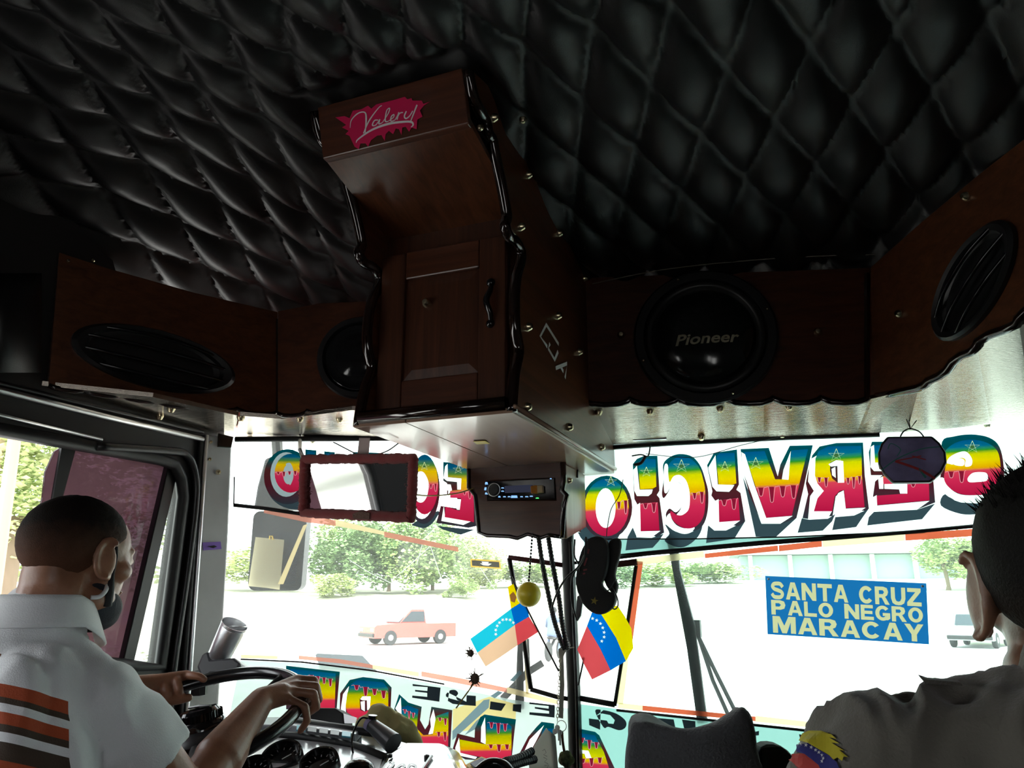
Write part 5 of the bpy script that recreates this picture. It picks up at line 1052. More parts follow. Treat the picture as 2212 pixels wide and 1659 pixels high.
GLY = {'A': ([[(0, 1), (.35, 0), (.65, 0), (1, 1), (.74, 1), (.68, .8), (.32, .8), (.26, 1)]], [[(.39, .6), (.61, .6), (.5, .27)]]), 'N': ([[(0, 0), (.27, 0), (.73, .58), (.73, 0), (1, 0), (1, 1), (.73, 1), (.27, .42), (.27, 1), (0, 1)]], []),
       'T': ([[(0, 0), (1, 0), (1, .23), (.64, .23), (.64, 1), (.36, 1), (.36, .23), (0, .23)]], []), 'R': ([[(0, 0), (.6, 0), (.84, .07), (.92, .28), (.85, .47), (.7, .56), (1, 1), (.69, 1), (.46, .62), (.28, .62), (.28, 1), (0, 1)]], [[(.28, .2), (.55, .2), (.64, .3), (.55, .42), (.28, .42)]]),
       'U': ([[(0, 0), (.28, 0), (.28, .6), (.36, .76), (.5, .8), (.64, .76), (.72, .6), (.72, 0), (1, 0), (1, .62), (.9, .88), (.7, .98), (.5, 1), (.3, .98), (.1, .88), (0, .62)]], []), 'Z': ([[(.03, 0), (.97, 0), (.97, .2), (.38, .78), (1, .78), (1, 1), (0, 1), (0, .8), (.6, .22), (.03, .22)]], []),
       'P': ([[(0, 0), (.62, 0), (.88, .08), (.96, .32), (.88, .56), (.62, .65), (.29, .65), (.29, 1), (0, 1)]], [[(.29, .21), (.55, .21), (.66, .32), (.55, .44), (.29, .44)]]), 'L': ([[(0, 0), (.29, 0), (.29, .77), (1, .77), (1, 1), (0, 1)]], []),
       'O': ([_arc(.5, .5, 0, 345)], [_arc(.23, .28, 0, 345)]), 'E': ([[(0, 0), (.95, 0), (.95, .22), (.29, .22), (.29, .39), (.9, .39), (.9, .6), (.29, .6), (.29, .78), (1, .78), (1, 1), (0, 1)]], []),
       'M': ([[(0, 0), (.31, 0), (.5, .55), (.69, 0), (1, 0), (1, 1), (.78, 1), (.78, .34), (.6, 1), (.4, 1), (.22, .34), (.22, 1), (0, 1)]], []), 'Y': ([[(0, 0), (.3, 0), (.5, .36), (.7, 0), (1, 0), (.64, .6), (.64, 1), (.36, 1), (.36, .6)]], []),
       'C': (_C, []), 'G': (_C + [[(.5, .48), (1, .48), (1, .84), (.86, .94), (.74, .95), (.74, .68), (.5, .68)]], []), 'S': (_S, [])}
LAYERS.clear()
add_shape(sg, SB, None, 'board', paint('blue_board', (.006, .075, .21), .9), [quad], -1)
CREAM = paint('cream_letter_vinyl', (.34, .30, .17), .9)
for txt, v0, v1, u0, u1 in (('SANTA CRUZ', .09, .385, .03, .965), ('PALO NEGRO', .405, .655, .03, .97), ('MARACAY', .68, .965, .035, .97)):
    wid = [.5 if ch == ' ' else {'M': 1.1, 'L': .78, 'E': .8, 'S': .86}.get(ch, .92) for ch in txt]; gap = .10; tot = sum(wid) + gap * (len(txt) - 1); x = 0
    for ch, w_ in zip(txt, wid):
        if ch != ' ':
            f_ = lambda p: qpx(u0 + (u1 - u0) * (x + p[0] * w_) / tot, v0 + (v1 - v0) * p[1])
            ps_, hs_ = GLY[ch]; add_shape(sg, SB, None, 'letter', CREAM, [[f_(p) for p in q] for q in ps_], 1, [[f_(p) for p in q] for q in hs_])
        x += w_ + gap
flush_paint(.0)
for u, v in ((.02, .05), (.975, .05)):
    b = MB(); b.lathe([(.004, 0), (.003, .003), (0, .004)], qpt(u, v), SB.n, 10); b.build('pin', M['alu'], sg)

# ================================================================ flags, beads, masks, cables by the post
def cloth(name, c, tr=.75): return paint(name, c, tr)
FP = Plane(PL.hit(1100, 1350, .06), PL.n); FQ = Plane(PR.hit(1310, 1390, .07), PR.n)
CY_, CB_, CR_ = cloth('flag_yellow', (.62, .47, .0)), cloth('flag_blue', (.0, .10, .42)), cloth('flag_red', (.52, .05, .06))
CB2, CR2 = cloth('flag_blue_sheer', (.01, .38, .52)), cloth('flag_red_sheer', (.62, .40, .26))  # paler stripe colours: daylight shining through the cloth is painted in
WHT = cloth('flag_star_white', (.6, .62, .64))
fl = thing('small_flag', 'small tricolour flag with star arc on a thin stick, left of the post', 'flag', FP.hit(1160, 1360))
LAYERS.clear()
def piece(nm, m, pl, pts, off, par): add_shape(par, pl, None, nm, m, [pts], off)
piece('yellow_stripe', CY_, FP, [(1097, 1268), (1109, 1261), (1123, 1303), (1104, 1315)], 0, fl)
piece('blue_stripe', CB2, FP, [(1016, 1380), (1060, 1348), (1104, 1315), (1112, 1350), (1070, 1381), (1031, 1410)], 0, fl)
piece('blue_stripe', CB_, FP, [(1104, 1315), (1123, 1303), (1138, 1310), (1143, 1332), (1112, 1350)], 0, fl)
piece('red_stripe', CR2, FP, [(1031, 1410), (1070, 1381), (1112, 1350), (1118, 1394), (1080, 1420), (1049, 1440)], 0, fl)
piece('red_stripe', CR_, FP, [(1112, 1350), (1143, 1332), (1163, 1365), (1118, 1394)], 0, fl)
piece('crest', paint('flag_crest', (.22, .09, .02), .7) if True else mat('flag_crest', (.4, .2, .05), .7, var=.9, vscale=120), FP, [(1101, 1285), (1109, 1278), (1116, 1290), (1112, 1302), (1104, 1299)], .002, fl)
for i, (x, y) in enumerate(((1071, 1370), (1071, 1361), (1074, 1352), (1079, 1345), (1086, 1339), (1094, 1338), (1102, 1339), (1109, 1345))): piece('star', WHT, FP, star(x, y, 4.2, -60), .0015, fl)
b = MB(); b.tube([FP.hit(1104, 1246, -.003), FP.hit(1160, 1358, -.003), FP.hit(1207, 1450, -.003)], .0028, 8); b.build('stick', mat('dark_stick', (.06, .05, .045), .5), fl, smooth=True)
fr2 = thing('small_flag', 'small tricolour flag with star arc hanging right of the post', 'flag', FQ.hit(1300, 1400))
piece('yellow_stripe', CY_, FQ, [(1298, 1326), (1316, 1312), (1334, 1308), (1350, 1332), (1364, 1358), (1368, 1400), (1352, 1428), (1331, 1378)], 0, fr2)
piece('blue_stripe', CB_, FQ, [(1279, 1322), (1298, 1326), (1331, 1378), (1352, 1428), (1319, 1448), (1297, 1402), (1268, 1352)], 0, fr2)
piece('red_stripe', CR_, FQ, [(1268, 1352), (1297, 1402), (1319, 1448), (1279, 1468), (1262, 1436), (1247, 1403)], 0, fr2)
for x, y in ((1280, 1336), (1289, 1340), (1297, 1347), (1302, 1356), (1305, 1366), (1305, 1376), (1300, 1385)): piece('star', WHT, FQ, star(x, y, 4.2, -80), .0015, fr2)
b = MB(); b.tube([FQ.hit(1262, 1420, -.004), FQ.hit(1249, 1480, -.004)], .0028, 8); b.build('stick', M['black_plastic'], fr2)
flush_paint(.0)
# yellow ball on a bead chain
bt = 2.08
bc = thing('bead_pendant', 'yellow ball hanging on a dark bead chain under the console', 'pendant', at(1142, 1284, bt))
b = MB(); b.ball(at(1142, 1284, bt), .0335, None, 28); b.build('ball', mat('yellow_ball', (.85, .66, .03), .35), bc, smooth=True)
_b = MB(); _b.ball((0, 0, 0), .0034, None, 10); BEAD = _b.mesh('bead', True); BEAD.materials.append(M['black_gloss'])
for k in range(14):
    o = bpy.data.objects.new('bead', BEAD); COL.objects.link(o); o.parent = bc; o.matrix_parent_inverse = WM[bc.name].inverted(); o.location = at(1149.5 - 7 * k / 13, 1160 + 7.2 * k, bt)
b = MB(); b.tube([at(1150, 1150, bt), at(1142.5, 1258, bt)], .0008, 5); b.build('string', M['black_plastic'], bc)
# face masks
FM = Plane(PR.hit(1300, 1250, .10), PR.n)
def puff(pl, pts, depth, voxel=.005, it=6, off=0): 
    b = MB(); b.prism([pl.hit(x, y, off) for x, y in pts], pl.n * depth); return remesh(b, voxel, it, 'puff')
MASK = mat('black_mask_cloth', (.012, .011, .012), .8, bump=.3, bscale=250)
mk = thing('face_mask', 'black cloth face masks with red and yellow print hung right of the post', 'face mask', FM.hit(1290, 1240))
link('shell', puff(FM, smooth_px([(1284, 1160), (1312, 1164), (1320, 1200), (1314, 1240), (1304, 1262), (1318, 1278), (1334, 1280), (1331, 1308), (1308, 1326), (1284, 1322), (1262, 1300), (1250, 1262), (1253, 1220), (1266, 1180)], 3), .03), MASK, mk)
link('shell', puff(FM, smooth_px([(1318, 1172), (1332, 1162), (1344, 1168), (1342, 1200), (1332, 1240), (1338, 1265), (1332, 1285), (1316, 1270), (1306, 1240), (1314, 1205)], 3), .022, off=-.012), MASK, mk)
b = MB(); b.tube(bez([FM.hit(x, y, .02) for x, y in ((1322, 1268), (1333, 1290), (1335, 1308), (1328, 1316), (1322, 1310), (1324, 1296))], 4), .002, 6); b.tube(bez([FM.hit(x, y, .01) for x, y in ((1300, 1268), (1312, 1276), (1322, 1266), (1330, 1250))], 4), .002, 6); b.build('ear_loop', M['black_plastic'], mk, smooth=True)
b = MB(); b.prism([FM.hit(x, y, .034) for x, y in star(1284, 1298, 9, -80)], FM.n * .001); b.build('star_print', mat('mask_gold', (.25, .19, .02), .6), mk)
RP = mat('mask_red', (.18, .02, .03), .6)
for pts in ([(1262, 1222), (1268, 1205)], [(1259, 1240), (1264, 1238)], [(1260, 1232), (1268, 1230)], [(1270, 1196), (1272, 1186)]):
    b = MB(); band(b, FM, pts, .005, .0335); b.build('red_print', RP, mk)
# cables, straps and chain beside the post
def cable(label, pts, r, m=None, name='cable', rib=0, n=6, cat='cable'):
    q = bez(pts, n); b = MB()
    b.tube(q, [r * (1 + (rib if k % 2 else -rib)) for k in range(len(q))] if rib else r, 8); return tag(b.build(name, m or M['rubber'], smooth=not rib), label, cat)
cable('ribbed black conduit from the console to the post, left one', [at(1163, 1158, 2.22), at(1172, 1220, 2.22), at(1188, 1300, 2.24), at(1200, 1350, 2.26), at(1218, 1402, 2.3)], .0072, rib=.12, n=18)
cable('ribbed black conduit from the console to the post, right one', [at(1184, 1158, 2.24), at(1194, 1220, 2.24), at(1207, 1290, 2.26), at(1215, 1350, 2.28), at(1226, 1402, 2.3)], .0075, rib=.12, n=18)
cable('white and black cable tied across the centre post', [at(1190, 1320, 2.2), at(1202, 1284, 2.2), at(1222, 1250, 2.18), at(1250, 1224, 2.2), at(1262, 1200, 2.25)], .003, n=5)
cable('thin black cable beside the post reaching a dark plug', [at(1266, 1160, 2.3), at(1262, 1205, 2.28), at(1246, 1228, 2.28), at(1236, 1250, 2.28), at(1234, 1290, 2.26), at(1240, 1320, 2.24), at(1246, 1338, 2.24)], .003)
cable('thin black cable hanging straight right of the post', [at(1242, 1165, 2.32), at(1241, 1200, 2.32), at(1252, 1225, 2.3), at(1255, 1262, 2.3)], .0028)
b = MB(); b.prism(pp(FQ, [(1249, 1288), (1256, 1284), (1262, 1292), (1257, 1330), (1250, 1342), (1245, 1338)]), FQ.n * .012); tag(b.build('cable_plug', M['black_plastic'], bevel=.002), 'dark flat plug hanging on a cable beside the masks', 'plug')
st = thing('ribbon', 'pale ribbon knotted round the post above the key chain', 'ribbon', PL.hit(1215, 1400, .05))
RB_ = mat('pale_ribbon', (.45, .41, .34), .8)
b = MB(); b.prism([PL.hit(x, y, .055) for x, y in ((1206, 1402), (1220, 1392), (1230, 1386), (1233, 1394), (1222, 1406), (1216, 1420), (1207, 1418))], PL.n * .004); b.tube([PL.hit(1216, 1402, .055), PL.hit(1240, 1398, .05)], .002, 5); b.build('knot', RB_, st)
b = MB(); b.prism([PL.hit(x, y, .045) for x, y in ((1208, 1418), (1217, 1416), (1219, 1480), (1216, 1552), (1207, 1550), (1209, 1480))], PL.n * .003); b.build('tail', RB_, st)
ch = thing('key_chain', 'steel chain with keys and rings hanging along the post', 'key chain', PL.hit(1205, 1540, .06))
_b = MB(); _b.tube([(.0035 * math.cos(a), 0, .006 * math.sin(a)) for a in (2 * math.pi * k / 12 for k in range(12))], .0011, 5, closed=True); LINK = _b.mesh('link', True); LINK.materials.append(mat('chain_steel', (.40, .34, .25), .3, metal=1))
for k in range(18):
    o = bpy.data.objects.new('chain_link', LINK); COL.objects.link(o); o.parent = ch; o.matrix_parent_inverse = WM[ch.name].inverted(); o.location = PL.hit(1210 - 6 * k / 17, 1428 + 7.4 * k, .06); o.rotation_euler = (0, 0, R(90 * (k % 2) + 20))
b = MB(); c0 = PL.hit(1213, 1568, .06); b.tube([c0 + Vector((.015 * math.cos(a), 0, .015 * math.sin(a))) for a in (2 * math.pi * k / 20 for k in range(20))], .0013, 6, closed=True); b.build('ring', M['alu'], ch, smooth=True)
for x, y, a in ((1204, 1572, .2), (1199, 1580, -.2), (1209, 1582, .05)):
    p = PL.hit(x, y, .062); b = MB(); b.lathe([(.008, -.001), (.008, .001)], p, (0, 1, 0), 12); b.box(p + Vector((a * .02, 0, -.02)), (.005, .002, .03)); b.build('key', M['alu'], ch)
ka = MB(); 
for k in range(5): ka.ball(PL.hit(1222 + 9 * (k % 3) - 6, 1632 + 10 * (k // 2), .06), .012 + .003 * (k % 2), None, 10)
pm = remesh(ka, .004, 2, 'camo'); CAMO = mat('camouflage_plush', (.09, .10, .04), .9, var=.9, vscale=60, bump=.8, bscale=300); pmo = link('plush_charm', pm, CAMO); tag(pmo, 'fuzzy camouflage plush charm at the foot of the post', 'charm')
b = MB(); b.tube(bez([PL.hit(1214, 1580, .06), PL.hit(1216, 1606, .06), PL.hit(1220, 1628, .06)], 4), .004, 6); b.build('cord', mat('brown_cord', (.12, .05, .03), .8), pmo, smooth=True)
pap = thing('paper_slip', 'white folded paper slips with handwriting hung by the post', 'paper', PL.hit(1175, 1620, .08))
PAPER = paint('paper_white', (.42, .42, .40), .5)
PP_ = Plane(PL.hit(1175, 1620, .08), PL.n + Vector((.15, 0, 0)))
b = MB(); b.prism(pp(PP_, [(1180, 1572), (1194, 1590), (1202, 1670), (1180, 1700), (1146, 1690), (1141, 1636), (1158, 1604)]), (0, 0, 0)); b.build('sheet', PAPER, pap)
b = MB(); b.prism(pp(PP_, [(1186, 1578), (1200, 1590), (1206, 1664), (1196, 1664)], -.006), PP_.n * .001); b.build('sheet', PAPER, pap)
b = MB()
for pts in ([(1172, 1622), (1176, 1618), (1180, 1626), (1174, 1630), (1182, 1634)], [(1174, 1636), (1182, 1640), (1176, 1646), (1184, 1650)], [(1176, 1654), (1186, 1652), (1180, 1662)]): band(b, PP_, pts, .0012, .0022)
b.build('handwriting', mat('ink', (.03, .03, .05), .6), pap)
for i, (x, y, s_) in enumerate(((1017, 1411, .0085), (1026, 1466, .0125))):
    bb = MB(); c0 = PL.hit(x, y, .01)
    for k in range(60): bb.tube([c0, c0 + Vector((random.gauss(0, s_), -.006, random.gauss(0, s_)))], .0011, 4)
    bb.ball(c0, (s_ * 1.25, .008, s_ * 1.3), None, 10); o = bb.build('pompom', mat('brown_fluff%d' % i, (.07, .045, .03), .95)); tag(o, ('small brown fluff stuck on the left pane beside the flag', 'larger brown fluff ball stuck on the tape strip')[i], 'fluff')
    if i: b = MB(); b.tube([PL.hit(1024, 1476, .012), PL.hit(985, 1530, .012)], .0022, 5); b.build('stalk', mat('yellow_stalk', (.25, .18, .03), .6), o)
# ================================================================ dashboard and driving position
DP = Plane((-1.25, 1.73, -.335), (.02, -.13, .99)); GN = Vector((.08, -.55, .83)).normalized()
M['dash'] = mat('dash_black_paint', (.13, .132, .14), .13, spec=1.0, coat=1.0, bump=.12, bscale=40)
M['dash_grey'] = mat('dash_grey_plate', (.62, .63, .67), .28, metal=0, coat=.6, bump=.1, bscale=30)
dash = thing('dashboard', 'glossy black bus dashboard with gauges and a row of switches', 'dashboard', DP.hit(650, 1640))
b = MB(); b.prism(pp(DP, [(420, 1580), (545, 1560), (640, 1552), (790, 1572), (870, 1600), (1000, 1640), (1040, 1710), (330, 1710), (380, 1640)]), -DP.n * .22); b.build('body', M['dash'], dash, bevel=.008)
b = MB(); b.prism(pp(DP, [(560, 1592), (800, 1618), (828, 1636), (800, 1750), (520, 1740)], .0005), DP.n * .004); pl_ = b.build('gauge_plate', M['dash_grey'], dash, bevel=.002)
b = MB(); b.prism(pp(DP, [(555, 1568), (640, 1566), (782, 1590), (768, 1606), (630, 1586), (545, 1584)], .0), DP.n * .022); sw = b.build('switch_bar', M['dash_grey'], dash, bevel=.003)
for i, (x, m) in enumerate(((650, 'b'), (674, 'g'), (699, 'g'), (723, 'g'), (748, 'b'))):
    y = 1574 + (x - 650) * .135; b = MB(); b.prism(pp(DP, [(x - 9, y - 5), (x + 10, y - 2.5), (x + 9, y + 8), (x - 10, y + 5.5)], .022), DP.n * .004)
    b.build('switch', mat('switch_' + m + str(i), (.10, .48, .62) if m == 'b' else (.10, .10, .11), .4), sw, bevel=.001)
b = MB(); b.tube([DP.hit(x, y, .006) for x, y in ((545, 1586), (640, 1590), (770, 1612), (830, 1636))], .010, 8); b.tube([DP.hit(x, y, .02) for x, y in ((640, 1560), (720, 1570), (805, 1583))], .010, 8); b.build('padding_roll', M['rubber'], dash, smooth=True)
CWL = Plane(DP.hit(690, 1566), (.15, -1, .25))
b = MB(); q = [(630, 1528), (724, 1529), (741, 1540), (744, 1566), (735, 1574), (630, 1560)]; b.prism(pp(CWL, q, .0), -CWL.n * .06); b.build('cowl', M['rubber'], dash, bevel=.004)
b = MB(); b.prism(pp(CWL, [(742, 1541), (770, 1550), (768, 1562), (744, 1562)]), -CWL.n * .004); b.build('foil_end', M['alu'], dash)
for x, y, r in ((608, 1636, .048), (690, 1650, .044), (545, 1668, .042)):
    c0 = at(x, y, DP.hit(x, y + 14).dot(FWD)) - GN * .018; g = None
    b = MB(); b.lathe([(r, -.05), (r, .022), (r * .96, .028), (r * .84, .028), (r * .82, .012)], c0, GN, 36); g = b.build('gauge', M['black_gloss'], dash, smooth=35)
    b = MB(); b.lathe([(0, .010), (r * .82, .010)][::-1], c0, GN, 36); b.build('dial', mat('dial_face%d' % x, (.22, .23, .24), .08), g)  # dial colour lightened to paint in the bright reflection on its glass
    b = MB(); e1 = GN.cross(Vector((1, 0, 0))).normalized(); b.tube([c0 + GN * .013, c0 + GN * .013 + (e1 * .6 + Vector((.5, 0, 0))) * r * .6], .0012, 5); b.build('needle', mat('needle%d' % x, (.8, .8, .8), .5), g)
    b = MB()
    for k in range(11):
        a = R(-40 + 26 * k); d = Vector((1, 0, 0)) * math.cos(a) + e1 * math.sin(a); d = (d - GN * d.dot(GN)).normalized(); b.tube([c0 + GN * .012 + d * r * .62, c0 + GN * .012 + d * r * .76], .0009, 4)
    b.build('tick_marks', mat('ticks%d' % x, (.7, .7, .7), .5), g)
# right hand metal cover with script stickers and bolts
b = MB(); b.hexa([DP.hit(x, y, .05) for x, y in ((840, 1632), (880, 1605), (960, 1606), (978, 1640), (1010, 1720), (800, 1720))], [DP.hit(x, y, -.05) for x, y in ((820, 1640), (870, 1618), (990, 1620), (1010, 1655), (1040, 1740), (790, 1740))]); cov = b.build('engine_cover', M['dash'], dash, bevel=.012)
for x, y in ((842, 1636), (922, 1638)):
    b = MB(); b.lathe([(.006, 0), (.006, .006), (.0, .008)], DP.hit(x, y, .05), DP.n, 8); b.build('bolt', M['black_plastic'], cov)
b = MB(); b.tube([DP.hit(932, 1634, .054), DP.hit(912, 1664, .054)], .004, 6); b.build('lever', M['black_gloss'], cov)
b = MB()
for pts in ([(826, 1664), (836, 1648), (850, 1646), (846, 1656), (830, 1664)], [(850, 1664), (868, 1650), (874, 1656), (858, 1664)], [(880, 1664), (886, 1650), (898, 1654), (896, 1664)]): band(b, DP, [(p.x, p.y) for p in bez([(x, y, 0) for x, y in pts], 4)], .005, .052)
b.build('script_sticker', mat('silver_script', (.6, .6, .62), .3), cov)
b = MB(); b.ball(DP.hit(775, 1672, .03), (.035, .035, .03), None, 20); b.build('round_knob', M['black_gloss'], dash, smooth=True)
# ledge between dashboard and glass, lower lining
b = MB(); zl = -.47
b.prism([(-1.70, 1.6, zl), (-.6, 1.6, zl), (-.6, 2.38, zl), (MX, 2.36, zl), (-1.70, 1.90, zl)], (0, 0, -.03)); struct(b.build('trim_6', M['rubber']), 'black ledge behind the dashboard under the left pane', 'trim')
b = MB(); b.prism([LW.hit(x, y, .02) for x, y in ((352, 1560), (395, 1552), (400, 1620), (340, 1640))], (.03, 0, 0)); b.build('cream_panel', mat('cream_panel', (.55, .52, .45), .5), wall_l)
# steering wheel
SWC = Vector((-1.27, 1.373, -.243)); SWN = Vector((-.012, -.355, .935)).normalized(); SWA = SWN.cross(Vector((0, 1, 0))).normalized(); SWB = SWN.cross(SWA)
def rim(deg, rr_=.225, up=0.0): return SWC + (SWA * math.cos(R(deg)) + SWB * math.sin(R(deg))) * rr_ + SWN * up
wh = thing('steering_wheel', 'black bus steering wheel held by the driver', 'steering wheel', SWC)
b = MB(); b.tube([rim(k * 5) for k in range(72)], .0145, 12, closed=True); b.build('rim', mat('wheel_black', (.010, .010, .011), .22, coat=.4), wh, smooth=True)
for a in (10, 130, 250):
    b = MB(); b.tube(bez([rim(a, .218), rim(a, .12, -.03), rim(a, .03, -.045)], 5), [.011] * 5 + [.012] * 6, 8); b.build('spoke', M['black_plastic'], wh, smooth=True)
b = MB(); b.lathe([(.05, -.06), (.05, -.035), (.04, -.028), (0, -.026)], SWC, SWN, 24); b.build('hub', M['black_plastic'], wh, smooth=35)
b = MB(); b.tube([SWC - SWN * .06, SWC - SWN * .3 + Vector((0, .12, 0))], .03, 12); b.build('column', M['black_plastic'], wh)
# ribbed black cap on its housing beside the wheel
vc = at(438, 1600, 1.66); va = Vector((-.12, -.16, 1)).normalized()
vt = thing('air_vent', 'round black ribbed cap on a cup-shaped housing beside the wheel', 'air vent', vc)
b = MB(); b.lathe([(.058, -.05), (.056, -.01), (.054, .03), (.050, .042), (.046, .045), (.044, .03), (.03, .02)], vc, va, 32); b.build('housing', M['black_gloss'], vt, smooth=40)
b = MB(); n_ = 56; prof = [(.043, .040), (.044, .058), (.038, .066), (0, .069)]
b.lathe(prof, vc, va + Vector((-.06, 0, 0)), n_)
for v in b.bm.verts:
    pass
cap = b.build('ribbed_cap', M['black_gloss'], vt, smooth=30)
b = MB(); a1 = va.cross(Vector((0, 1, 0))).normalized(); a2 = va.cross(a1)
for k in range(30):
    a = 2 * math.pi * k / 30; d = a1 * math.cos(a) + a2 * math.sin(a); b.tube([vc + va * .040 + d * .0445, vc + va * .060 + d * .0445], .0022, 5)
b.build('ribs', M['black_gloss'], cap)
b = MB(); b.tube([vc + va * .0705 - a1 * .03, vc + va * .072, vc + va * .0705 + a1 * .03], .003, 6); b.build('grip_ridge', M['black_gloss'], cap)
# aluminium tumbler in its holder on the pillar
cu0, cu1 = at(466, 1432, 1.98), at(507, 1348, 1.98); ax = (cu1 - cu0); h = ax.length
cup = thing('tumbler', 'brushed aluminium tumbler leaning in a holder by the pillar', 'tumbler', cu0)
b = MB(); b.lathe([(.027, 0), (.0285, .006), (.034, h * .9), (.033, h * .93), (.035, h * .95), (.035, h), (.0335, h), (.032, h * .92), (.026, .01), (0, .008)], cu0, ax, 32); b.build('cup', M['alu'], cup, smooth=40)
b = MB(); b.tube([cu0 + ax.normalized() * h * .93 + Vector((.034 * math.cos(a), .034 * math.sin(a) * .9, 0)) for a in (2 * math.pi * k / 24 for k in range(24))], .0012, 5, closed=True); b.build('rolled_lip', M['alu'], cup)
hd = thing('cup_holder', 'dark grey plastic holder under the aluminium tumbler', 'holder', at(470, 1440, 1.98))
b = MB(); HPn = Plane(at(475, 1420, 1.98), (.2, -.9, .3)); b.prism(pp(HPn, [(436, 1412), (450, 1406), (455, 1424), (505, 1420), (520, 1432), (516, 1446), (455, 1452), (436, 1470), (424, 1440)], .03), -HPn.n * .07); b.build('cradle', mat('holder_grey', (.07, .07, .075), .35), hd, bevel=.006)
b = MB(); b.tube([at(430, 1500, 1.99), at(432, 1450, 2.0)], .02, 8); b.build('stem', M['black_plastic'], hd)
# khaki cloth, charger, cable, book, headset, hoses on the ledge
kb = MB()
for x, y, r, s_ in ((800, 1575, .05, 1), (830, 1556, .05, 1), (860, 1570, .055, 1), (880, 1600, .045, 1), (890, 1625, .03, 1), (845, 1600, .05, 1)): kb.ball(at(x, y, 2.0), (r, r * .8, r * .62), Matrix.Rotation(.4, 3, 'Y'), 16)
km = remesh(kb, .006, 8, 'cloth')
for v in km.vertices: v.co += Vector(v.normal) * .012 * noise.noise(v.co * 22) + Vector((0, 0, .006 * noise.noise(v.co * 60)))
kh = link('khaki_cloth', km, mat('khaki_cloth', (.36, .30, .13), .9, bump=.2, bscale=120)); tag(kh, 'crumpled khaki cloth lying on the ledge behind the dashboard', 'cloth')
chg = thing('phone_charger', 'grey cylindrical charger with a black cable looping out of it', 'charger', DP.hit(835, 1600, .06))
p0, p1 = at(803, 1566, 1.86), at(850, 1606, 1.8); b = MB(); b.tube([p0, p1], [.016, .024], 16); b.build('barrel', mat('charger_grey', (.06, .06, .065), .3), chg, smooth=40)
b = MB(); b.tube([p0 - (p1 - p0) * .12, p0 + (p1 - p0) * .02], .0175, 16); b.build('collar', mat('lilac_ring', (.35, .3, .5), .4), chg, smooth=40)
b = MB(); b.tube([p0 + Vector((.002, 0, .022)), p0], .011, 10); b.build('plug', M['black_gloss'], chg)
b = MB(); b.tube(bez([p0 + Vector((0, 0, .02)), at(796, 1552, 1.86), at(780, 1552, 1.85), at(764, 1580, 1.83), at(760, 1610, 1.8), at(766, 1640, 1.78), at(772, 1670, 1.76)], 6), .0024, 6); b.build('cable', M['black_gloss'], chg, smooth=True)
b = MB(); b.tube(bez([at(800, 1690, 1.7), at(830, 1640, 1.74), at(880, 1612, 1.8), at(905, 1610, 1.85)], 6), .0024, 6); tag(b.build('cable', M['black_gloss'], smooth=True), 'thin black cable curving over the metal cover', 'cable')
bk = thing('booklet', 'yellow and dark blue booklet lying at the foot of the left pane', 'booklet', at(1030, 1652, 1.95))
q = [at(1006, 1652, 2.0), at(1040, 1634, 2.05), at(1066, 1645, 2.0), at(1030, 1672, 1.9)]; b = MB(); b.hexa(q, [p + Vector((0, 0, -.012)) for p in q]); b.build('pages', mat('booklet_yellow', (.65, .40, .02), .5), bk)
q = [at(1016, 1652, 1.985), at(1040, 1640, 2.02), at(1056, 1646, 1.99), at(1030, 1664, 1.9)]; b = MB(); b.hexa([p + Vector((0, 0, .004)) for p in q], [p + Vector((0, 0, .0)) for p in q]); b.build('cover_print', mat('booklet_navy', (.05, .05, .12), .5), bk)
b = MB(); b.tube(bez([at(1030, 1668, 1.84), at(1055, 1650, 1.86), at(1085, 1652, 1.86), at(1104, 1670, 1.84)], 6), .013, 10); tag(b.build('headset', M['black_gloss'], smooth=True), 'glossy black headset band beside the booklet', 'headset')
for i, (a_, c_, d_) in enumerate((((1090, 1645), (1120, 1637), (1150, 1622)), ((1098, 1658), (1125, 1648), (1156, 1640)))):
    cable(('upper', 'lower')[i] + ' black corrugated hose below the hanging papers', [at(*a_, 1.95), at(*c_, 2.0), at(*d_, 2.05)], .010, rib=.1, n=14, name='hose', cat='hose')
# grey fleece cushion on the front seat
CUP = Plane(at(1500, 1640, 1.15), Vector((.2, -1, .1)))
cb_ = MB(); pts = smooth_px([(1360, 1552), (1400, 1556), (1460, 1578), (1520, 1576), (1560, 1566), (1590, 1540), (1604, 1528), (1618, 1538), (1634, 1580), (1650, 1630), (1660, 1720), (1655, 1800), (1500, 1820), (1360, 1800), (1350, 1700), (1354, 1600)], 3)
cb_.prism(pp(CUP, pts, .05), -CUP.n * .12); cm = remesh(cb_, .009, 10, 'cushion')
for v in cm.vertices: v.co += Vector(v.normal) * .010 * noise.noise(v.co * 14)
cs = link('cushion', cm, mat('grey_fleece', (.075, .075, .08), .95, bump=.8, bscale=260, sheen=.4)); tag(cs, 'grey fleece cushion with a peaked corner on the front seat', 'cushion')
b = MB(); b.prism(pp(CUP, [(1640, 1610), (1690, 1608), (1720, 1640), (1730, 1700), (1640, 1700)], -.02), -CUP.n * .1); so = b.build('seat_back', mat('seat_dark', (.03, .026, .025), .9), bevel=.02); tag(so, 'dark seat back behind the grey cushion', 'seat')
b = MB(); b.box((.1, 1.55, -.66), (.66, .3, .5)); b.build('seat_base', M['rubber'], so)
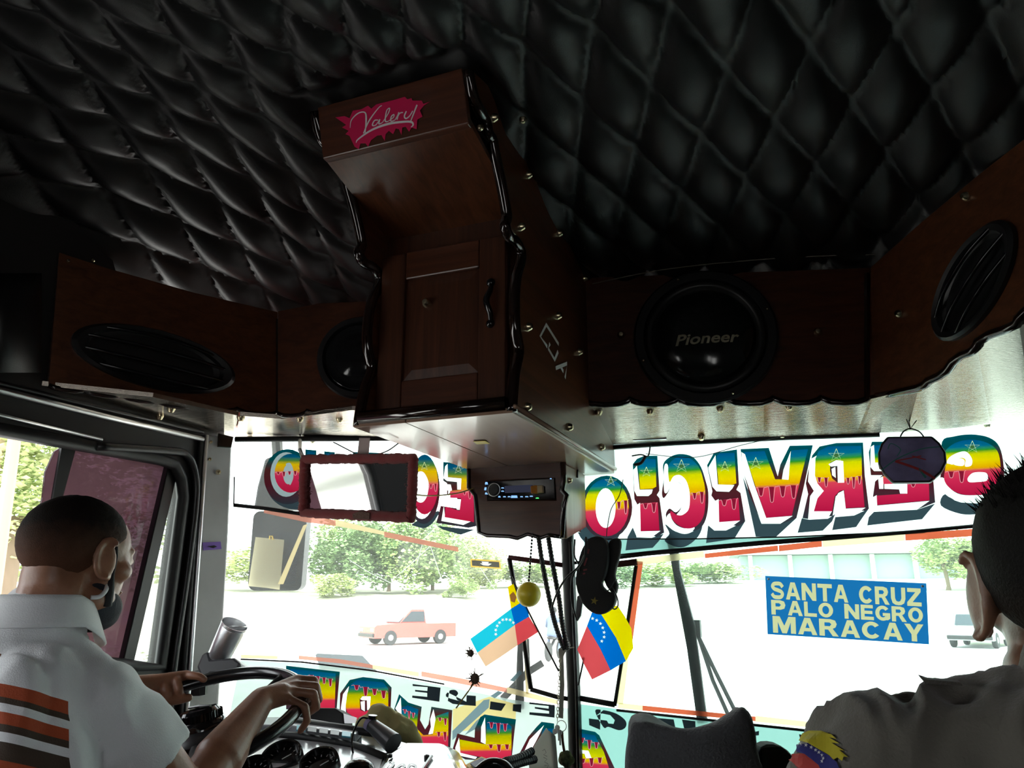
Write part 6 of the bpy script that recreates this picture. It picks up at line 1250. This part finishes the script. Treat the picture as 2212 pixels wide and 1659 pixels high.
# ================================================================ people
def skin_mat(name, c, c2):
    m, nt, b = new_mat(name); tc = nt.nodes.new('ShaderNodeTexCoord'); n = nt.nodes.new('ShaderNodeTexNoise'); n.inputs['Scale'].default_value = 18; n.inputs['Detail'].default_value = 6
    nt.links.new(tc.outputs['Object'], n.inputs['Vector']); r = nt.nodes.new('ShaderNodeValToRGB'); r.color_ramp.elements[0].color = col(c); r.color_ramp.elements[1].color = col(c2); r.color_ramp.elements[0].position = .35; r.color_ramp.elements[1].position = .68
    nt.links.new(n.outputs['Fac'], r.inputs[0]); nt.links.new(r.outputs[0], b.inputs['Base Color']); b.inputs['Roughness'].default_value = .42
    b.inputs['Subsurface Weight'].default_value = .08; b.inputs['Subsurface Radius'].default_value = (.01, .004, .002); b.inputs['Subsurface Scale'].default_value = .3
    n2 = nt.nodes.new('ShaderNodeTexNoise'); n2.inputs['Scale'].default_value = 260; n2.inputs['Detail'].default_value = 3; nt.links.new(tc.outputs['Object'], n2.inputs['Vector'])
    bp = nt.nodes.new('ShaderNodeBump'); bp.inputs['Strength'].default_value = .18; bp.inputs['Distance'].default_value = .002; nt.links.new(n2.outputs['Fac'], bp.inputs['Height']); nt.links.new(bp.outputs[0], b.inputs['Normal'])
    return m
SKIN = skin_mat('skin_brown', (.24, .105, .06), (.36, .165, .095)); SKIN2 = skin_mat('skin_warm', (.22, .105, .063), (.30, .15, .09))
def head_parts(b, T, ear_s=1.0, neck=((0, -.035, -.07), (0, -.075, -.22)), nr=.056):
    """cranium, face, jaw, nose, brow, lips, ears, neck; local frame looks along +Y"""
    def E(c, r, rot=None): b.ball(T @ Vector(c), r, (T.to_3x3() @ rot) if rot else T.to_3x3(), 24)
    E((0, -.016, .027), (.078, .098, .080)); E((0, .02, .024), (.071, .075, .074)); E((-.03, .070, .004), (.024, .022, .022)); E((.03, .070, .004), (.024, .022, .022))
    E((0, -.060, -.040), (.048, .034, .07)); E((0, .030, -.035), (.062, .066, .075)); E((0, .036, .0), (.0665, .062, .075)); E((0, .045, -.085), (.040, .045, .034)); E((0, .078, -.098), (.022, .018, .017))
    for s in (-1, 1):
        E((s * .048, .052, -.02), (.024, .030, .022)); E((s * .052, .012, -.075), (.018, .045, .025)); E((s * .030, .074, .020), (.026, .018, .012))
        E((s * .031, .089, .002), (.012, .010, .009))
        rot = Matrix.Rotation(s * R(-22), 3, 'Z') @ Matrix.Rotation(R(12), 3, 'X')
        E((s * .080, -.006, -.005), (.007 * ear_s, .019 * ear_s, .032 * ear_s), rot)
        hx = []
        for k in range(13):                              # helix and lobe of the ear
            a = R(-120 + 235 * k / 12); hx.append(Vector((s * .083, -.006, -.004)) + rot @ Vector((s * .004, -.019 * math.cos(a + .6), .033 * math.sin(a + .35))) * ear_s)
        for p, q in zip(hx, hx[1:]): b.capsule(T @ p, T @ q, .0046, .0046, 10)
        E((s * .079, .006, -.036), (.0065, .0085, .010))
    b.capsule(T @ Vector((0, .092, .012)), T @ Vector((0, .110, -.022)), .008, .012); E((0, .105, -.026), (.017, .011, .009))
    E((0, .095, -.056), (.024, .011, .006)); E((0, .093, -.068), (.021, .010, .007))
    b.capsule(T @ Vector(neck[0]), T @ Vector(neck[1]), nr, nr * 1.12, 20)
def hand(b, wrist, forearm_from, knuckles, fingers, thumb, r=.0098):
    """palm from the wrist to four knuckles; fingers = list of joint lists; thumb = joints"""
    W = Vector(wrist)
    b.capsule(forearm_from, W, .047, .0265, 18); b.capsule(W, W.lerp((Vector(knuckles[1]) + Vector(knuckles[2])) / 2, .6), .0265, .022, 16)
    for k, K in enumerate(knuckles):
        K = Vector(K); m = W.lerp(K, .15) + (Vector(knuckles[1]) - Vector(knuckles[2])).normalized() * (.010 * (1.5 - k) * .7)
        b.capsule(m, K, .0185, .0126, 12)
    for a, c in zip(knuckles, knuckles[1:]): b.capsule(Vector(a).lerp(W, .35), Vector(c).lerp(W, .35), .0135, .0135, 12)
    for i, (K, js) in enumerate(zip(knuckles, fingers)):
        p = Vector(K); rr_ = r * (1.04, 1.08, 1.02, .9)[i]
        for j, q in enumerate(js):
            b.capsule(p, q, rr_ * (1.08 - .08 * j), rr_ * (1.0 - .08 * j), 12); p = Vector(q)
    p = Vector(thumb[0])
    for j, q in enumerate(thumb[1:]): b.capsule(p, q, .0135 - .0015 * j, .0118 - .001 * j, 12); p = Vector(q)
VOX = .0034
# ---- the driver
HT = Matrix.Translation((-1.278, 1.045, .078)) @ Matrix.Rotation(R(-1), 4, 'Z') @ Matrix.Rotation(R(-4), 4, 'X') @ Matrix.Diagonal((.97, .96, .97, 1))
b = MB(); head_parts(b, HT, 1.08, ((0, -.03, -.06), (0, -.052, -.19)), .060)
RS, RE, RWr = Vector((-1.132, 1.02, -.165)), Vector((-1.065, 1.155, -.335)), Vector((-1.108, 1.385, -.196))
LS, LE, LWr = Vector((-1.445, 1.02, -.168)), Vector((-1.555, 1.20, -.30)), Vector((-1.492, 1.40, -.188))
b.capsule(RS, RE, .055, .043, 18); b.capsule(RE, RE.lerp(RWr, .42), .043, .042, 18); b.capsule(LS, LE, .055, .043, 18)
out = lambda d: (rim(d) - SWC).normalized()
dn = -SWN
def wrap(d, up, o1, l=1.0):
    """finger joints curling over the outside of the rim at angle d"""
    o = out(d); c = rim(d)
    return [c + o * (.028 * l) - dn * .012, c + o * (.030 * l) + dn * .018, c + o * .010 + dn * .028 * l]
kd = (222, 214, 206, 198)
KN = [rim(d) - dn * .024 - out(d) * (.006 + .004 * i) for i, d in enumerate(kd)]
FG = [wrap(d, 0, 0, (1, 1.05, 1, .85)[i]) for i, d in enumerate(kd)]
c_ = rim(197); FG[3] = [c_ + out(197) * .022 - dn * .004 + Vector((0, -.006, 0)), c_ + out(197) * .026 + dn * .026 + Vector((0, -.012, 0)), c_ + out(197) * .012 + dn * .045 + Vector((0, -.018, 0))]
TH = [RWr + Vector((-.012, .02, -.006)), rim(212) - out(212) * .034 - dn * .004, rim(219) - out(219) * .030 + dn * .012, rim(226) - out(226) * .024 + dn * .018]
hand(b, RWr, RE.lerp(RWr, .38), KN, FG, TH)
kd = (316, 322, 329, 336)
KN = [rim(d) - dn * .020 + out(d) * .008 for d in kd]
FG = [[rim(d) - dn * .022 - out(d) * .016, rim(d) - dn * .004 - out(d) * .030, rim(d) + dn * .016 - out(d) * .020] for d in kd]
FG[0] = [rim(313) - dn * .022 - out(313) * .010, rim(309) - dn * .019 - out(309) * .018, rim(306) - dn * .010 - out(306) * .022]
TH = [LWr + Vector((.014, .02, -.008)), rim(332) - out(332) * .030 + dn * .008, rim(324) - out(324) * .034 + dn * .016, rim(317) - out(317) * .030 + dn * .020]
hand(b, LWr, LE, KN, FG, TH)
b.capsule((-1.285, .98, -.16), (-1.285, .93, -.60), .13, .13, 18); b.capsule(RS, LS, .05, .05, 16)
dm = remesh(b, VOX, 5, 'driver_body', .5)
drv = link('person', dm, SKIN); tag(drv, 'driver in a white polo shirt with orange stripes steering the bus', 'person')
# close-cropped hair, fading into the neck
def hair_cap(T, name, m, par, z_side, z_back, top=.0045, spikes=0, seed=1, sx=1.0):
    bm = MB(); 
    bm.grid(lambda s, t: Vector((0, 0, 0)), 1, 1); bm.bm.clear()
    nu, nv = 64, 28; rows = []
    for j in range(nv + 1):
        ph = math.pi * .5 - (math.pi * .80) * j / nv; row = []
        for i in range(nu):
            th = 2 * math.pi * i / nu; cx_, sy_ = math.cos(th), math.sin(th)
            back = max(0, -sy_); lim = -R(22) - R(46) * back ** .5 + R(46) * max(0, sy_) ** .8
            p_ = max(ph, lim) if True else ph
            rx, ry, rz = .0812 * sx, .1012, .0832
            z = math.sin(p_); rr_ = math.cos(p_)
            P_ = Vector((rx * rr_ * cx_, -.016 + ry * rr_ * sy_, .027 + rz * z))
            # blend with the flatter front of the skull
            row.append(bm.bm.verts.new(T @ (P_ + Vector((0, .0, .001)) + P_.normalized() * (top * max(.15, math.sin(max(0, p_) )) + .0012 * noise.noise(P_ * 90)))))
        rows.append(row)
    for j in range(nv):
        for i in range(nu):
            try: bm.bm.faces.new((rows[j][i], rows[j + 1][i], rows[j + 1][(i + 1) % nu], rows[j][(i + 1) % nu]))
            except ValueError: pass
    bmesh.ops.remove_doubles(bm.bm, verts=bm.bm.verts, dist=.0004)
    rnd = random.Random(seed)
    for _ in range(spikes):
        th = rnd.uniform(0, 6.283); p_ = R(rnd.uniform(28, 90)); P_ = Vector((.08 * math.cos(p_) * math.cos(th), -.016 + .10 * math.cos(p_) * math.sin(th), .028 + .082 * math.sin(p_)))
        d = (Vector((P_.x * 3, P_.y * 2 + .03, P_.z * 5)).normalized() + Vector((rnd.gauss(0, .25), rnd.gauss(0, .25), rnd.gauss(0, .2)))).normalized(); L = rnd.uniform(.012, .026); w_ = .0016
        e1 = d.orthogonal().normalized() * w_; e2 = d.cross(e1).normalized() * w_; q = T @ P_
        d3 = T.to_3x3() @ d; a1 = T.to_3x3() @ e1; a2 = T.to_3x3() @ e2; tip = bm.bm.verts.new(q + d3 * L); bs = [bm.bm.verts.new(q + v) for v in (a1, a2, -a1, -a2)]
        for k in range(4): bm.bm.faces.new((bs[k], bs[(k + 1) % 4], tip))
    return bm.build(name, m, par, smooth=True)
def hair_mat(name, dark, skin, z0, z1, bscale=500):
    m, nt, b_ = new_mat(name); g = nt.nodes.new('ShaderNodeNewGeometry'); sp = nt.nodes.new('ShaderNodeSeparateXYZ'); nt.links.new(g.outputs['Position'], sp.inputs[0])
    n = nt.nodes.new('ShaderNodeTexNoise'); n.inputs['Scale'].default_value = 60; nt.links.new(g.outputs['Position'], n.inputs['Vector'])
    ad = nt.nodes.new('ShaderNodeMath'); ad.operation = 'MULTIPLY_ADD'; ad.inputs[1].default_value = .03; nt.links.new(n.outputs['Fac'], ad.inputs[0]); nt.links.new(sp.outputs['Z'], ad.inputs[2])
    mr = nt.nodes.new('ShaderNodeMapRange'); mr.inputs[1].default_value = z0 + .015; mr.inputs[2].default_value = z1 + .015; nt.links.new(ad.outputs[0], mr.inputs[0])
    mx = nt.nodes.new('ShaderNodeMix'); mx.data_type = 'RGBA'; mx.inputs[6].default_value = col(skin); mx.inputs[7].default_value = col(dark); nt.links.new(mr.outputs[0], mx.inputs[0]); nt.links.new(mx.outputs[2], b_.inputs['Base Color'])
    b_.inputs['Roughness'].default_value = .75; b_.inputs['Specular IOR Level'].default_value = .12; n2 = nt.nodes.new('ShaderNodeTexNoise'); n2.inputs['Scale'].default_value = bscale; nt.links.new(g.outputs['Position'], n2.inputs['Vector'])
    bp = nt.nodes.new('ShaderNodeBump'); bp.inputs['Strength'].default_value = .6; bp.inputs['Distance'].default_value = .002; nt.links.new(n2.outputs['Fac'], bp.inputs['Height']); nt.links.new(bp.outputs[0], b_.inputs['Normal']); return m
hair_cap(HT, 'hair', hair_mat('cropped_hair', (.010, .007, .006), (.15, .064, .036), .02, .14), drv, 0, 0, .004)
# black mask pulled under the chin, loop over the ear
def hp_(x, y, z): return HT @ Vector((x, y, z))
b = MB()
for s, k in ((1, 0),):
    b.ball(hp_(0, .055, -.098), (.052, .05, .036), HT.to_3x3(), 20); b.ball(hp_(.042, .035, -.088), (.024, .05, .034), HT.to_3x3(), 16); b.ball(hp_(-.042, .035, -.088), (.024, .05, .034), HT.to_3x3(), 16); b.ball(hp_(.05, .015, -.07), (.018, .03, .028), HT.to_3x3(), 16)
mm = link('chin_mask', remesh(b, .005, 5, 'mask'), mat('navy_mask_cloth', (.012, .014, .022), .75, bump=.3, bscale=300), drv)
b = MB()
b.tube(bez([hp_(.062, .030, -.085), hp_(.070, .026, -.058), hp_(.0745, .021, -.03), hp_(.077, .019, 0), hp_(.079, .013, .02)], 5), [.011 - .0075 * min(1, k / 10) for k in range(21)], 8); b.build('ear_loop', MASK, mm, smooth=True)
b = MB(); b.tube(bez([hp_(.066, .022, -.050), hp_(.075, .012, -.062), hp_(.076, .0, -.072), hp_(.070, -.012, -.074)], 5), .0040, 8); b.build('white_loop', mat('white_elastic', (.75, .75, .76), .6), mm, smooth=True)
# polo shirt
def shirt_mat():
    m, nt, b_ = new_mat('white_polo_knit'); g = nt.nodes.new('ShaderNodeNewGeometry'); sp = nt.nodes.new('ShaderNodeSeparateXYZ'); nt.links.new(g.outputs['Position'], sp.inputs[0])
    ad = nt.nodes.new('ShaderNodeMath'); ad.operation = 'MULTIPLY_ADD'; ad.inputs[1].default_value = .42; nt.links.new(sp.outputs['Y'], ad.inputs[0]); nt.links.new(sp.outputs['Z'], ad.inputs[2])
    mr = nt.nodes.new('ShaderNodeMapRange'); mr.inputs[1].default_value = .042; mr.inputs[2].default_value = .262; nt.links.new(ad.outputs[0], mr.inputs[0])
    r = nt.nodes.new('ShaderNodeValToRGB'); r.color_ramp.interpolation = 'CONSTANT'; e = r.color_ramp.elements
    W_, O_, B_ = (.80, .80, .81, 1), (.42, .07, .02, 1), (.055, .035, .022, 1)
    st = [(0, O_), (.28, O_), (.43, B_), (.54, W_), (.60, B_), (.645, O_), (.72, W_), (.775, B_), (.815, O_), (.90, W_)]
    while len(e) < len(st): e.new(.5)
    for el, (p, c) in zip(e, st): el.position = p; el.color = c
    nt.links.new(mr.outputs[0], r.inputs[0])
    dt = nt.nodes.new('ShaderNodeVectorMath'); dt.operation = 'DOT_PRODUCT'; dt.inputs[1].default_value = (.85, .3, .25); nt.links.new(g.outputs['Position'], dt.inputs[0])
    gt = nt.nodes.new('ShaderNodeMath'); gt.operation = 'GREATER_THAN'; gt.inputs[1].default_value = -.700; nt.links.new(dt.outputs['Value'], gt.inputs[0])
    mx = nt.nodes.new('ShaderNodeMix'); mx.data_type = 'RGBA'; mx.inputs[7].default_value = W_; nt.links.new(gt.outputs[0], mx.inputs[0]); nt.links.new(r.outputs[0], mx.inputs[6])
    nt.links.new(mx.outputs[2], b_.inputs['Base Color']); b_.inputs['Roughness'].default_value = .9; b_.inputs['Sheen Weight'].default_value = .2
    tc = nt.nodes.new('ShaderNodeTexCoord'); n = nt.nodes.new('ShaderNodeTexVoronoi'); n.inputs['Scale'].default_value = 420; nt.links.new(tc.outputs['Object'], n.inputs['Vector'])
    bp = nt.nodes.new('ShaderNodeBump'); bp.inputs['Strength'].default_value = .25; bp.inputs['Distance'].default_value = .002; nt.links.new(n.outputs['Distance'], bp.inputs['Height']); nt.links.new(bp.outputs[0], b_.inputs['Normal']); return m
POLO = shirt_mat(); POLO_W = mat('white_polo_plain', (.80, .80, .81), .9, bump=.25, bscale=420, sheen=.2)
def folds(me, amp, sc, stretch=(1, 1, 1), seed=0):
    ns = [Vector(v.normal) for v in me.vertices]; cs = [Vector(v.co) for v in me.vertices]; out_ = []
    for c, n in zip(cs, ns):
        p = Vector((c.x * stretch[0], c.y * stretch[1], c.z * stretch[2])) * sc + Vector((seed, 0, 0))
        out_ += list(c + n * amp * (1 - abs(noise.noise(p) + .5 * noise.noise(p * 2.1)) * 2.0))
    me.vertices.foreach_set('co', out_); me.update()
def two_mats(me, m0, m1, test):
    me.materials.clear(); me.materials.append(m0); me.materials.append(m1)
    for p in me.polygons: p.material_index = 1 if test(p.center) else 0
b = MB(); NB = Vector((-1.285, .985, -.06))
b.ball((-1.285, .94, -.30), (.215, .135, .24)); b.ball((-1.285, .92, -.55), (.21, .14, .30)); b.ball((-1.285, .955, -.17), (.19, .105, .115))
for S in (RS, LS): b.capsule(NB + Vector((0, .0, -.03)), S + Vector((0, -.015, .0)), .072, .058, 18)
b.capsule(NB + Vector((0, -.015, -.04)), NB + Vector((0, .014, .020)), .086, .074, 20)
b.ball((-1.20, .89, -.20), (.09, .05, .12)); b.ball((-1.37, .89, -.20), (.09, .05, .12))
for S, E_ in ((RS, RE), (LS, LE)):
    d = E_ - S; b.ball(S, .064); b.tube([S - d * .1, S + d * .15, S + d * .35, S + d * .56], [.058, .063, .066, .067], 22)
tm = remesh(b, .0065, 6, 'shirt'); folds(tm, .0075, 10, (1.2, 1, .55))
sh = link('polo_shirt', tm, POLO, drv)
# turned down collar
b = MB()
def collar(s, t):
    a = R(-168 + 336 * s) - R(90); rx, ry = .079 + .022 * t, .076 + .026 * t
    z = .022 - .052 * t - .030 * max(0, math.sin(a)) - .012 * t * max(0, math.sin(a))
    return Vector((-1.285 + rx * math.cos(a), 1.0 + ry * math.sin(a), z - .012))
b.grid(collar, 48, 6); co_ = b.build('collar', POLO_W, sh, smooth=True, fix=False); md = co_.modifiers.new('s', 'SOLIDIFY'); md.thickness = .004
# driver seat behind
b = MB(); b.box((-1.285, .70, -.60), (.46, .12, .62), Matrix.Rotation(R(8), 3, 'X')); b.box((-1.285, .95, -.86), (.48, .50, .14)); b.box((-1.285, .95, -1.06), (.3, .3, .3)); so = b.build('driver_seat', mat('driver_seat_vinyl', (.03, .03, .03), .6), bevel=.03); tag(so, 'dark driver seat hidden below the frame', 'seat')

# ---- the passenger beside the phone
PT = Matrix.Translation((.228, .915, .010)) @ Matrix.Rotation(R(-2), 4, 'Z') @ Matrix.Diagonal((1.06, 1.05, 1.05, 1))
b = MB(); head_parts(b, PT, 1.18, ((0, -.03, -.06), (-.01, -.05, -.2)), .056)
PLs, PLe, PLw = Vector((.020, .87, -.172)), Vector((-.072, .885, -.45)), Vector((-.02, 1.12, -.50))
PRs, PRe, PRw = Vector((.40, .93, -.165)), Vector((.46, 1.0, -.44)), Vector((.36, 1.2, -.50))
for S, E_, W_ in ((PLs, PLe, PLw), (PRs, PRe, PRw)):
    b.capsule(S, E_, .05, .042, 16)
    f_ = (W_ - E_).normalized(); sd_ = Vector((1, 0, 0)) if S is PLs else Vector((-1, 0, 0))
    Kp = [W_ + f_ * .085 + sd_ * (.03 - .02 * k) for k in range(4)]
    Fp = [[K + f_ * .035 + Vector((0, 0, -.008)), K + f_ * .055 + Vector((0, 0, -.022)), K + f_ * .062 + Vector((0, 0, -.040))] for K in Kp]
    hand(b, W_, E_, Kp, Fp, [W_ + sd_ * .015, W_ + f_ * .035 + sd_ * .042, W_ + f_ * .065 + sd_ * .055, W_ + f_ * .085 + sd_ * .05])
b.capsule((.20, .88, -.22), (.20, .86, -.60), .13, .13, 16); b.capsule(PLs, PRs, .05, .05, 14)
pas = link('person', remesh(b, .0042, 5, 'passenger_body'), SKIN2); tag(pas, 'passenger in a dark shirt with a flag print on the sleeve, seen from behind', 'person')
hair_cap(PT, 'hair', hair_mat('dark_hair', (.010, .009, .008), (.03, .02, .015), -.03, .02, 350), pas, 0, 0, .010, 900, 3)
b = MB()
b.ball((.20, .88, -.34), (.20, .14, .22)); b.ball((.20, .86, -.55), (.20, .14, .25)); b.ball((.20, .885, -.20), (.17, .10, .10))
for S in (PLs, PRs): b.capsule((.215, .885, -.130), S + Vector((0, 0, .016)), .070, .058, 18)
b.capsule((.22, .88, -.13), (.235, .885, -.075), .072, .064, 16)
for S, E_ in ((PLs, PLe), (PRs, PRe)):
    d = E_ - S; b.ball(S, .063); b.tube([S - d * .05, S + d * .3, S + d * 1.05], [.062, .068, .066], 22)
pm_ = remesh(b, .006, 6, 'shirt'); folds(pm_, .015, 13, (1.3, 1, .40), 3)
SHIRT = mat('dark_olive_shirt', (.15, .135, .11), .9, bump=.35, bscale=300, sheen=.3)
ps = link('shirt', pm_, SHIRT, pas)
b = MB(); b.grid(lambda s, t: Vector((.236 + (.066 + .020 * t) * math.cos(R(-75 - 330 * s + 75 + 60)), .895 + (.064 + .02 * t) * math.sin(R(-75 - 330 * s + 75 + 60)), -.040 - .045 * t)), 40, 5); cl_ = b.build('collar', SHIRT, ps, smooth=True, fix=False); md = cl_.modifiers.new('s', 'SOLIDIFY'); md.thickness = .004
q = [at(1985, 1461, .70), at(2006, 1468, .70), at(2075, 1474, .715), at(2080, 1482, .715), at(2000, 1478, .70)]
b = MB(); b.prism(q, (0, .012, .001)); b.build('epaulette', SHIRT, ps, bevel=.001)
# brushed tricolour printed on the left sleeve: pushed onto the cloth surface
bpy.context.view_layer.update()
from mathutils.bvhtree import BVHTree
def on_cloth(obs, x, y, lift):
    d = ray(x, y).normalized(); best = None
    for o in obs:
        bv = o.data['bv'] if False else BV[o.name]; h = bv.ray_cast(Vector((0, 0, 0)), d)
        if h[0] is not None and (best is None or h[3] < best[3]): best = h
    return best[0] + best[1].normalized() * lift if best else None
BV = {}
for o in (ps,):
    bm = bmesh.new(); bm.from_mesh(o.data); BV[o.name] = BVHTree.FromBMesh(bm); bm.free()
def cloth_patch(name, pts, m, lift, step=7):
    xs = [p[0] for p in pts]; ys = [p[1] for p in pts]; from mathutils.geometry import intersect_point_tri_2d
    co = list(pts); n = len(pts); 
    for x in range(int(min(xs)), int(max(xs)), step):
        for y in range(int(min(ys)), int(max(ys)), step):
            ins = False; x1, y1 = pts[-1]
            for x0, y0 in pts:
                if (y0 > y) != (y1 > y) and x < (x1 - x0) * (y - y0) / (y1 - y0) + x0: ins = not ins
                x1, y1 = x0, y0
            if ins: co.append((x, y))
    r_ = delaunay_2d_cdt([Vector(c) for c in co], [], [list(range(n))], 1, .01)
    vs = [on_cloth((ps,), v.x, v.y, lift) for v in r_[0]]; keep = [k for k, v in enumerate(vs) if v is not None]; mp = {k: i for i, k in enumerate(keep)}
    fs = [[mp[k] for k in f] for f in r_[2] if all(k in mp for k in f)]
    fs = [f for f in fs if max((vs[keep[f[i]]] - vs[keep[f[i - 1]]]).length for i in range(len(f))) < .07]
    if not fs: return
    me = bpy.data.meshes.new(name); me.from_pydata([vs[k] for k in keep], [], fs); return link(name, me, m, ps)
FLY, FLB, FLR = mat('print_yellow', (.55, .46, .02), .8), mat('print_blue', (.035, .035, .20), .8), mat('print_red', (.52, .06, .05), .8)
cloth_patch('yellow_print', [(1724, 1605), (1738, 1588), (1752, 1582), (1778, 1584), (1800, 1590), (1812, 1600), (1795, 1597), (1818, 1610), (1800, 1608), (1828, 1626), (1818, 1624), (1836, 1640), (1826, 1638), (1824, 1648), (1814, 1640), (1806, 1645), (1796, 1636), (1770, 1622), (1748, 1610)], FLY, .0028)
cloth_patch('blue_print', [(1704, 1618), (1724, 1605), (1748, 1610), (1770, 1622), (1796, 1636), (1812, 1650), (1822, 1672), (1790, 1690), (1770, 1655), (1740, 1632)], FLB, .0026)
cloth_patch('red_print', [(1680, 1636), (1692, 1622), (1704, 1617), (1740, 1632), (1770, 1655), (1792, 1690), (1750, 1690), (1720, 1650)], FLR, .0024)
for x, y in ((1716, 1617), (1734, 1614), (1745, 1617), (1755, 1621), (1764, 1626), (1772, 1631), (1779, 1637), (1783, 1644), (1780, 1650)):
    cloth_patch('star_print', star(x, y, 4.5, -80), M['white_ink'], .0042, 50)
# passenger seat
b = MB(); b.box((.20, .62, -.72), (.44, .10, .55), Matrix.Rotation(R(6), 3, 'X')); b.box((.20, .88, -.86), (.46, .48, .12)); b.box((.2, .88, -1.06), (.3, .3, .3)); so = b.build('passenger_seat', mat('passenger_seat_vinyl', (.03, .028, .028), .7), bevel=.03); tag(so, 'dark seat under the passenger at the right edge', 'seat')
